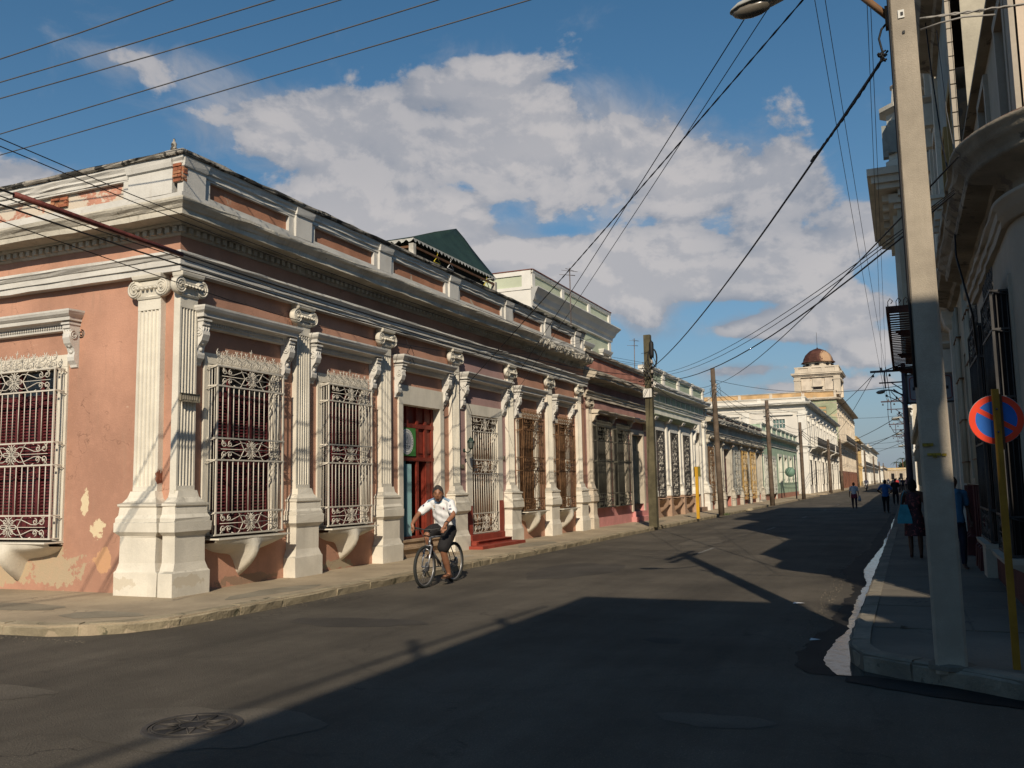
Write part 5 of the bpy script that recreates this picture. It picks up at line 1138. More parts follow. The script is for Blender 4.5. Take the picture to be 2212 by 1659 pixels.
RCn = [(0,4.46),(0,4.62),(.08,4.64),(.10,4.70),(.34,4.74),(.36,4.78),(.36,4.83),(.42,4.88),(.46,4.93),(.47,4.98),(.50,5.0),(.50,5.04),(.25,5.10),(0,5.12)]
for nm,pr_,mt in (('architrave',RA,M_r1w),('cornice',RCn,M_r1c)):
    sweep_part(HR, FR, nm, pr_, ya, 15.85, mt, j=.006, seg=.3); round_sweep(HR, nm, pr_, mt, 16)
for (p,q,r,s),L_ in zip(oo,('near','far')):
    u=(p+q)/2; hw=(q-p)/2; interior(HR, FR, u, hw, r, s, M_dark, -.2); surround(HR, FR, u, hw, .74, s, .12, M_r1w, .03)
    cage(HR, FR, u, hw+.05, [s-.04,s-.45,2.45,2.05,1.2,.80], M_ironk, d=.20, nb=10, crest=True, label='black iron window cage')
    put('shutter', MB().box(-hw-.02,hw+.02,.145,.165,s*0+.80,s-.05).box(-hw-.03,-hw-.0,.0,.16,.8,s-.05).mesh('shutter',M_dark,FR), HR, FR.W(u), label='black closed board behind the bars')
    put('window_sill', MB().stack([(.62,-hw-.12,hw+.12,.06),(.72,-hw-.16,hw+.16,.27),(.78,-hw-.16,hw+.16,.29)]).mesh('window_sill',M_r1w,FR), HR, FR.W(u))
put('pilaster', MB().stack([(.15,15.05,15.6,.14),(.75,15.05,15.6,.14),(.8,15.1,15.55,.08),(4.2,15.1,15.55,.08)]).mesh('pilaster',M_r1w,FR), HR, FR.W())
# upper storey, lower than a full floor, with lit side wall
M_lit = pm('sunlit_cream_upper_wall', (.60,.49,.38), .88, .05, .9, .1, 26)  # paler copy of the upper wall, sunlight put into its colour
FR2 = F((1.3,0),(0,1),(-1,0))
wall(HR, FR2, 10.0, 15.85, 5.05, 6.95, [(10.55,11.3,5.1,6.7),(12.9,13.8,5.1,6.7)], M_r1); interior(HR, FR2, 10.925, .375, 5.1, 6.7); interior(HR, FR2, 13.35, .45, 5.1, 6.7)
for u,hw in ((10.925,.375),(13.35,.45)): surround(HR, FR2, u, hw, 5.1, 6.7, .12, M_r1w, .05)
put('corner_strip', MB().stack([(5.05,10.0,10.3,.05),(6.9,10.0,10.3,.05)]).mesh('corner_strip',M_r1w,FR2), HR, FR2.W())
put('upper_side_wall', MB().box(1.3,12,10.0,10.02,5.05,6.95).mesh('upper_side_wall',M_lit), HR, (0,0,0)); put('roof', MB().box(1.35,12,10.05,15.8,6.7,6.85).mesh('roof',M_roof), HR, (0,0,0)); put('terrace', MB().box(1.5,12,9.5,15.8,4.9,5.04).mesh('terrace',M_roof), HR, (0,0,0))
put('coping', MB().box(-.08,.4,10.0-.0,15.85,6.95,7.0).mesh('coping',M_r1c,F((1.3,0),(0,1),(1,0)) if 0 else FX), HR, (1.25,0,0))
put('end_wall', MB().box(1.2,12,15.8,15.84,.1,6.9).mesh('end_wall',M_r1), HR, (0,0,0)); put('back_wall', MB().box(11.6,11.7,9.4,15.8,.1,6.9).mesh('back_wall',M_r1), HR, (0,0,0))
M_pc = pm('palace_wall', (.46,.42,.33), .88, .1, 1.0, .3, 20, spots=((.30,.30,.28),.6,1.3)); M_pcw = pm('palace_white', (.62,.58,.49), .85, .1, 1.0, .3, 20, moss=((.16,.09,.07),.7)); M_wd = pm('balcony_wood', (.085,.035,.026), .8, .2, 4, .2)
# ---- building B : piped wall with red dado, ochre strips
M_rb2 = pm('blue_grey_wall', (.30,.32,.30), .88, .12, 1.5, .3, 20, spots=((.42,.38,.30),.6,2)); M_och = pm('ochre_strip', (.40,.27,.11), .88, .15, 1.5, .3, 20); M_cw = pm('yellowish_white_wall', (.44,.40,.31), .88, .1, 1.2, .3, 20)
HB = thing('piped_wall_house', 'narrow old house with yellowish wall, dark red dado and rows of vertical pipes', 'house', (1.15,18,.15))
wall(HB, FR, 15.9, 20.75, 1.48, 5.1, [(17.6,18.9,1.6,3.9)], M_cw); wall(HB, FR, 15.9, 20.75, 0, 1.48, [(17.6,18.9,.2,1.48)], M_dm, name='dado_wall'); interior(HB, FR, 18.25, .65, .2, 3.9, M_brown)
for u in (16.2,16.6,17.05,19.3,19.75,20.3): put('pipe', MB().bar((u,.05,1.5),(u,.05,4.9),.035,8).mesh('pipe',M_cw,FR), HB, FR.W()); put('dado_post', MB().stack([(.15,u-.1,u+.1,.16),(.5,u-.09,u+.09,.14),(.55,u-.05,u+.05,.08),(1.46,u-.05,u+.05,.08)]).mesh('dado_post',M_dm,FR), HB, FR.W())
for z in (1.9,2.7,3.5,4.3): put('pipe_clamp', MB().box(16.1,17.2,.0,.09,z,z+.02).box(19.2,20.4,.0,.09,z,z+.02).mesh('pipe_clamp',M_ironb,FR), HB, FR.W())
wall(HB, FR, 15.9, 20.75, 5.3, 10.3, [(16.6,17.6,5.5,8.2),(18.9,19.9,5.5,8.2)], M_rb2); 
for u in (17.1,19.4): interior(HB, FR, u, .5, 5.5, 8.2); surround(HB, FR, u, .5, 5.5, 8.2, .15, M_och, .06)
sweep_part(HB, FR, 'cornice', [(0,5.05),(.1,5.07),(.14,5.15),(.35,5.2),(.4,5.3),(0,5.34)], 15.9, 20.75, M_r1c); sweep_part(HB, FR, 'cornice', [(0,10.2),(.1,10.22),(.14,10.3),(.35,10.35),(.42,10.48),(.42,10.54),(0,10.6)], 15.9, 20.75, M_r1c, j=.008)
put('cornice_return', MB().box(.75,1.16,18.8,20.74,6.98,7.05).box(.80,1.16,18.85,20.74,6.86,6.98).box(.88,1.16,18.9,20.74,6.78,6.86).mesh('cornice_return',M_pcw), HB, (0,0,0))
for k in range(3): put('return_bracket', MB().box(.93,1.16,18.95+.5*k,19.1+.5*k,6.3,6.78).box(.84,.93,18.95+.5*k,19.1+.5*k,6.6,6.78).mesh('return_bracket',M_pcw), HB, (0,0,0))
for i in range(20): z = 5.4+i*.24; put('quoin', MB().box(15.92,16.3 if i%2 else 16.2,-.01,.07,z,z+.22,.003).mesh('quoin',M_r1w,FR), HB, FR.W())
put('roof', MB().box(1.3,12,15.95,20.7,10.3,10.5).mesh('roof',M_roof), HB, (0,0,0)); put('end_wall', MB().box(1.3,12,15.86,15.9,5,10.5).mesh('end_wall',M_cw), HB, (0,0,0)); put('back_wall', MB().box(11.9,12,15.9,20.7,0,9.4).mesh('back_wall',M_cw), HB, (0,0,0))
# ---- building C : ornate palace with deep cornice, turret and wooden balcony
HC = thing('palace_house', 'ornate tall house with deep bracketed cornice, corner turret and brown wooden balcony', 'building', (1.15,21,.15))
storey(HC, FR, 20.8, 37.5, .1, 5.1, 5, (M_pc,M_pcw), (.9,3.9), .7, door=(2,), hood_z=4.5, back=[M_brown]); storey(HC, FR, 20.8, 37.5, 5.5, 12.2, 5, (M_pc,M_pcw), (5.7,9.4), .6, door=range(5), hood_z=10.1, back=[M_brown])
sweep_part(HC, FR, 'string_course', [(0,5.05),(.1,5.1),(.3,5.3),(.3,5.5),(0,5.52)], 20.8, 37.5, M_pcw)
sweep_part(HC, FR, 'cornice', [(0,12.0),(.12,12.02),(.15,12.2),(.25,12.3),(.36,12.38),(.38,12.5),(.42,12.6),(.45,12.7),(0,12.8)], 20.8, 37.5, M_pcw, 1, 0, .004)
for i in range(22): put('cornice_bracket', kit(('cbk',),FR,lambda: MB().prism([(0,12.3),(.33,12.3),(.3,12.2),(.2,12.1),(.1,12.0),(0,11.9)],-.09,.09,'dz'),'cornice_bracket',M_pcw), HC, FR.W(21.1+i*.76))
# projecting corner bay with the cornice tip towards the street
bay = put('corner_bay', MB().box(.25,1.2,27.2,33.5,5.5,9.5).mesh('corner_bay',M_pc), HC, (0,0,0))
for (o_,z0,z1) in ((.08,9.2,9.35),(.2,9.35,9.6),(.5,9.7,9.85),(.62,9.85,10.05),(.72,10.05,10.25)): put('bay_cornice', MB().box(.25-o_,1.15,27.2-o_,33.5+o_,z0,z1).mesh('bay_cornice',M_pcw), bay, (0,0,0))
for i in range(7): put('bay_bracket', MB().box(-.12,.25,27.3+i*.98,27.45+i*.98,9.5,9.7).mesh('bay_bracket',M_pcw), bay, (0,0,0))
for x in (.3,.6,.9): put('bay_bracket', MB().box(x,x+.12,26.85,27.2,9.5,9.7).mesh('bay_bracket',M_pcw), bay, (0,0,0))
for y in (28.6,30.4,32.1): put('bay_window', MB().box(.22,.26,y-.4,y+.4,6,8.6).mesh('bay_window',M_brown), bay, (0,0,0)); put('bay_pilaster', MB().box(.14,.26,y-.75,y-.6,5.5,9.2).mesh('bay_pilaster',M_pcw), bay, (0,0,0))
tr = put('turret', MB().lathe([(.62,0),(.62,.5),(.52,.55),(.52,1.9),(.72,2.0),(.72,2.12),(.35,2.3),(.3,2.75),(.36,2.8),(.1,3.0),(0,3.2)],(.62,27.9,10.25),8,smooth=False,a0=pi/8).mesh('turret',M_pcw), HC, (0,0,0))
for k in range(8): a_ = pi/8+pi/4*k+pi/8; put('louvre', MB().box(.62+.50*cos(a_)-.13,.62+.50*cos(a_)+.13,27.9+.5*sin(a_)-.13,27.9+.5*sin(a_)+.13,10.95,11.9).mesh('louvre',M_rb2), tr, (0,0,0))
# wooden balcony with joists and open boards
bl = put('wooden_balcony', MB().box(-.17,-.10,21.6,33.6,5.30,5.44).box(-.17,1.1,21.55,21.65,5.30,5.44).box(-.17,1.1,33.55,33.65,5.3,5.44).mesh('wooden_balcony',M_wd), HC, (0,0,0), label='brown wooden balcony with gaps between its boards')
for i in range(33): put('floor_board', MB().box(-.10,1.1,21.75+i*.36,21.75+i*.36+.17,5.395,5.41).mesh('floor_board',M_wd), bl, (0,0,0))
for k,x in enumerate((-.12,.05,.2,.4,.6,.85)): put('scroll_hook', MB().tube([(x,21.6,5.44),(x,21.6,5.55),(x+.05,21.6,5.62),(x+.1,21.6,5.56),(x+.06,21.6,5.5)],.012,4).mesh('scroll_hook',M_wd), bl, (0,0,0))
for k in range(16): put('scroll_hook', MB().tube([(-.13,22.2+k*.72,5.44),(-.13,22.2+k*.72,5.56),(-.13,22.3+k*.72,5.6)],.012,4).mesh('scroll_hook',M_wd), bl, (0,0,0))
for y in (24.5,29,33.4): put('strut', MB().prism([(1.15,5.3),(.0,5.3),(.1,5.2),(.7,5.1),(1.0,4.7),(1.15,4.5)],y-.07,y+.07,'uz').mesh('strut',M_wd), bl, (0,0,0))
shell(HC, FR, 20.85, 37.4, 12.7, 12, M_pc)
sg = thing('hanging_sign_box', 'grey sign box with a red rounded outline hanging behind the concrete pole', 'sign', (.63,22,3.6))
M_sb = pm('sign_box_grey', (.23,.25,.28), .5, .05, 3, 0); M_rl = pm('sign_red_line', (.22,.05,.05), .5, .05)
put('panel', MB().box(-.46,.46,-.09,.09,-.3,.3).mesh('panel',M_sb), sg, (.63,22,3.6)); put('edge_frame', MB().box(-.5,-.46,-.1,.1,-.33,.33).box(.46,.5,-.1,.1,-.33,.33).box(-.5,.5,-.1,.1,.3,.33).box(-.5,.5,-.1,.1,-.33,-.3).mesh('edge_frame',M_ironk), sg, (.63,22,3.6))
rr = [( .36*sx+.06*cos(t)*1, .2*sz+.05*sin(t)) for sx,sz,t0 in ((1,1,0),(-1,1,pi/2),(-1,-1,pi),(1,-1,3*pi/2)) for t in (t0,t0+pi/4,t0+pi/2)]
put('red_outline', MB().tube([(x,-.095,z) for x,z in rr],.012,4,closed=True).mesh('red_outline',M_rl), sg, (.63,22,3.6)); put('dark_bar', MB().box(-.36,-.1,-.1,-.09,-.04,.03).box(-.05,.36,-.1,-.09,-.04,.03).mesh('dark_bar',M_blk), sg, (.63,22,3.6))
put('bracket', MB().bar((.0,0,.3),(.0,0,.48),.02).bar((-.5,0,.48),(.55,0,.48),.02).mesh('bracket',M_ironk), sg, (.63,22,3.6))
# ---- low houses on the right
far_house('low_right_house', 'low house on the shaded right side just past the palace', 38, 66, (4.0,), (M_r1,M_r1w,M_r1), 6, 1, .45, 2, fr=FR)
far_house('second_low_right_house', 'second low cream house on the shaded right side', 66.5, 96, (4.2,), (M_cw,M_r1w,M_cw), 6, 1, .45, 1, fr=FR)
far_house('right_block_house', 'pale two-storey house on the right beyond the cross street', 107, 150, (4.6,4.0), (M_cr,M_t6,M_cr), 7, 2, .5, 2, fr=FR)
far_house('distant_right_house', 'distant low house on the right seen edge-on', 151, 240, (4.8,), (M_y8,M_cr,M_y8), 9, 1, .5, 3, fr=FR)
# ---- building behind the camera on the right that throws the big shadow
FB = F((1.15,0),(0,1),(-1,0)); FBS = F((0,-.65),(1,0),(0,1))
HS = thing('near_corner_building', 'two-storey building on the near right corner whose roof shades the crossing', 'building', (1.15,-.65,.15))
storey(HS, FB, -24, -.65, .15, 4.2, 7, (M_r1,M_r1w), (.9,3.4), .6, back=[M_brown]); storey(HS, FB, -24, -.65, 4.2, 7.8, 7, (M_r1,M_r1w), (4.6,7.0), .6, back=[M_brown])
wall(HS, FBS, 1.15, 3.70, .15, 7.8, [], M_r1); wall(HS, FBS, 3.70, 4.06, .15, 7.1, [], M_r1); wall(HS, FBS, 4.06, 22, .15, 7.8, [(6,7.2,.9,3.4)], M_r1);  # slot added in the unseen front so sun reaches the no-parking disc
for u in (6.6,): interior(HS, FBS, u, .6, .9, 3.4, M_brown)
SC = [(-.02,7.7),(.1,7.75),(.15,8.0),(.40,8.1),(.45,8.3),(.45,8.35),(-.02,8.35)]
sweep_part(HS, FB, 'cornice', SC, -24, -.65, M_r1c, 0, 1); sweep_part(HS, FBS, 'cornice', SC, 1.15, 3.70, M_r1c, 1, 0); sweep_part(HS, FBS, 'cornice', SC, 4.06, 22, M_r1c, 0, 0)  # cornice broken at the added sun slot
put('roof', MB().box(1.15,3.70,-24,-.65,8.1,8.34).box(3.70,4.95,-24,-2.4,8.1,8.34).box(4.95,22,-24,-.65,8.1,8.34).mesh('roof',M_roof), HS, (0,0,0)); put('back_wall', MB().box(21.9,22,-24,-.65,0,8).box(1.2,22,-24.1,-24,0,8).mesh('back_wall',M_r1), HS, (0,0,0))  # roof cut back behind the added slot to clear the sunbeam
m = MB(); m.tube([(.55,-14,8.75),(.55,-9,8.62),(.55,-5.2,8.56),(.6,-1.5,8.45)],.03,4); m.bar((.75,-5.2,8.3),(.5,-5.2,8.95),.05,4); m.bar((.7,-3,8.3),(.55,-3,8.62),.06,4); put('roof_cable', m.mesh('roof_cable',M_ironk), HS, (0,0,0))
# ================================================================== poles, lamps, signs, wires
M_pole_w = pm('weathered_pole_wood', (.135,.10,.072), .9, .2, 2.5, .5, 14, streak=((.06,.04,.028),.7)); M_pole_g = pm('mossy_pole', (.105,.092,.055), .9, .2, 2, .4, 14, streak=((.07,.06,.03),.6)); M_blackc = pm('black_cable', (.012,.012,.013), .6, .1, 3, 0); M_conc = pm('pole_concrete', (.40,.345,.27), .92, .12, 2.2, .35, 110, fine=.12, streak=((.28,.24,.19),.4)); M_cer = pm('insulator_ceramic', (.35,.30,.26), .3, .1, 3, 0); M_cabg = pm('grey_cable', (.10,.10,.105), .6, .1, 3, 0); M_stl = pm('purplish_steel', (.085,.07,.09), .6, .15, 2, .1); M_lmp = pm('lamp_alloy', (.42,.42,.38), .5, .1, 3, .05); M_yel = pm('yellow_post_paint', (.30,.15,.012), .7, .12, 4, .2, 50, streak=((.30,.16,.02),.5), spots=((.25,.14,.04),.70,9))
def tangle(w, n, r, h, seed, tr=.008):
    rnd = random.Random(seed); m = MB()
    for i in range(n):
        p = [(rnd.gauss(0,r),rnd.gauss(0,r),rnd.uniform(-h,h)) for _ in range(4)]
        pts = []
        for k in range(9):
            t = k/8*3; a = min(2,int(t)); q = t-a; q = q*q*(3-2*q); pts.append(tuple(p[a][j]+(p[a+1][j]-p[a][j])*q for j in range(3)))
        m.tube(pts, tr, 4)
    return m
def wood_pole(x, y, h, r, label, mat=None, lean=(0,0), square=False, z0=.11, group='wooden utility poles along the left pavement', fittings=True, seed=1):
    t = thing('utility_pole', label, 'pole', (x,y,z0), group); mat = mat or M_pole_w; H = h-z0
    m = MB()
    if square: m.add([(sx*r*k,sy*r*k,z) for z,k in ((0,1.05),(H,.85)) for sx,sy in ((-1,-1),(1,-1),(1,1),(-1,1))],[(0,1,2,3),(7,6,5,4)]+[(k,(k+1)%4,4+(k+1)%4,4+k) for k in range(4)])
    else: m.lathe([(r*1.15,0),(r*1.08,H*.3),(r,H*.7),(r*.85,H)],(0,0,0),10)
    m.v = [(a+lean[0]*c/H, b+lean[1]*c/H, c) for a,b,c in m.v]
    put('shaft', m.mesh('shaft',mat), t, (x,y,z0))
    if fittings:
        tw = (x+lean[0]*.85, y+lean[1]*.85, z0+H*.86)
        m = MB()
        for k in range(3): m.lathe([(.0,0),(.035,.01),(.05,.04),(.03,.07),(.045,.1),(0,.13)],(r*.9,-r*.4,.1-.16*k),8)
        put('insulator', m.mesh('insulator',M_cer), t, tw); put('wire_tangle', tangle(None,6,r*1.2,.45,seed).mesh('wire_tangle',M_blackc), t, tw, kind='stuff')
    return t
p1 = wood_pole(-8.1,31.0,6.85,.135,'mossy square utility pole with a black coil at its top before the pink house', M_pole_g, square=True, seed=5)
m = MB(); m.lathe([(0,0),(.075,.02),(.085,.12),(.085,.50),(.07,.58),(0,.6)],(.16,-.1,6.0),10); m.lathe([(0,0),(.045,.02),(.045,.2),(0,.22)],(.15,-.09,6.42),8)
put('splice_closure', m.mesh('splice_closure',M_blackc), p1, (-8.1,31,.0))
m = MB()
for k in range(4): m.tube([(.15+.02*k,-.1-.13*cos(a)*.2,6.05+.02*k+.30*sin(a)-.13+.0) if 0 else (.17+.16*cos(a)+.01*k,-.12,6.0+.34*sin(a)) for a in [2*pi*i/18 for i in range(18)]],.014,5,closed=True)
put('cable_coil', m.mesh('cable_coil',M_blackc), p1, (-8.1,31,.0)); put('junction_box', MB().box(-.17,.13,-.2,-.13,4.62,4.92,.003).mesh('junction_box',M_w3), p1, (-8.1,31,.0))
put('wire_tangle', tangle(None,14,.14,.42,8,.011).mesh('wire_tangle',M_blackc), p1, (-8.08,30.95,5.3), kind='stuff'); put('wire_tangle', tangle(None,8,.16,.35,18,.010).mesh('wire_tangle',M_cabg), p1, (-8.08,30.95,5.6), kind='stuff')
for z in (4.95,5.15,5.45,5.8): put('insulator', MB().lathe([(0,0),(.04,.01),(.05,.05),(.03,.08),(.045,.11),(0,.13)],(.17,-.17,z),8).mesh('insulator',M_cer), p1, (-8.1,31,0))
wood_pole(-7.75,41.7,6.85,.12,'brown wooden pole next after the mossy one, before the pink-dado house', lean=(-.12,0), seed=2)
wood_pole(-7.58,57.6,6.6,.13,'greyish wooden pole in front of the yellow window cages', lean=(-.05,0), seed=3)
wood_pole(-7.5,75.5,6.25,.13,'wooden pole standing by the right part of the mint house', seed=4)
wood_pole(-8.3,77.9,3.7,.05,'thin grey pipe pole beside the round green sign', M_stl, fittings=False)
for i,(y,h,l) in enumerate(((111,6.3,'wooden pole at the first bays of the white two-storey house'),(132,7.2,'tall wooden pole at the far end of the white two-storey house'),(179,8.2,'wooden pole in front of the tower building arcade'),(215,8,'wooden pole at the end of the tower building'),(275,8,'distant pole before the maroon upper door'),(335,7.5,'distant pole beyond the white balcony house'),(400,8,'farthest pole on the left pavement'))): wood_pole(-8.0,y,h,.17 if y<200 else .2,l,seed=10+i)
# yellow flat sign post on the left pavement
t = thing('yellow_sign_post','bright yellow flat sign post seen edge-on on the left pavement','sign post',(-8.0,37.85,.12)); w=(-8.0,37.85,.12)
M_by = pm('bright_yellow', (.55,.31,.02), .6, .06, 3, .05)
put('post', MB().box(-.06,-.006,-.05,.05,0,2.15).box(.006,.06,-.04,.06,0,2.15).box(-.012,.012,-.03,.03,0,2.12).mesh('post',M_by), t, w); put('sign_panel', MB().box(-.12,.15,.08,.11,1.74,2.16).mesh('sign_panel',pm('olive_panel',(.16,.15,.04),.6,.1)), t, w); put('ground_wedge', MB().prism([(0,0),(.34,0),(0,.3)],-.02,.02,'uz').mesh('ground_wedge',M_stl), t, (-9.0,38.9,.12)) if 0 else None
# ---------------- concrete pole on the right corner
CPX,CPY = .24,8.08; cp = thing('concrete_pole','thick tapered grey concrete utility pole at the right corner kerb, its upper part sunlit','pole',(CPX,CPY,.15)); w=(CPX,CPY,.15)
def tap(z): return (-.004*z, .116-.0028*z)
m = MB(); zs=[-.05,.3,1,2,3,4,5,6,7,8.05]; vs=[]
for z in zs:
    cx_,r = tap(z); e = r*.82
    for (a,b_) in ((-r,-e),(-e,-r),(e,-r),(r,-e),(r,e),(e,r),(-e,r),(-r,e)): vs.append((cx_+a+random.uniform(-.002,.002),b_*1.1,z))
n=8; m.add(vs,[(i*n+k,i*n+(k+1)%n,(i+1)*n+(k+1)%n,(i+1)*n+k) for i in range(len(zs)-1) for k in range(n)]+[tuple(range(n))[::-1],tuple((len(zs)-1)*n+k for k in range(n))])
put('shaft', m.mesh('shaft',M_conc), cp, w)
M_ym = pm('faded_yellow_marks',(.34,.24,.03),.8,.3,20,0)
def mark(x0,x1,z0,z1): return MB().box(x0,x1,-.137,-.131,z0,z1,.001)
for (x0,x1,z0,z1) in ((-.10,-.02,1.72,1.745),(-.07,.03,1.645,1.665),(.035,.07,1.64,1.66),(-.03,.0,1.63,1.65)): put('yellow_mark', mark(x0,x1,z0,z1).mesh('yellow_mark',M_ym), cp, w)
put('base_mortar', MB().lathe([(.175,-.02),(.17,.012),(.13,.03),(.11,.035)],(0,0,0),11,smooth=False).mesh('base_mortar',M_sideR), cp, w)
put('metal_tag', MB().box(-.055,-.005,-.122,-.112,5.33,5.40,.002).mesh('metal_tag',M_pw), cp, w); put('tag_hole', MB().box(-.035,-.015,-.126,-.122,5.35,5.38).box(-.03,-.01,-.121,-.118,5.19,5.215).mesh('tag_hole',M_blk), cp, w)
put('downlead', MB().tube([(-.118-.001*z,-.11,z) if 1 else 0 for z in (2.2,3,4,4.6,5.1,5.6,6.6,7.6)],.012,5).mesh('downlead',M_blackc), cp, w)
for y,z in ((0,7.75),(.0,7.35)): put('crossarm', MB().box(-.22,-.12,-1.2+y,1.35+y,z-.06,z+.06).mesh('crossarm',M_stl), cp, w)
for k in range(5): put('insulator', MB().lathe([(0,0),(.03,.0),(.05,.03),(.03,.06),(.045,.09),(0,.12)],(-.17,-1.05+.5*k,7.81),8).mesh('insulator',M_cer), cp, w)
put('bracket', MB().bar((-.13,0,5.42),(-.33,0,5.66),.03,6).box(-.155,-.115,-.05,.05,5.32,5.50).mesh('bracket',M_ironb), cp, w)
put('cable_loop', MB().tube([(-.15,0,5.36),(-.19,0,5.32),(-.215,0,5.24),(-.20,0,5.15),(-.185,0,5.08),(-.15,-.0,5.12)],.010,5).mesh('cable_loop',M_blackc), cp, w)
put('cable_grip', tangle(None,9,.02,.05,3,.008).mesh('cable_grip',M_blackc), cp, (CPX-.20,CPY,5.22), kind='stuff')
sl_ = thing('street_lamp','cobra-head street lamp on an arm reaching over the road from the concrete pole','lamp',(.1,8.0,6.4))
def cobra(parent, w, s=1., dirx=-1):
    m = MB(); n = 14; prof = [(-.02,.02),(-.0,.05),(.08,.10),(.25,.13),(.40,.12),(.52,.08),(.60,.045),(.66,.04)]
    vs=[]; 
    for (x,r) in prof:
        for k in range(n): a=2*pi*k/n; vs.append((x*s, r*s*1.15*cos(a), (max(-.02,sin(a))*r*.75 + .0)*s + .12*x*s))
    m.add(vs,[(i*n+k,i*n+(k+1)%n,(i+1)*n+(k+1)%n,(i+1)*n+k) for i in range(len(prof)-1) for k in range(n)]+[tuple(range(n))[::-1],tuple((len(prof)-1)*n+k for k in range(n))],True); put('lamp_housing', m.mesh('lamp_housing',M_lmp), parent, w)
    m = MB(); vs=[]; prof=[(.0,.01),(.03,.05),(.1,.085),(.2,.10),(.3,.095),(.38,.07),(.43,.02)]
    for (x,r) in prof:
        for k in range(n): a=2*pi*k/n; vs.append((x*s, r*s*1.1*cos(a), (-.01-.0+min(0,sin(a))*r*1.05)*s+.12*x*s))
    m.add(vs,[(i*n+k,i*n+(k+1)%n,(i+1)*n+(k+1)%n,(i+1)*n+k) for i in range(len(prof)-1) for k in range(n)],True); put('lamp_bowl', m.mesh('lamp_bowl',pm('yellowed_lamp_bowl',(.16,.14,.11),.25,.15,5,0,spec=.6)), parent, w)
cobra(sl_, (-1.19,8.0,5.87), .85)
put('arm', MB().tube([(-.66,8,5.93),(-.3,8,6.08),(.0,8,6.3),(.12,8.05,6.45)],.025,6).mesh('arm',M_stl), sl_, (0,0,0))
# steel poles further on
def steel_pole(x,y,h,label,r=.09,arms=True,sy=0):
    t = thing('steel_pole', label, 'pole', (x,y,.15), 'purplish steel poles along the right pavement'); w=(x,y,0)
    put('shaft', MB().lathe([(r*1.15,.1),(r,h*.6),(r*.9,h)],(0,0,0),8).mesh('shaft',M_stl), t, w)
    if arms:
        put('crossarm', MB().box(-1.2,.5,-.05,.05,h-.32,h-.24).mesh('crossarm',M_stl), t, w); put('crossarm', MB().box(-.9,.1,-.03,.03,h-.76,h-.71).mesh('crossarm',M_stl), t, w)
        put('brace', MB().bar((-.75,0,h-.28),(0,0,h-.05),.03).bar((-.68,0,h-.26),(-.68,0,h-.95),.035).bar((-.45,0,h-.75),(-.05,0,h-1.05),.025).bar((-.40,0,h-1.0),(0,0,h-1.35),.03).mesh('brace',M_stl), t, w)
        for k in range(5): put('insulator', MB().lathe([(0,0),(.04,.01),(.05,.04),(.03,.07),(.04,.1),(0,.12)],(-1.1+.3*k,0,h-.24 if k%2 else h-.50),6).mesh('insulator',M_cer if k%2 else M_ironk), t, w)
        for k,(xx,zz) in enumerate(((-.65,-1.6),(-.3,-1.7),(-.25,-2.3))): put('bracket', MB().bar((xx,0,h+zz+.35),(0,0,h+zz),.018).lathe([(0,0),(.03,.02),(.04,.07),(0,.12)],(xx,0,h+zz+.3),6).mesh('bracket',M_ironk), t, w)
    return t
def far_lamp(x,y,z,s,label,polex):
    t = thing('street_lamp', label, 'lamp', (polex,y,z), 'street lamps on the far steel poles'); cobra(t,(x,y,z),s); put('arm', MB().tube([(x+.5*s,y,z+.08),(x+.75*s,y,z+.06),(polex,y,z-.18)],.03,5).tube([(x+.7*s,y,z+.02),(polex,y,z-.62)],.02,4).mesh('arm',M_stl), t, (0,0,0))
steel_pole(.18,38,6.08,'purplish steel pole with crossarms just left of the concrete pole'); far_lamp(-.84,38,4.98,.75,'cobra street lamp on the nearest steel pole',.18)
steel_pole(.17,56,6.3,'second steel pole beyond the first, lower in the picture'); far_lamp(-.52,56,5.0,.95,'bright street lamp on the second steel pole',.17)
steel_pole(.2,80,6.3,'third steel pole on the right pavement'); far_lamp(-.55,80,5.2,.9,'dark street lamp on the third steel pole',.2)
steel_pole(.2,104,6.3,'fourth steel pole on the right pavement'); far_lamp(-.5,104,5.0,1.1,'small bright street lamp farthest down the right side',.2)
t = solo('red_cable_loop', MB().tube([(-.45,38,4.6),(-.47,38,4.1),(-.44,38,3.7),(-.3,38,3.4),(.0,38,3.28),(.15,38,3.3)],.014,4).mesh('red_cable_loop',pm('red_cable',(.35,.08,.09),.6,.1)), 'thin red cable looping down beside the nearest steel pole', 'cable')
# ---------------- no parking sign
NP = (.69,8.10,2.07); M_nr = pm('sign_red', (.70,.045,.012), .45, .04, 3, 0, fine=0); M_nb = pm('sign_blue', (.012,.11,.42), .45, .05, 3, 0, fine=0, spots=((.3,.4,.5),.79,14))
t = thing('no_parking_sign','round red and blue no-parking disc on a yellow post at the right corner','sign',(.69,8.05,.15))
def ring(r0,r1,y,n=40):
    m=MB(); vs=[]; 
    for k in range(n): a=2*pi*k/n; vs+=[(r0*cos(a),y,r0*sin(a)),(r1*cos(a),y,r1*sin(a))]
    return m.add(vs,[(2*k,2*k+1,(2*k+3)%(2*n),(2*k+2)%(2*n)) for k in range(n)])
dsc = put('disc', MB().lathe([(0,.0),(.196,.0),(.198,.002),(.198,.004),(.196,.006),(0,.006)],(0,0,0),40,'y',False).mesh('disc',pm('sign_back',(.3,.3,.3),.6,.1)), t, NP)
put('blue_field', MB().lathe([(0,0),(.150,0),(.150,.002)],(0,-.003,0),40,'y',False).mesh('blue_field',M_nb), dsc, NP); put('red_ring', ring(.148,.194,-.0035).mesh('red_ring',M_nr), dsc, NP)
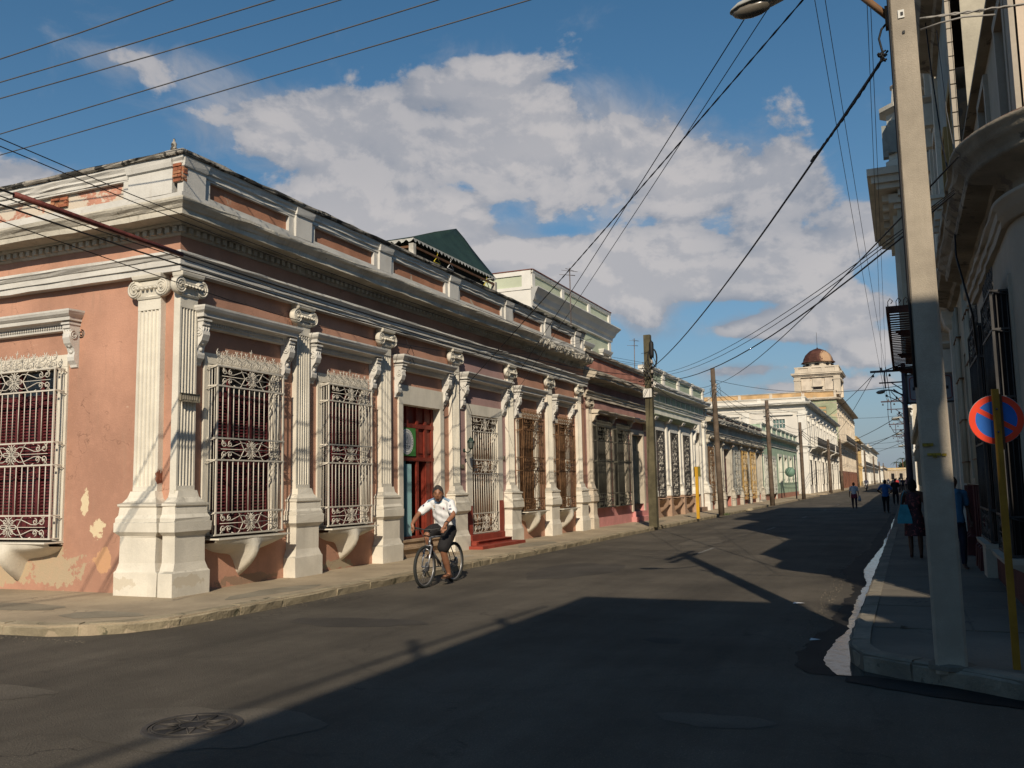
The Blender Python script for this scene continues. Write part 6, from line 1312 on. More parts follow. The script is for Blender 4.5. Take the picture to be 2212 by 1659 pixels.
a_=radians(-33); m=MB(); u_=(cos(a_),sin(a_)); v_=(-sin(a_),cos(a_)); q=[(sx*.150*u_[0]+sy*.019*v_[0],-.004,sx*.150*u_[1]+sy*.019*v_[1]) for sx,sy in ((-1,-1),(1,-1),(1,1),(-1,1))]
put('red_slash', m.quad(*q).mesh('red_slash',M_nr), dsc, NP)
# angle-iron post in front of the disc
pw=(.69,8.05,.15); m=MB(); k_=.006
m.add([(-.022,0,-.02),(.030,0,-.02),(.030,.006,-.02),(-.016,.006,-.02),(-.016,.05,-.02),(-.022,.05,-.02)]+[(-.022,0,2.16),(.030,0,2.16),(.030,.006,2.16),(-.016,.006,2.16),(-.016,.05,2.16),(-.022,.05,2.16)],[tuple(range(6)),tuple(range(11,5,-1))]+[(i,(i+1)%6,6+(i+1)%6,6+i) for i in range(6)])
put('post', m.mesh('post',M_yel), t, pw)
put('back_strut', MB().box(.03,.05,.025,.045,1.68,2.12).mesh('back_strut',M_brown), t, pw)
for z in (1.82,2.0): put('bolt', MB().lathe([(.009,0),(.009,-.006),(0,-.008)],(.005,0,z),6,'y').mesh('bolt',M_stl), t, pw)
# ---------------- wires
def sagpts(p,q,sag,n=16): return [(p[0]+(q[0]-p[0])*i/n,p[1]+(q[1]-p[1])*i/n,p[2]+(q[2]-p[2])*i/n-4*sag*(i/n)*(1-i/n)) for i in range(n+1)]
def wire(pts, r, label, mat=None, name='overhead_wire', twist=0, group=None):
    m=MB()
    if twist:
        for ph in (0,pi):
            P=[]; s=0
            for a,c in zip(pts,pts[1:]):
                L=(Vector(c)-Vector(a)).length; k=max(2,int(L/.12))
                for i in range(k): t_=i/k; s+=L/k; P.append((a[0]+(c[0]-a[0])*t_,a[1]+(c[1]-a[1])*t_+cos(s*2*pi/twist+ph)*r*1.1,a[2]+(c[2]-a[2])*t_+sin(s*2*pi/twist+ph)*r*1.1))
            P.append(pts[-1]); m.tube(P,r,4)
    else: m.tube(pts,r,4)
    return solo(name, m.mesh(name,mat or M_blackc), label, 'wire', (0,0,0), group)
# five high lines crossing the top left of the view
for k,(a,b,lab) in enumerate((((-11.83,8.66),(-8.38,8.50),'topmost of the five high lines crossing the upper left sky'),((-12.51,9.18),(-7.20,9.06),'second from the top of the five high lines in the upper left sky'),((-13.04,9.58),(-6.41,9.43),'middle one of the five high lines in the upper left sky'),((-14.36,10.58),(-5.26,9.98),'fourth of the five high lines in the upper left sky'),((-15.27,11.27),(-4.16,10.50),'lowest of the five high lines, reaching the corner house roof edge'))):
    s=(7.75-1.62)/(8-1.62); a=(a[0]*s,a[1]*s); b=(b[0]*s,b[1]*s); dx=(b[1]-a[1])/(b[0]-a[0])
    P=[(-34,a[1]+dx*(-34-a[0]),7.9),(a[0]*1.6,a[1]+dx*a[0]*.6,7.77),(a[0],a[1],7.75),((a[0]+b[0])/2,(a[1]+b[1])/2,7.735),(b[0],b[1],7.75),(b[0]*.5,b[1]-dx*b[0]*.5,7.84),(.07,7.03+.5*k,7.96)]
    wire(P,.009,lab,M_cabg)
# cables running along the left pavement to the mossy pole
def lcab(x0,z6,z86,zend,lab,r,y1=30.9,x1=-8.0,mat=None,twist=0):
    # quadratic through (6.2,z6),(8.6,z86),(31,zend)
    (ya,za),(yb,zb),(yc,zc)=(6.2,z6),(8.6,z86),(y1,zend)
    def zz(y): return za*(y-yb)*(y-yc)/((ya-yb)*(ya-yc))+zb*(y-ya)*(y-yc)/((yb-ya)*(yb-yc))+zc*(y-ya)*(y-yb)/((yc-ya)*(yc-yb))
    wire([(x0+(x1-x0)*max(0,(y-8))/23,y,zz(y)) for y in [-14,-9,-5,-2,0,2,4,6,8,10,12,14,17,20,23,26,29,y1]],r,lab,mat,twist=twist)
XL=-8.45
lcab(XL,5.33,5.22,5.75,'upper of the two thin cables passing in front of the left cornice',.006); lcab(XL-.03,5.26,5.15,5.70,'lower of the two thin cables passing in front of the left cornice',.006)
lcab(XL,4.79,4.70,5.35,'thick black cable that enters the red sleeve in front of the corner pilaster',.012,twist=0); lcab(XL,4.72,4.64,5.15,'black cable just below the red-sleeved one',.007)
lcab(XL,4.63,4.55,5.05,'thick black cable crossing the corner capital',.011); lcab(XL-.1,4.50,4.36,4.72,'thin drooping wire crossing below the corner capital',.006,y1=19,x1=-9.6)
w6=[(XL,y,4.79+(4.70-4.79)*(y-6.2)/2.4+.0) for y in (6.42,7,7.6,8.2,8.85)]
slv = wire(w6,.036,'rust-red plastic sleeve wrapped round the thick cable at the left',pm('red_sleeve',(.16,.045,.035),.6,.2,8,.3,40),'cable_sleeve')
wire([(-9.55,y,4.86+.02*sin(y*1.3)) for y in range(10,30)],.006,'black cable clipped along the architrave of the corner house')
wire([(-9.62,y,4.98+.03*sin(y*.9+1)) for y in range(16,30)]+[(-9.3,30,5.1),(-8.3,30.9,5.3)],.008,'bundled cable along the architrave leading to the mossy pole')
wire([(-9.35,y,5.93+.015*sin(y)) for y in range(19,29)]+[(-8.2,30.9,5.85)],.006,'pair of wires lying along the cornice edge')
wire([(-9.68,16.75,4.80),(-9.66,16.85,4.6),(-9.66,16.7,4.45),(-9.68,16.9,4.35),(-9.66,17.05,4.5),(-9.66,16.9,4.68),(-9.68,16.78,4.55),(-9.66,17.0,4.38),(-9.68,17.1,4.3)],.006,'loose coil of wire under the architrave above the red door','' or M_blackc,'wire_coil')
wire([(-9.75,19.2,4.3),(-9.74,19.1,4.0),(-9.78,18.85,3.6),(-9.86,18.75,3.4)],.012,'frayed black cable hanging at the right console of the red door')
wire([(-9.72,19.15,4.15),(-9.7,19.6,3.9),(-9.74,20.2,3.2),(-9.74,20.3,2.9)],.006,'thin wire hanging left of the white gate hood')
# service drops from the concrete pole over the street
wire(sagpts((.34,8.0,6.74),(-9.62,19.45,4.02),.05),.006,'left service wire dropping from the concrete pole to the red door console',twist=.5)
wire(sagpts((-.40,8.0,6.72),(-9.62,21.6,3.92),.05),.006,'right service wire dropping to the hood above the white gate')
wire(sagpts((-.22,8.0,6.70),(-9.62,22.4,4.05),.04),.005,'thinnest service wire dropping just right of the white gate hood')
wire(sagpts((.05,8.05,5.20),(-8.05,31,5.62),.30),.012,'thick twisted cable from the concrete pole to the mossy pole',twist=0); wire(sagpts((.05,8.05,5.20),(-.75,10.3,5.16),.03,6),.010,'binding wire wound round the thick cable near the concrete pole',twist=.35)
wire(sagpts((.66,9.4,4.68),(-7.7,41.7,6.1),.35),.009,'thin wire from the rounded corner cornice to the brown pole')
for k,(zz,r,sg_) in enumerate(((5.42,.006,.42),(5.38,.006,.50),(5.25,.011,.62))): wire(sagpts((.66,10.3-.05*k,4.62-.03*k),(-8.0,31,zz),sg_),r,('upper','middle','lowest and thickest')[k]+' of the three sagging wires between the rounded house and the mossy pole')
for k,(a,b) in enumerate((((-.67,11.38,7.6),(-.66,38,5.98)),((-.55,11.43,7.6),(-.46,38,5.98)),((-.07,11.66,7.6),(-.58,38,5.95)),((-.03,11.68,7.6),(-.44,38,5.95)))):
    A=Vector(a); B=Vector(b); dd=(A-B)/(A-B).length; s=A+dd*3.4
    wire([tuple(s),tuple(A)]+sagpts(a,b,.12,10)[1:],.006,('first','second','third','fourth')[k]+' from the left of the thin lines descending steeply to the first steel pole',M_cabg)
    wire(sagpts(b,(b[0]+.0,56,6.0),.25,8),.010,('first','second','third','fourth')[k]+' line between the first and second steel poles',M_cabg)
wire(sagpts((.35,8.0,5.46),(3.2,7.9,4.94+.35),.03),.008,'twisted grey cable going right from the concrete pole',pm('pale_cable',(.30,.28,.25),.6,.1),twist=.16)
wire([(.35,8.0,5.36),(.5,7.9,5.34),(.67,7.9,5.35),(.9,7.95,5.34)],.008,'short grey wire joining the twisted cable right of the pole',pm('pale_cable',(.30,.28,.25),.6,.1))
wire([(.9,18.76,10.99),(.9,17.61,9.01),(.9,16.21,7.22),(.9,14.51,5.84),(.75,12.3,4.35),(.86,12.0,3.55),(.92,12.6,3.15)],.014,'black cable hanging in front of the right houses down to a window cage',twist=.3)
wire([(1.0,17.0,9.5),(1.0,16.0,7.6),(.98,14.2,6.0),(.7,12.6,4.9)],.007,'thin grey wire beside the black hanging cable',M_cabg)
# lines between the left poles and across the street far away
LP=[(-8.0,31,5.5),(-7.85,41.7,6.1),(-7.6,57.6,6.0),(-7.5,75.5,5.7),(-8,111,6.0),(-8,132,6.8),(-8,179,7.8),(-8,215,7.6),(-8,275,7.5)]
nm_=['from the mossy pole to the brown pole','from the brown pole to the greyish pole','from the greyish pole to the mint house pole','from the mint house pole to the white two-storey house','along the white two-storey house','from the white two-storey house to the tower building','along the tower building','beyond the tower building']
for i,(a,b) in enumerate(zip(LP,LP[1:])):
    for k in range(3 if i<4 else 2): wire(sagpts((a[0]+.05*k,a[1],a[2]-.22*k),(b[0]+.05*k,b[1],b[2]-.22*k),.35+.12*k,10),.010 if i<3 else .018,('top','middle','low')[k]+' street wire '+nm_[i],M_blackc)
for i,(a,b,lab) in enumerate((((-7.8,41.7,6.3),(.1,38,5.2),'crossing wire from the brown pole to the first steel pole'),((-7.55,57.6,6.2),(.1,56,5.2),'crossing wire from the greyish pole to the second steel pole'),((-.85,38,5.75),(-7.5,75.5,5.6),'long slanting wire from the first steel pole to the mint house pole'),((-.9,38,5.7),(-8,111,5.9),'longest slanting wire towards the white two-storey house'),((.1,56,5.3),(-7.9,111,5.5),'slanting wire from the second steel pole to the white house'),((.1,56,4.4),(-8,132,5.2),'lower slanting wire from the second steel pole'),((.1,80,5.4),(-8,132,6.2),'slanting wire from the third steel pole'),((.1,80,4.6),(-8,179,6.2),'slanting wire from the third steel pole to the tower building'),((-8,132,7),(.2,104,5.6),'far crossing wire at the cross street'),((-8,179,7.8),(.2,104,5.0),'farthest crossing wire in front of the tower building'))): wire(sagpts(a,b,.4,10),.012 if i<4 else .02,lab,M_blackc)
for x,y,z,h,lab in ((-12.5,45,6.5,2.6,'thin aerial above the green-white house parapet'),(-13,52,5.5,2.9,'thin aerial over the long low house'),(-13.5,60,5.5,3.0,'aerial over the middle of the long low house'),(-14,41,6.5,3.4,'tall faint aerial left of the green parapet piers')): antenna((x,y,z),h,lab,((.95,.4),(.85,.3)),lean=.05)
# ================================================================== people and vehicles
M_skin = pm('brown_skin', (.27,.125,.07), .5, .08, 8, .05, 60, fine=.0, spec=.4); M_skd = pm('dark_brown_skin', (.07,.032,.02), .5, .08, 8, .05, 60, fine=0, spec=.4); M_hair = pm('greying_hair', (.055,.048,.043), .9, .3, 40, .8, 120); M_hairk = pm('black_hair', (.010,.009,.009), .85, .3, 40, .8, 120)
M_shirt = pm('white_jersey', (.74,.74,.74), .8, .03, 6, .1, 90, fine=.03); M_short = pm('black_shorts', (.018,.017,.018), .85, .1, 8, .2, 60); M_rub = pm('tyre_rubber', (.03,.032,.03), .8, .1, 20, .2, 80); M_alu = pm('bare_aluminium', (.42,.42,.43), .35, .05, 5, 0, metal=.7); M_frm = pm('bike_frame_grey', (.20,.21,.23), .3, .05, 5, 0, metal=.5)
def capsule(p, q, r1, r2, n=10):
    """closed tapered limb segment with round ends; radii (across X, the other way)"""
    P=Vector(p); Q=Vector(q); t=(Q-P); L=t.length
    t = t.normalized() if L>1e-6 else Vector((0,0,1))
    a=Vector((1,0,0)); a=a-t*a.dot(t)
    if a.length<.3: a=Vector((0,1,0)); a=a-t*a.dot(t)
    a.normalize(); b=t.cross(a)
    r1=r1 if isinstance(r1,tuple) else (r1,r1); r2=r2 if isinstance(r2,tuple) else (r2,r2)
    rings=[]
    for k in range(1,4): w=pi/2*k/4; e=sin(w); rings.append((P-t*min(r1)*cos(w), r1[0]*e, r1[1]*e))
    rings.append((P,r1[0],r1[1])); rings.append((Q,r2[0],r2[1]))
    for k in range(3,0,-1): w=pi/2*k/4; e=sin(w); rings.append((Q+t*min(r2)*cos(w), r2[0]*e, r2[1]*e))
    vs=[]
    for c,x,y in rings:
        for k in range(n): w=2*pi*k/n; vs.append(tuple(c+a*x*cos(w)+b*y*sin(w)))
    m=len(rings); fs=[(i*n+k,i*n+(k+1)%n,(i+1)*n+(k+1)%n,(i+1)*n+k) for i in range(m-1) for k in range(n)]+[tuple(range(n))[::-1],tuple((m-1)*n+k for k in range(n))]
    return vs,fs
def skin(name, V, E_, R, mat, lvl=2, smooth=True, extra=None, voxel=.02):
    """one continuous surface grown over a joint graph: limb volumes fused by a voxel remesh"""
    m=MB()
    for a,b in E_:
        vs,fs=capsule(V[a],V[b],R[a],R[b]); m.add(vs,fs,True)
    for e in (extra or []): m.add(e.v,e.f,True)
    me=m.mesh(name+'_raw',mat,FX,True); ob=bpy.data.objects.new('t',me); COL.objects.link(ob)
    r=ob.modifiers.new('r','REMESH'); r.mode='VOXEL'; r.voxel_size=voxel; s_=ob.modifiers.new('m','SMOOTH'); s_.iterations=3 if extra else 6; s_.factor=.5
    out=bpy.data.meshes.new_from_object(ob.evaluated_get(bpy.context.evaluated_depsgraph_get())); bpy.data.objects.remove(ob); bpy.data.meshes.remove(me)
    out.name=name; out.materials.clear(); out.materials.append(mat)
    out.polygons.foreach_set('use_smooth',[smooth]*len(out.polygons)); out.update(); return out
def head_mb(c, yaw, pitch=0, s=1., fem=False):
    """head about 0.23 m high, face towards -Y rotated by yaw"""
    m = MB(); nu,nv = 28,20; vs=[]
    for j in range(nv+1):
        ph = -pi/2+pi*j/nv
        for i in range(nu):
            th = 2*pi*i/nu; x=cos(ph)*sin(th); y=-cos(ph)*cos(th); z=sin(ph)
            X=x*.075; Y=y*.095; Z=z*.118
            if z<0: k=1-.30*(-z)**1.5; X*=k; 
            if y<0 and z<-.1: Y=Y*(1-.10*(-z)) - .006*math.exp(-((z+.85)/.2)**2)
            if y<0:
                f=math.exp(-(x/.13)**2)
                Y-= .026*f*math.exp(-((z+.17)/.16)**2)+.012*f*math.exp(-((z-.02)/.12)**2)    # nose
                Y-= .006*math.exp(-(x/.30)**2)*math.exp(-((z+.50)/.09)**2)                     # lips
                Y-= .007*math.exp(-((abs(x)-.32)/.25)**2)*math.exp(-((z-.20)/.07)**2)           # brow
                Y+= .010*math.exp(-((abs(x)-.36)/.16)**2)*math.exp(-((z-.03)/.09)**2)           # sockets
                Y-= .006*math.exp(-((abs(x)-.5)/.2)**2)*math.exp(-((z+.2)/.15)**2)              # cheeks
            vs.append((X,Y,Z))
    fs=[(j*nu+i,j*nu+(i+1)%nu,(j+1)*nu+(i+1)%nu,(j+1)*nu+i) for j in range(nv) for i in range(nu)]
    m.add(vs,fs,True)
    for sx in (-1,1): m.lathe([(0,-.006),(.018,-.006),(.026,0),(.024,.01),(0,.012)],(sx*.075,.008,-.005),10,'x' if 1 else 'z')
    cy,sy=cos(yaw),sin(yaw); cp_,sp_=cos(pitch),sin(pitch)
    def T(p):
        x,y,z=[q*s for q in p]; y,z = y*cp_-z*sp_, y*sp_+z*cp_
        return (c[0]+x*cy-y*sy, c[1]+x*sy+y*cy, c[2]+z)
    m.v=[T(p) for p in m.v]; return m,T
def hair_mb(T, long=0, low=.0):
    m=MB(); nu,nv=24,12; vs=[]
    for j in range(nv+1):
        for i in range(nu):
            th=2*pi*i/nu; back=(1-cos(th))/2
            lo = .68-1.36*back**.7-low*back+.06*sin(th*9); ph=lo+(pi/2-lo)*j/nv
            x=cos(ph)*sin(th); y=-cos(ph)*cos(th); z=sin(ph); k=1.055+random.uniform(-.012,.012)+long*.25*back
            vs.append(T((x*.079*k,y*.098*k,z*.122*k)))
    m.add(vs,[(j*nu+i,j*nu+(i+1)%nu,(j+1)*nu+(i+1)%nu,(j+1)*nu+i) for j in range(nv) for i in range(nu)],True); return m
def hand_graph(V,E_,R,wrist,di,curl,idx,side,s=1.):
    """palm and five fingers appended to a skin graph. di = direction of the hand, curl = direction fingers bend to"""
    d=Vector(di).normalized(); cu=Vector(curl).normalized(); lat=d.cross(cu).normalized()*side
    W=Vector(wrist); n=len(V); pc=W+d*.045*s; V.append(tuple(pc)); R.append((.030*s,.018*s)); E_.append((idx,n))
    for k,(o,l) in enumerate(((-.030,.062),(-.010,.074),(.010,.070),(.028,.056))):
        b=W+d*.085*s+lat*o*s; p1_=b+(d*.7+cu*.6)*l*.45*s; p2_=p1_+(cu*1.0-d*.1)*l*.4*s; p3_=p2_+(cu*.5-d*.8)*l*.3*s
        q=len(V); V+= [tuple(b),tuple(p1_),tuple(p2_),tuple(p3_)]; R+=[.010*s,.0095*s,.009*s,.008*s]; E_+=[(n,q),(q,q+1),(q+1,q+2),(q+2,q+3)]
    b=W+d*.03*s-lat*.032*s; p1_=b+(d*.5-lat*.5+cu*.7)*.035*s; p2_=p1_+(cu*.8+lat*.4+d*.2)*.032*s
    q=len(V); V+=[tuple(b),tuple(p1_),tuple(p2_)]; R+=[.013*s,.011*s,.009*s]; E_+=[(n,q),(q,q+1),(q+1,q+2)]
# ---------------- bicycle
BX,BY=-7.29,13.70
def bicycle(w, label, dirn=-1, detail=True, col=None, rot=0.):
    t=thing('bicycle',label,'bicycle',w); t.rotation_euler=(0,0,rot); Rw=.335; W=Vector(w)
    yf,yr=-.53,.50
    def P(nm,mb,mt,par=None,**k): return put(nm,mb.mesh(nm,mt),par or t,(W.x,W.y,W.z),**k)
    for y in (yf,yr):
        m=MB(); m.tube([(0,y+Rw*cos(a),Rw+Rw*.955*sin(a)) for a in [2*pi*i/40 for i in range(40)]],.024,8,closed=True); wh=P('wheel',m,M_rub)
        m=MB(); m.tube([(0,y+Rw*.88*cos(a),Rw+Rw*.88*sin(a)) for a in [2*pi*i/40 for i in range(40)]],.011,4,closed=True); P('rim',m,M_alu,wh)
        if detail:
            m=MB()
            for i in range(28):
                a=2*pi*i/28; b=a+(.5 if i%2 else -.5); sx=.03 if (i//2)%2 else -.03; m.bar((sx,y+.02*cos(b),Rw+.02*sin(b)),(0,y+Rw*.88*cos(a),Rw+Rw*.88*sin(a)),.0013,3)
            P('spokes',m,M_alu,wh,kind='stuff')
        m=MB(); m.lathe([(.0,-.055),(.012,-.055),(.024,-.035),(.014,-.02),(.014,.02),(.024,.035),(.012,.055),(0,.055)],(0,y,Rw),10,'x'); m.lathe([(.08,-.0),(.085,.001),(.085,.003),(.055,.003)],(.04,y,Rw),20,'x'); P('hub',m,M_frm,wh)
    m=MB(); BBp=(0,.05,.30); ST=(0,.24,.80); HT=(0,-.34,.80); HB_=(0,-.375,.66)
    m.tube([HT,ST],.016,8); m.tube([HB_,BBp],.022,8); m.tube([ST,BBp],.016,8); m.tube([HT,HB_],.022,8)
    for sx in (-1,1): m.tube([(sx*.02,.24,.76),(sx*.055,yr,Rw)],.009,6); m.tube([(sx*.02,.07,.29),(sx*.055,yr,Rw)],.010,6)
    P('frame',m,col or M_frm)
    m=MB()
    for sx in (-1,1): m.tube([(sx*.06,-.40,.66),(sx*.06,-.47,.50),(sx*.055,yf,Rw)],[.017,.018,.012],8)
    m.tube([(-.06,-.40,.67),(.06,-.40,.67)],.015,6); m.tube([(-.06,-.455,.52),(-.06,-.50,.60),(0,-.52,.64),(.06,-.50,.60),(.06,-.455,.52)],.010,6); P('fork',m,M_alu)
    m=MB(); m.tube([(0,-.34,.80),(0,-.335,.88),(0,-.40,.93)],.014,6); m.tube([(-.30,-.34,.955),(-.18,-.38,.945),(-.08,-.41,.93),(.08,-.41,.93),(.18,-.38,.945),(.30,-.34,.955)],.011,6); hb=P('handlebar',m,M_ironk)
    for sx in (-1,1): m=MB(); m.tube([(sx*.30,-.34,.955),(sx*.19,-.377,.946)],.017,8); P('grip',m,M_rub,hb); m=MB(); m.tube([(sx*.17,-.39,.94),(sx*.20,-.44,.925),(sx*.26,-.43,.92)],.006,5); P('brake_lever',m,M_ironk,hb)
    for k in (-1,1): P('brake_cable',MB().tube([(k*.16,-.40,.93),(k*.10,-.50,.92),(k*.02,-.50,.80),(k*.05,-.42,.62)],.004,4),M_ironk)
    m=MB(); m.tube([(0,.24,.80),(0,.265,.88)],.013,6); m.add([(x*q,y,z) for y,q,z in ((.13,.3,.93),(.22,.5,.925),(.33,1.,.93),(.40,.9,.935)) for x in (-.075,-.04,.04,.075)],[(i*4+j,i*4+j+1,(i+1)*4+j+1,(i+1)*4+j) for i in range(3) for j in range(3)]); m.stack([(.88,-.02,.02,.35)]) if 0 else None
    m.lathe([(.03,.10),(.045,.2),(.075,.30),(.08,.38),(.0,.42)],(0,0,.905),10,'y'); P('saddle',m,M_ironk)
    m=MB(); m.lathe([(.085,-.002),(.09,0),(.085,.002),(.05,.002)],(.045,.05,.30),24,'x'); m.bar((.06,.05,.30),(.075,.09,.135),.011,6); m.bar((-.06,.05,.30),(-.075,.0,.465),.011,6); P('crank',m,M_alu)
    for sx,y,z in ((1,.09,.135),(-1,.0,.465)): P('pedal',MB().box(sx*.085-(.0 if sx>0 else .10),sx*.085+(.10 if sx>0 else 0),y-.04,y+.04,z-.012,z+.012),M_rub)
    P('chain',MB().tube([(.045,.05,.385),(.045,yr,Rw+.035),(.045,yr+.03,Rw),(.045,yr,Rw-.035),(.045,.05,.215)],.005,4),M_ironk)
    return t
bicycle((BX,BY,0),'grey mountain bicycle ridden by the man in the white jersey')
# ---------------- cyclist
def cyclist():
    w=(BX,BY,0); t=thing('person','man in a white jersey, black shorts and sandals riding the bicycle toward the camera','person',w)
    yaw=radians(24)
    hc=(.035,-.115,1.515); hm,T=head_mb(hc,yaw,.10,1.14)
    V=[(0,.24,.96),(.0,.21,1.08),(.0,.13,1.20),(0,.05,1.325),(.0,-.01,1.40),(.02,-.075,1.45)]; R=[(.14,.11),(.145,.12),(.15,.12),(.13,.085),(.058,.053),(.055,.052)]; E_=[(0,1),(1,2),(2,3),(3,4),(4,5)]
    def limb(pts,rs,at):
        p=at
        for q,r in zip(pts,rs): V.append(q); R.append(r); E_.append((p,len(V)-1)); p=len(V)-1
        return p
    # arms (his right is -X)
    for sx in (-1,1):
        el=(-.345,-.13,1.165) if sx<0 else (.31,-.10,1.15); wr=(-.33,-.36,1.015) if sx<0 else (.29,-.34,1.015)
        i=limb([(sx*.10,.04,1.37),(sx*.185,.035,1.345),(sx*.24+(el[0]-sx*.24)*.35,-.04,1.27),el,((el[0]+wr[0])/2,(el[1]+wr[1])/2,(el[2]+wr[2])/2+.005),wr],[.056,.052,.048,.042,.040,.028],3)
        hand_graph(V,E_,R,wr,(-sx*.25,-.15,-.55),(-sx*.1,.0 if 0 else -.55,-.75),i,sx)
    # legs: left (+X) straight down on the low pedal, right up
    i=limb([(.10,.22,.92),(.135,.02,.78),(.15,-.17,.62),(.15,-.17,.57),(.145,-.06,.38),(.14,.05,.19),(.14,.06,.165)],[.09,.082,.064,.058,.060,.037,.036],0)
    n=len(V); V.extend([(.14,.02,.155),(.145,-.07,.150),(.15,-.12,.150)]); R.extend([(.036,.03),(.042,.020),(.036,.014)]); E_.extend([(i,n),(n,n+1),(n+1,n+2)])
    i=limb([(-.10,.22,.92),(-.125,.03,.90),(-.14,-.17,.83),(-.14,-.18,.79),(-.13,-.11,.66),(-.125,-.02,.52),(-.125,-.01,.50)],[.095,.088,.068,.062,.060,.037,.036],0)
    n=len(V); V.extend([(-.125,-.04,.485),(-.13,-.12,.48),(-.135,-.17,.48)]); R.extend([(.036,.03),(.042,.020),(.036,.014)]); E_.extend([(i,n),(n,n+1),(n+1,n+2)])
    body=skin('body',V,E_,R,M_skin,2,extra=[hm],voxel=.0065); b=put('body',body,t,w)
    m=hair_mb(T); put('hair',m.mesh('hair',M_hair,FX,False),b,w)
    m=MB()
    for sx in (-1,1): m.tube([T((sx*.018,-.098,.030)),T((sx*.034,-.099,.036)),T((sx*.052,-.088,.028))],.0032,4)
    put('eyebrows',m.mesh('eyebrows',M_hair,FX,False),b,w)
    for sx in (-1,1): e=T((sx*.029,-.083,.006)); put('eye',MB().lathe([(0,-.008),(.007,-.006),(.009,0),(.007,.006),(0,.008)],e,8,'y').mesh('eye',pm('eye_dark',(.02,.012,.01),.3,.0,3,0)),b,w)
    put('mouth',MB().tube([T((-.022,-.094,-.058)),T((0,-.101,-.056)),T((.022,-.094,-.058))],.0045,4).mesh('mouth',pm('lip_brown',(.10,.035,.028),.6,0,3,0)),b,w)
    # jersey
    V=[(0,.235,.93),(0,.23,.99),(.0,.19,1.09),(.0,.12,1.21),(0,.045,1.325),(.0,.0,1.385)]; R=[(.178,.145),(.182,.155),(.188,.165),(.192,.155),(.170,.115),(.080,.068)]; E_=[(0,1),(1,2),(2,3),(3,4),(4,5)]
    for sx in (-1,1):
        n=len(V); e=(-.30,-.06,1.225) if sx<0 else (.275,-.045,1.215)
        V+=[(sx*.115,.04,1.365),(sx*.19,.035,1.345),((sx*.19+e[0])/2,-.01,1.29),e]; R+=[.078,.078,.076,.076]; E_+=[(4,n),(n,n+1),(n+1,n+2),(n+2,n+3)]
    js=skin('jersey',V,E_,R,M_shirt,2,voxel=.012)
    for v in js.vertices:
        x,y,z=v.co; v.co.z+=.004*sin(x*38+z*30); v.co.y+=.006*sin(z*46+x*22)+.004*sin(x*60)
    j=put('jersey',js,b,w)
    M_strp=pm('jersey_blue_stripe',(.22,.36,.52),.8,.05,4,0); M_bdg=pm('jersey_badge_navy',(.05,.07,.16),.8,.05,4,0); M_gld=pm('jersey_gold',(.62,.36,.04),.7,.05,4,0); M_brg=pm('jersey_crest',(.32,.13,.16),.8,.1,20,0)
    # stripes on the shoulders, badges on sleeves and chest, built as thin patches hugging the cloth
    from mathutils.bvhtree import BVHTree
    bv=BVHTree.FromPolygons([v.co.copy() for v in js.vertices],[tuple(p.vertices) for p in js.polygons])
    def hug(p,r=.006):
        loc,nr,_,_=bv.find_nearest(Vector(p)); return tuple(loc+nr*r)
    def patch(cx_,cz,rx,rz,mat,nm,y=-.4,n=10,r=.004,xo=0,dirv=(0,1,0)):
        m=MB(); pts=[]
        for k in range(n):
            a=2*pi*k/n; o=Vector((cx_+rx*cos(a)+xo,y,cz+rz*sin(a))); h=bv.ray_cast(o,Vector(dirv)); 
            if h[0] is None: return
            pts.append(tuple(h[0]+h[1]*r))
        c0=Vector((0,0,0)); 
        for q in pts: c0+=Vector(q)
        m.add([tuple(c0/n)]+pts,[(0,1+k,1+(k+1)%n) for k in range(n)]); put(nm,m.mesh(nm,mat,FX,False),j,w)
    patch(-.085,1.30,.014,.024,M_gld,'round_gold_badge'); patch(-.085,1.30,.007,.014,M_shirt,'badge_centre',r=.0055); patch(-.088,1.255,.012,.008,M_grn,'green_badge'); patch(.095,1.265,.012,.018,M_brg,'chest_crest')
    patch(-.262,1.315,.016,.016,M_bdg,'sleeve_badge'); patch(.240,1.31,.018,.018,M_bdg,'sleeve_badge'); patch(.240,1.31,.011,.011,M_shirt,'badge_centre',r=.0055); patch(.255,1.255,.034,.012,M_bdg,'sleeve_band',n=8)
    for k in (-1,0,1):
        for sx in (-1,1): put('shoulder_stripe',MB().tube([hug((sx*.08,-.03+.03*k,1.47)),hug((sx*.12,-.03+.03*k,1.45)),hug((sx*.17,-.035+.03*k,1.42)),hug((sx*.21,-.04+.03*k,1.39))],.006,4).mesh('shoulder_stripe',M_strp,FX,False),j,w)
    put('collar',MB().tube([hug((sx_*.055,-.12,1.30+.0)) if 0 else (sx_*.075*cos(a_),-.01-.078*sin(a_),1.40-.04*sin(a_)) for sx_,a_ in [(1,pi*i/10) for i in range(11)]],.009,5).mesh('collar',M_strp,FX,False),j,w)
    # shorts
    V=[(0,.25,.95),(0,.25,.88)]; R=[(.175,.15),(.17,.15)]; E_=[(0,1)]
    for sx in (-1,1):
        n=len(V); q=[(.105,.17,.88),(.135,.03,.79),(.15,-.11,.68),(.15,-.15,.63)] if sx>0 else [(-.105,.17,.90),(-.125,.03,.895),(-.135,-.10,.865)]
        V+=q; R+=[.122,.118,.114,.110,.102][:len(q)]; E_+=[(1,n)]+[(n+i,n+i+1) for i in range(len(q)-1)]
    put('shorts',skin('shorts',V,E_,R,M_short,2,voxel=.014),b,w)
    M_san=pm('brown_sandal',(.06,.03,.018),.7,.1,6,.1)
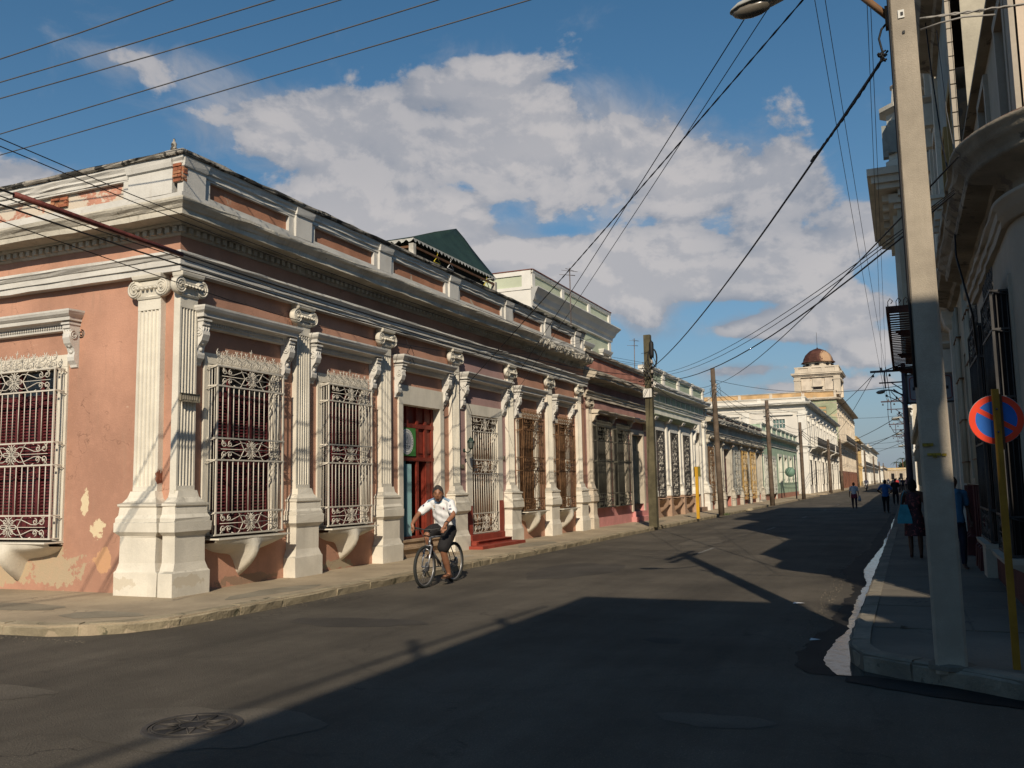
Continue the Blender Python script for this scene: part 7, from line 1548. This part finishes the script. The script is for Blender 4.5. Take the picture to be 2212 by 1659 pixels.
    for (x,y,z) in ((.145,-.03,.125),(-.13,-.08,.455)):
        m=MB(); m.box(x-.045,x+.045,y-.13,y+.11,z-.012,z+.008)
        for yy,h in ((-.07,.040),(-.02,.055),(.07,.06)): m.tube([(x-.046,y+yy,z),(x-.038,y+yy,z+h*.75),(x,y+yy,z+h+.006),(x+.038,y+yy,z+h*.75),(x+.046,y+yy,z)],.009,5)
        put('sandal',m.mesh('sandal',M_san),b,w)
    put('wristwatch',MB().tube([(.30+.034*cos(a),-.325+.01*sin(a)*0,1.03+.034*sin(a)) for a in [2*pi*i/12 for i in range(12)]],.010,5,closed=True).mesh('wristwatch',M_blk),b,w)
cyclist()
# ---------------- simple standing or walking figures
def figure(w, label, h, skinm, top, bottom, yaw=0, arms='down', legs=(.08,-.08), female=False, skirt=None, sleeves=True, hairm=None, long=0, seated=False, voxel=.016):
    """h = standing height, faces -Y turned by yaw"""
    t=thing('person',label,'person',w); s=h/1.70; W=Vector(w); cy,sy=cos(yaw),sin(yaw)
    def X(p): x,y,z=p; return ((x*cy-y*sy)*s,(x*sy+y*cy)*s,z*s)
    hm,T=head_mb(X((0,-.01,1.585)),yaw,0,s)
    V=[(0,0,.92),(0,0,1.05),(0,.0,1.2),(0,0,1.36),(0,0,1.45),(0,-.005,1.5)]; hipw=.165 if female else .15
    R=[(hipw,.12),(.135 if female else .14,.105),(.155,.115),(.15,.10),(.055,.055),(.05,.05)]; E_=[(0,1),(1,2),(2,3),(3,4),(4,5)]
    def limb(pts,rs,at):
        p=at
        for q,r in zip(pts,rs): V.append(q); R.append(r); E_.append((p,len(V)-1)); p=len(V)-1
        return p
    AP={}
    for sx in (-1,1):
        sh=(sx*.19,0,1.39)
        if arms=='hips': el=(sx*.36,.07,1.16); wr=(sx*.19,-.03,1.0)
        elif arms=='fold': el=(sx*.25,.0,1.12); wr=(sx*.05,-.16,1.08)
        elif arms=='fwd': el=(sx*.25,-.12,1.17); wr=(sx*.20,-.36,1.12)
        else: el=(sx*.25,.03,1.12); wr=(sx*.27,-.03 if sx>0 else .05,.88)
        i=limb([(sx*.11,0,1.41),sh,tuple((a+b)/2 for a,b in zip(sh,el)),el,tuple((a+b)/2 for a,b in zip(el,wr)),wr],[.07,.06,.046,.038,.036,.026],3); AP[sx]=(sh,el,wr)
        d=(Vector(wr)-Vector(el)).normalized(); hand_graph(V,E_,R,wr,tuple(d),(-sx*.6,-.5,-.1) if abs(d.z)>.5 else (0,0,-1),i,sx,1.)
    for sx in (-1,1):
        st=legs[0] if sx>0 else legs[1]
        if seated: pts=[(sx*.10,-.02,.88),(sx*.14,-.22,.80),(sx*.16,-.42,.72),(sx*.16,-.40,.5),(sx*.15,-.30,.34)]; rs=[.085,.08,.06,.052,.036]; ft=[(sx*.15,-.36,.31),(sx*.15,-.44,.30)]
        else: pts=[(sx*.09,0,.86),(sx*.095,-st*.6,.66),(sx*.095,-st*1.1,.48),(sx*.095,-st*.8,.28),(sx*.095,-st*.7,.09)]; rs=[.088,.076,.055,.052,.034]; ft=[(sx*.095,-st*.7-.08,.045),(sx*.10,-st*.7-.15,.035)]
        limb(pts+ft,rs+[(.04,.028),(.035,.02)],0)
    body=skin('body',[X(v) for v in V],E_,[(r[0]*s,r[1]*s) if isinstance(r,tuple) else r*s for r in R],skinm,1,extra=[hm],voxel=voxel*s)
    b=put('body',body,t,W); put('hair',hair_mb(T,long,.0 if not long else .1).mesh('hair',hairm or M_hairk,FX,False),b,W)
    V2=[(0,0,.90),(0,0,1.05),(0,0,1.2),(0,0,1.36),(0,0,1.43)]; R2=[(hipw+.03,.145),(.155,.125),(.172,.13),(.166,.115),(.08,.07)]; E2=[(0,1),(1,2),(2,3),(3,4)]
    if sleeves:
        for sx in (-1,1):
            n=len(V2); sh,el,wr=AP[sx]; V2+=[(sx*.11,0,1.40),sh,tuple(a+(c-a)*.7 for a,c in zip(sh,el))]; R2+=[.075,.07,.06]; E2+=[(3,n),(n,n+1),(n+1,n+2)]
    put('shirt' if not skirt else 'dress_top',skin('shirt',[X(v) for v in V2],E2,[(r[0]*s,r[1]*s) if isinstance(r,tuple) else r*s for r in R2],top,1,voxel=.02*s),b,W)
    if skirt:
        z1=skirt; m=MB(); n=16; vs=[]
        for z,rx,ry in ((1.0,.155,.125),(.9,.19,.15),(.78,.20,.165),(z1,.22,.18)):
            for k in range(n): a=2*pi*k/n; q=1+.05*sin(a*5)*(1.0-z); vs.append(X((rx*q*cos(a),ry*q*sin(a),z)))
        m.add(vs,[(i*n+k,i*n+(k+1)%n,(i+1)*n+(k+1)%n,(i+1)*n+k) for i in range(3) for k in range(n)],True); put('skirt',m.mesh('skirt',bottom,FX,False),b,W)
    else:
        V3=[(0,0,.97),(0,0,.88)]; R3=[(hipw+.02,.135),(hipw+.015,.135)]; E3=[(0,1)]
        for sx in (-1,1):
            n=len(V3); st=legs[0] if sx>0 else legs[1]
            pts=[(sx*.09,0,.84),(sx*.095,-st*.6,.66),(sx*.095,-st*1.1,.48),(sx*.095,-st*.8,.28),(sx*.095,-st*.7,.12)] if not seated else [(sx*.10,-.02,.86),(sx*.14,-.22,.80),(sx*.16,-.42,.70),(sx*.16,-.40,.5),(sx*.15,-.32,.38)]
            V3+=pts; R3+=[.10,.088,.07,.064,.05]; E3+=[(1,n)]+[(n+i,n+i+1) for i in range(4)]
        put('trousers',skin('trousers',[X(v) for v in V3],E3,[(r[0]*s,r[1]*s) if isinstance(r,tuple) else r*s for r in R3],bottom,1,voxel=.02*s),b,W)
    return t,s,X
def cm(n,c,**k): return pm(n,c,.8,.1,8,.1,60,**k)
wt_=(-2.62,52.7,0.); _,s,X=figure(wt_,'woman in white top and dark red skirt over leggings walking toward the camera',1.45,M_skd,cm('white_blouse',(.62,.62,.64)),cm('patterned_leggings',(.03,.025,.04)),yaw=.1,arms='down',legs=(.14,-.12),female=True)
put('skirt',MB().lathe([(.185*s,.98*s),(.205*s,.9*s),(.22*s,.72*s),(.215*s,.70*s)],(0,0,0),16).mesh('skirt',cm('dark_red_skirt',(.20,.03,.05))),bpy.data.objects.get('body.001') or None,wt_) if 0 else solo('plastic_bag',MB().lathe([(0,-.26),(.07,-.25),(.09,-.15),(.05,0),(.015,.06),(0,.08)],(0,0,0),10).mesh('plastic_bag',cm('grey_plastic_bag',(.35,.35,.38))),'thin grey plastic bag carried by the woman in the white top','bag',(-2.62+.27,52.65,.68))
m=MB(); m.lathe([(.17*s,.97*s),(.19*s,.9*s),(.205*s,.74*s),(.20*s,.72*s),(.0,.73*s)],(0,0,0),16); 
_sk=[o for o in bpy.data.objects if o.name.startswith('body') and (WL[o]-Vector(wt_)).length<.01][0]; put('skirt',m.mesh('skirt',cm('dark_red_skirt',(.20,.03,.05))),_sk,wt_)
figure((-.92,46.6,0),'man in a blue T-shirt and dark trousers standing with hands on hips, back turned',1.57,M_skd,cm('royal_blue_shirt',(.035,.13,.36)),cm('dark_trousers',(.012,.012,.016)),yaw=pi-.15,arms='hips',legs=(.04,-.04))
figure((-.62,60.5,0),'dark-clothed person right behind the man in the blue T-shirt',1.62,M_skd,cm('black_top',(.015,.015,.02)),cm('dark_trousers',(.012,.012,.016)),yaw=.3,arms='down')
M_flo=cm('floral_dress',(.05,.022,.028),spots=((.26,.07,.07),.56,16))
_t,s,X=figure((.10,18.3,.15),'woman in a dark floral sundress walking away along the shaded right pavement',1.43,M_skd,M_flo,M_flo,yaw=pi,arms='down',legs=(.10,-.08),female=True,skirt=.50,sleeves=False,long=1.4)
M_tq=cm('turquoise_bag',(.05,.27,.36)); t=thing('shoulder_bag','turquoise cloth bag hanging from the shoulder of the woman in the floral dress','bag',(-.05,18.22,.8))
m=MB(); m.add([(x*q,y,z) for z,q in ((-.0,1.0),(.10,.98),(.28,.62),(.34,.5)) for x,y in ((-.125,-.05),(.125,-.05),(.125,.05),(-.125,.05))],[(0,3,2,1),(12,13,14,15)]+[(i*4+k,i*4+(k+1)%4,(i+1)*4+(k+1)%4,(i+1)*4+k) for i in range(3) for k in range(4)]); put('pouch',m.mesh('pouch',M_tq),t,(-.06,18.2,.80)); put('strap',MB().tube([(-.05,0,.33),(-.03,0,.48),(.02,.0,.60),(.06,.04,.55)],.010,4).mesh('strap',M_tq),t,(-.06,18.2,.80))
figure((.69,16.4,.15),'person in a light blue shirt mostly hidden behind the concrete pole',1.48,M_skd,cm('light_blue_shirt',(.06,.17,.30)),cm('dark_jeans',(.012,.015,.03)),yaw=.3,arms='down')
# group and traffic far down the street
figure((-.95,108,0),'man in a red shirt walking far down the street',1.66,M_skd,cm('red_shirt',(.42,.04,.04)),cm('dark_jeans',(.012,.015,.03)),yaw=.2,legs=(.2,-.15),voxel=.03)
figure((-.75,128,0),'pedestrian in a white shirt behind the man in red',1.75,M_skd,cm('white_shirt2',(.6,.6,.58)),cm('dark_jeans',(.012,.015,.03)),yaw=.0,voxel=.03)
figure((-.35,124,0),'dark-clothed pedestrian at the right of the far group',1.65,M_skd,cm('navy_top',(.02,.025,.05)),cm('dark_trousers',(.012,.012,.016)),yaw=.2,voxel=.03)
figure((.1,130,.1),'pedestrian in pink walking beside the far group',1.6,M_skd,cm('pinkish_top',(.42,.22,.24)),cm('navy_top',(.02,.025,.05)),yaw=0,voxel=.03)
figure((-2.0,165,0),'distant pedestrian crossing in the middle of the street',1.65,M_skd,cm('white_shirt2',(.6,.6,.58)),cm('dark_trousers',(.012,.012,.016)),yaw=1,voxel=.03)
def motorbike(w,label):
    t=thing('motorcycle',label,'motorcycle',w); M_mt=cm('motorcycle_paint',(.05,.02,.025))
    for y in (-.65,.62):
        wh=put('wheel',MB().tube([(0,y+.27*cos(a),.30+.27*sin(a)) for a in [2*pi*i/20 for i in range(20)]],.05,6,closed=True).mesh('wheel',M_rub),t,w); put('rim',MB().lathe([(.2,-.02),(.22,0),(.2,.02),(.03,.04),(.03,-.04)],(0,y,.3),14,'x').mesh('rim',M_alu),wh,w)
    put('tank',MB().lathe([(.03,-.35),(.12,-.25),(.15,-.05),(.11,.12),(.05,.2)],(0,-.05,.80),10,'y').mesh('tank',M_mt),t,w); put('seat',MB().box(-.13,.13,.1,.7,.76,.84,.01).mesh('seat',M_rub),t,w); put('engine',MB().box(-.14,.14,-.2,.25,.25,.6,.02).lathe([(.04,-.1),(.04,.6)],(.18,.1,.3),8,'y').mesh('engine',M_alu),t,w)
    m=MB(); 
    for sx in (-1,1): m.tube([(sx*.09,-.65,.3),(sx*.09,-.42,.95)],.022,6)
    m.tube([(-.34,-.3,1.03),(-.15,-.42,1.0),(.15,-.42,1.0),(.34,-.3,1.03)],.014,5); put('fork',m.mesh('fork',M_alu),t,w)
    put('headlight',MB().lathe([(.0,-.10),(.085,-.08),(.09,0),(.04,.08)],(0,-.48,.88),12,'y').mesh('headlight',cm('headlight_glass',(.6,.6,.6))),t,w); put('front_mudguard',MB().tube([(0,-.65+.34*cos(a),.30+.34*sin(a)) for a in (.3,.8,1.3,1.8,2.3)],.06,6).mesh('front_mudguard',M_mt),t,w)
motorbike((-5.0,134,0),'motorcycle coming down the left lane far away'); figure((-5.0,134.25,.0),'rider in a striped shirt and helmet on the distant motorcycle',1.7,M_skd,cm('striped_shirt',(.06,.06,.09)),cm('dark_jeans',(.012,.015,.03)),yaw=0,arms='fwd',seated=True,voxel=.03)
motorbike((-3.4,210,0),'second motorcycle even farther in the street'); figure((-3.4,210.2,0),'rider on the farthest motorcycle',1.7,M_skd,cm('navy_top',(.02,.025,.05)),cm('dark_jeans',(.012,.015,.03)),arms='fwd',seated=True,voxel=.04)
bicycle((-9.0,226,.13),'bicycle parked against the yellow house far away',detail=False,rot=.6)
# ================================================================== small things
M_ci=pm('cast_iron_cover',(.055,.05,.046),.75,.2,6,.4,60); mh=thing('manhole_cover','round cast-iron manhole cover with star relief set in the crossing','manhole',(-4.66,5.08,0)); w=(-4.66,5.08,0)
put('cover',MB().lathe([(0,.010),(.285,.010),(.29,.004),(.29,-.02)],(0,0,0),40,smooth=False).mesh('cover',M_ci),mh,w); put('rim_ring',MB().lathe([(.30,-.02),(.30,.012),(.335,.012),(.345,.002)],(0,0,0),40,smooth=False).mesh('rim_ring',M_ci),mh,w)
m=MB()
for k in range(10): a=2*pi*k/10; b=2*pi*(k+.5)/10; m.bar((.10*cos(a),.10*sin(a),.013),(.25*cos(b),.25*sin(b),.013),.007,4); m.bar((.25*cos(b),.25*sin(b),.013),(.10*cos(a+2*pi/10),.10*sin(a+2*pi/10),.013),.007,4)
m.tube([(.27*cos(a),.27*sin(a),.012) for a in [2*pi*i/32 for i in range(32)]],.006,4,closed=True); m.tube([(.09*cos(a),.09*sin(a),.012) for a in [2*pi*i/16 for i in range(16)]],.006,4,closed=True); put('star_relief',m.mesh('star_relief',pm('worn_iron_relief',(.070,.062,.053),.6,.2,6,.2)),mh,w)
def litter(x,y,z,lab,col,s=.05): 
    m=MB(); m.add([(-s,-s*.6,0),(s*1.2,-s*.4,.012),(s*.9,s*.7,.004),(-s*.8,s*.6,.015)],[(0,1,2,3)]); solo('litter',m.mesh('litter',pm(col[0],col[1],.7,.05)),lab,'litter',(x,y,z+.004))
litter(-1.40,12.66,.002,'flattened white paper scrap on the road at the shadow edge',('paper_white',(.7,.7,.7)),.07); litter(-.94,9.78,.012,'pale strip of litter at the edge of the gutter water',('paper_white',(.7,.7,.7)),.05); litter(-8.0,31.9,.13,'small dark debris at the foot of the mossy pole',('debris_brown',(.08,.06,.04)),.12); litter(-.1,9.9,.155,'twig-like scrap on the right pavement',('debris_brown',(.08,.06,.04)),.04)
for i,(x,y) in enumerate(((-7.9,50.4),(-7.95,51.2))): solo('kerb_rubble',MB().lathe([(0,-.02),(.17,0),(.13,.1),(0,.13)],(0,0,0),7,smooth=False).mesh('kerb_rubble',M_kerb),('left','right')[i]+' lump of rubble on the left kerb near the shade tip','rubble',(x,y,.05))
m=MB(); rnd=random.Random(2)
for i in range(60):
    a=rnd.uniform(0,6.28); r=rnd.uniform(.02,.22); x,y=r*cos(a),r*sin(a); h=rnd.uniform(.04,.14); m.quad((x-.01,y,0),(x+.01,y,0),(x+.03*cos(a),y+.03*sin(a),h))
solo('weed_tuft',m.mesh('weed_tuft',pm('weed_green',(.06,.10,.03),.8,.2,3,0),FX,False),'small tuft of weeds at the foot of the brown pole','plant',(-7.62,41.75,.13))
# palms and dark trees behind the street end
def palm(x,y,h,lab,s=1.):
    t=thing('palm_tree',lab,'tree',(x,y,0)); w=(x,y,0); put('trunk',MB().tube([(0,0,0),(.15,0,h*.5),(.0,0,h)],[.35*s,.25*s,.2*s],7).mesh('trunk',M_brown),t,w); m=MB(); rnd=random.Random(int(x*7))
    for k in range(16):
        a=2*pi*k/16+rnd.uniform(-.2,.2); up=rnd.uniform(.1,1.1); L=rnd.uniform(2.4,3.2)*s; P=[(L*q*cos(a),L*q*sin(a),h+up*q*L*.6-1.0*q*q*L*.75) for q in (0,.25,.5,.75,1)]
        m.tube(P,.04,3)
        for i in range(12):
            q=i/12*4; j=int(q); f=q-j; b=tuple(P[j][c]+(P[j+1][c]-P[j][c])*f for c in range(3)); l=.7*s*(1-i/20)
            for sg in (-1,1): m.quad(b,(b[0]+.12,b[1],b[2]),(b[0]-sin(a)*l*sg,b[1]+cos(a)*l*sg,b[2]-.35*l))
    put('crown',m.mesh('crown',pm('palm_green',(.03,.055,.02),.7,.2,.5,0),FX,False),t,w)
palm(-1.2,690,15.5,'tall royal palm in the gap at the end of the street',1.6); palm(-5.5,720,13.5,'lower palm left of the tall royal palm',1.5)
def tree(x,y,h,r,lab):
    t=thing('tree',lab,'tree',(x,y,0)); w=(x,y,0); put('trunk',MB().tube([(0,0,0),(0,0,h*.4),(.3,0,h*.7)],[.5,.4,.2],7).mesh('trunk',M_brown),t,w); m=MB(); rnd=random.Random(int(x+y))
    for i in range(1400):
        v=Vector((rnd.gauss(0,1),rnd.gauss(0,1),rnd.gauss(0,1))).normalized()*r*rnd.uniform(.55,1)**.5*(1+.25*sin(rnd.random()*6)); c=(v.x,v.y,h*.72+v.z*.6); s=r*.13; a=rnd.uniform(0,6.28); m.quad((c[0]-s*cos(a),c[1]-s*sin(a),c[2]-s*.4),(c[0]+s*cos(a),c[1]+s*sin(a),c[2]),(c[0],c[1]+s*.3,c[2]+s))
    put('crown',m.mesh('crown',pm('far_foliage',(.035,.055,.022),.8,.3,.4,0),FX,False),t,w)
tree(4,700,13,7,'dark bushy tree at the right of the street end'); tree(12,705,15,9,'wide dark tree behind the right roofs at the street end')
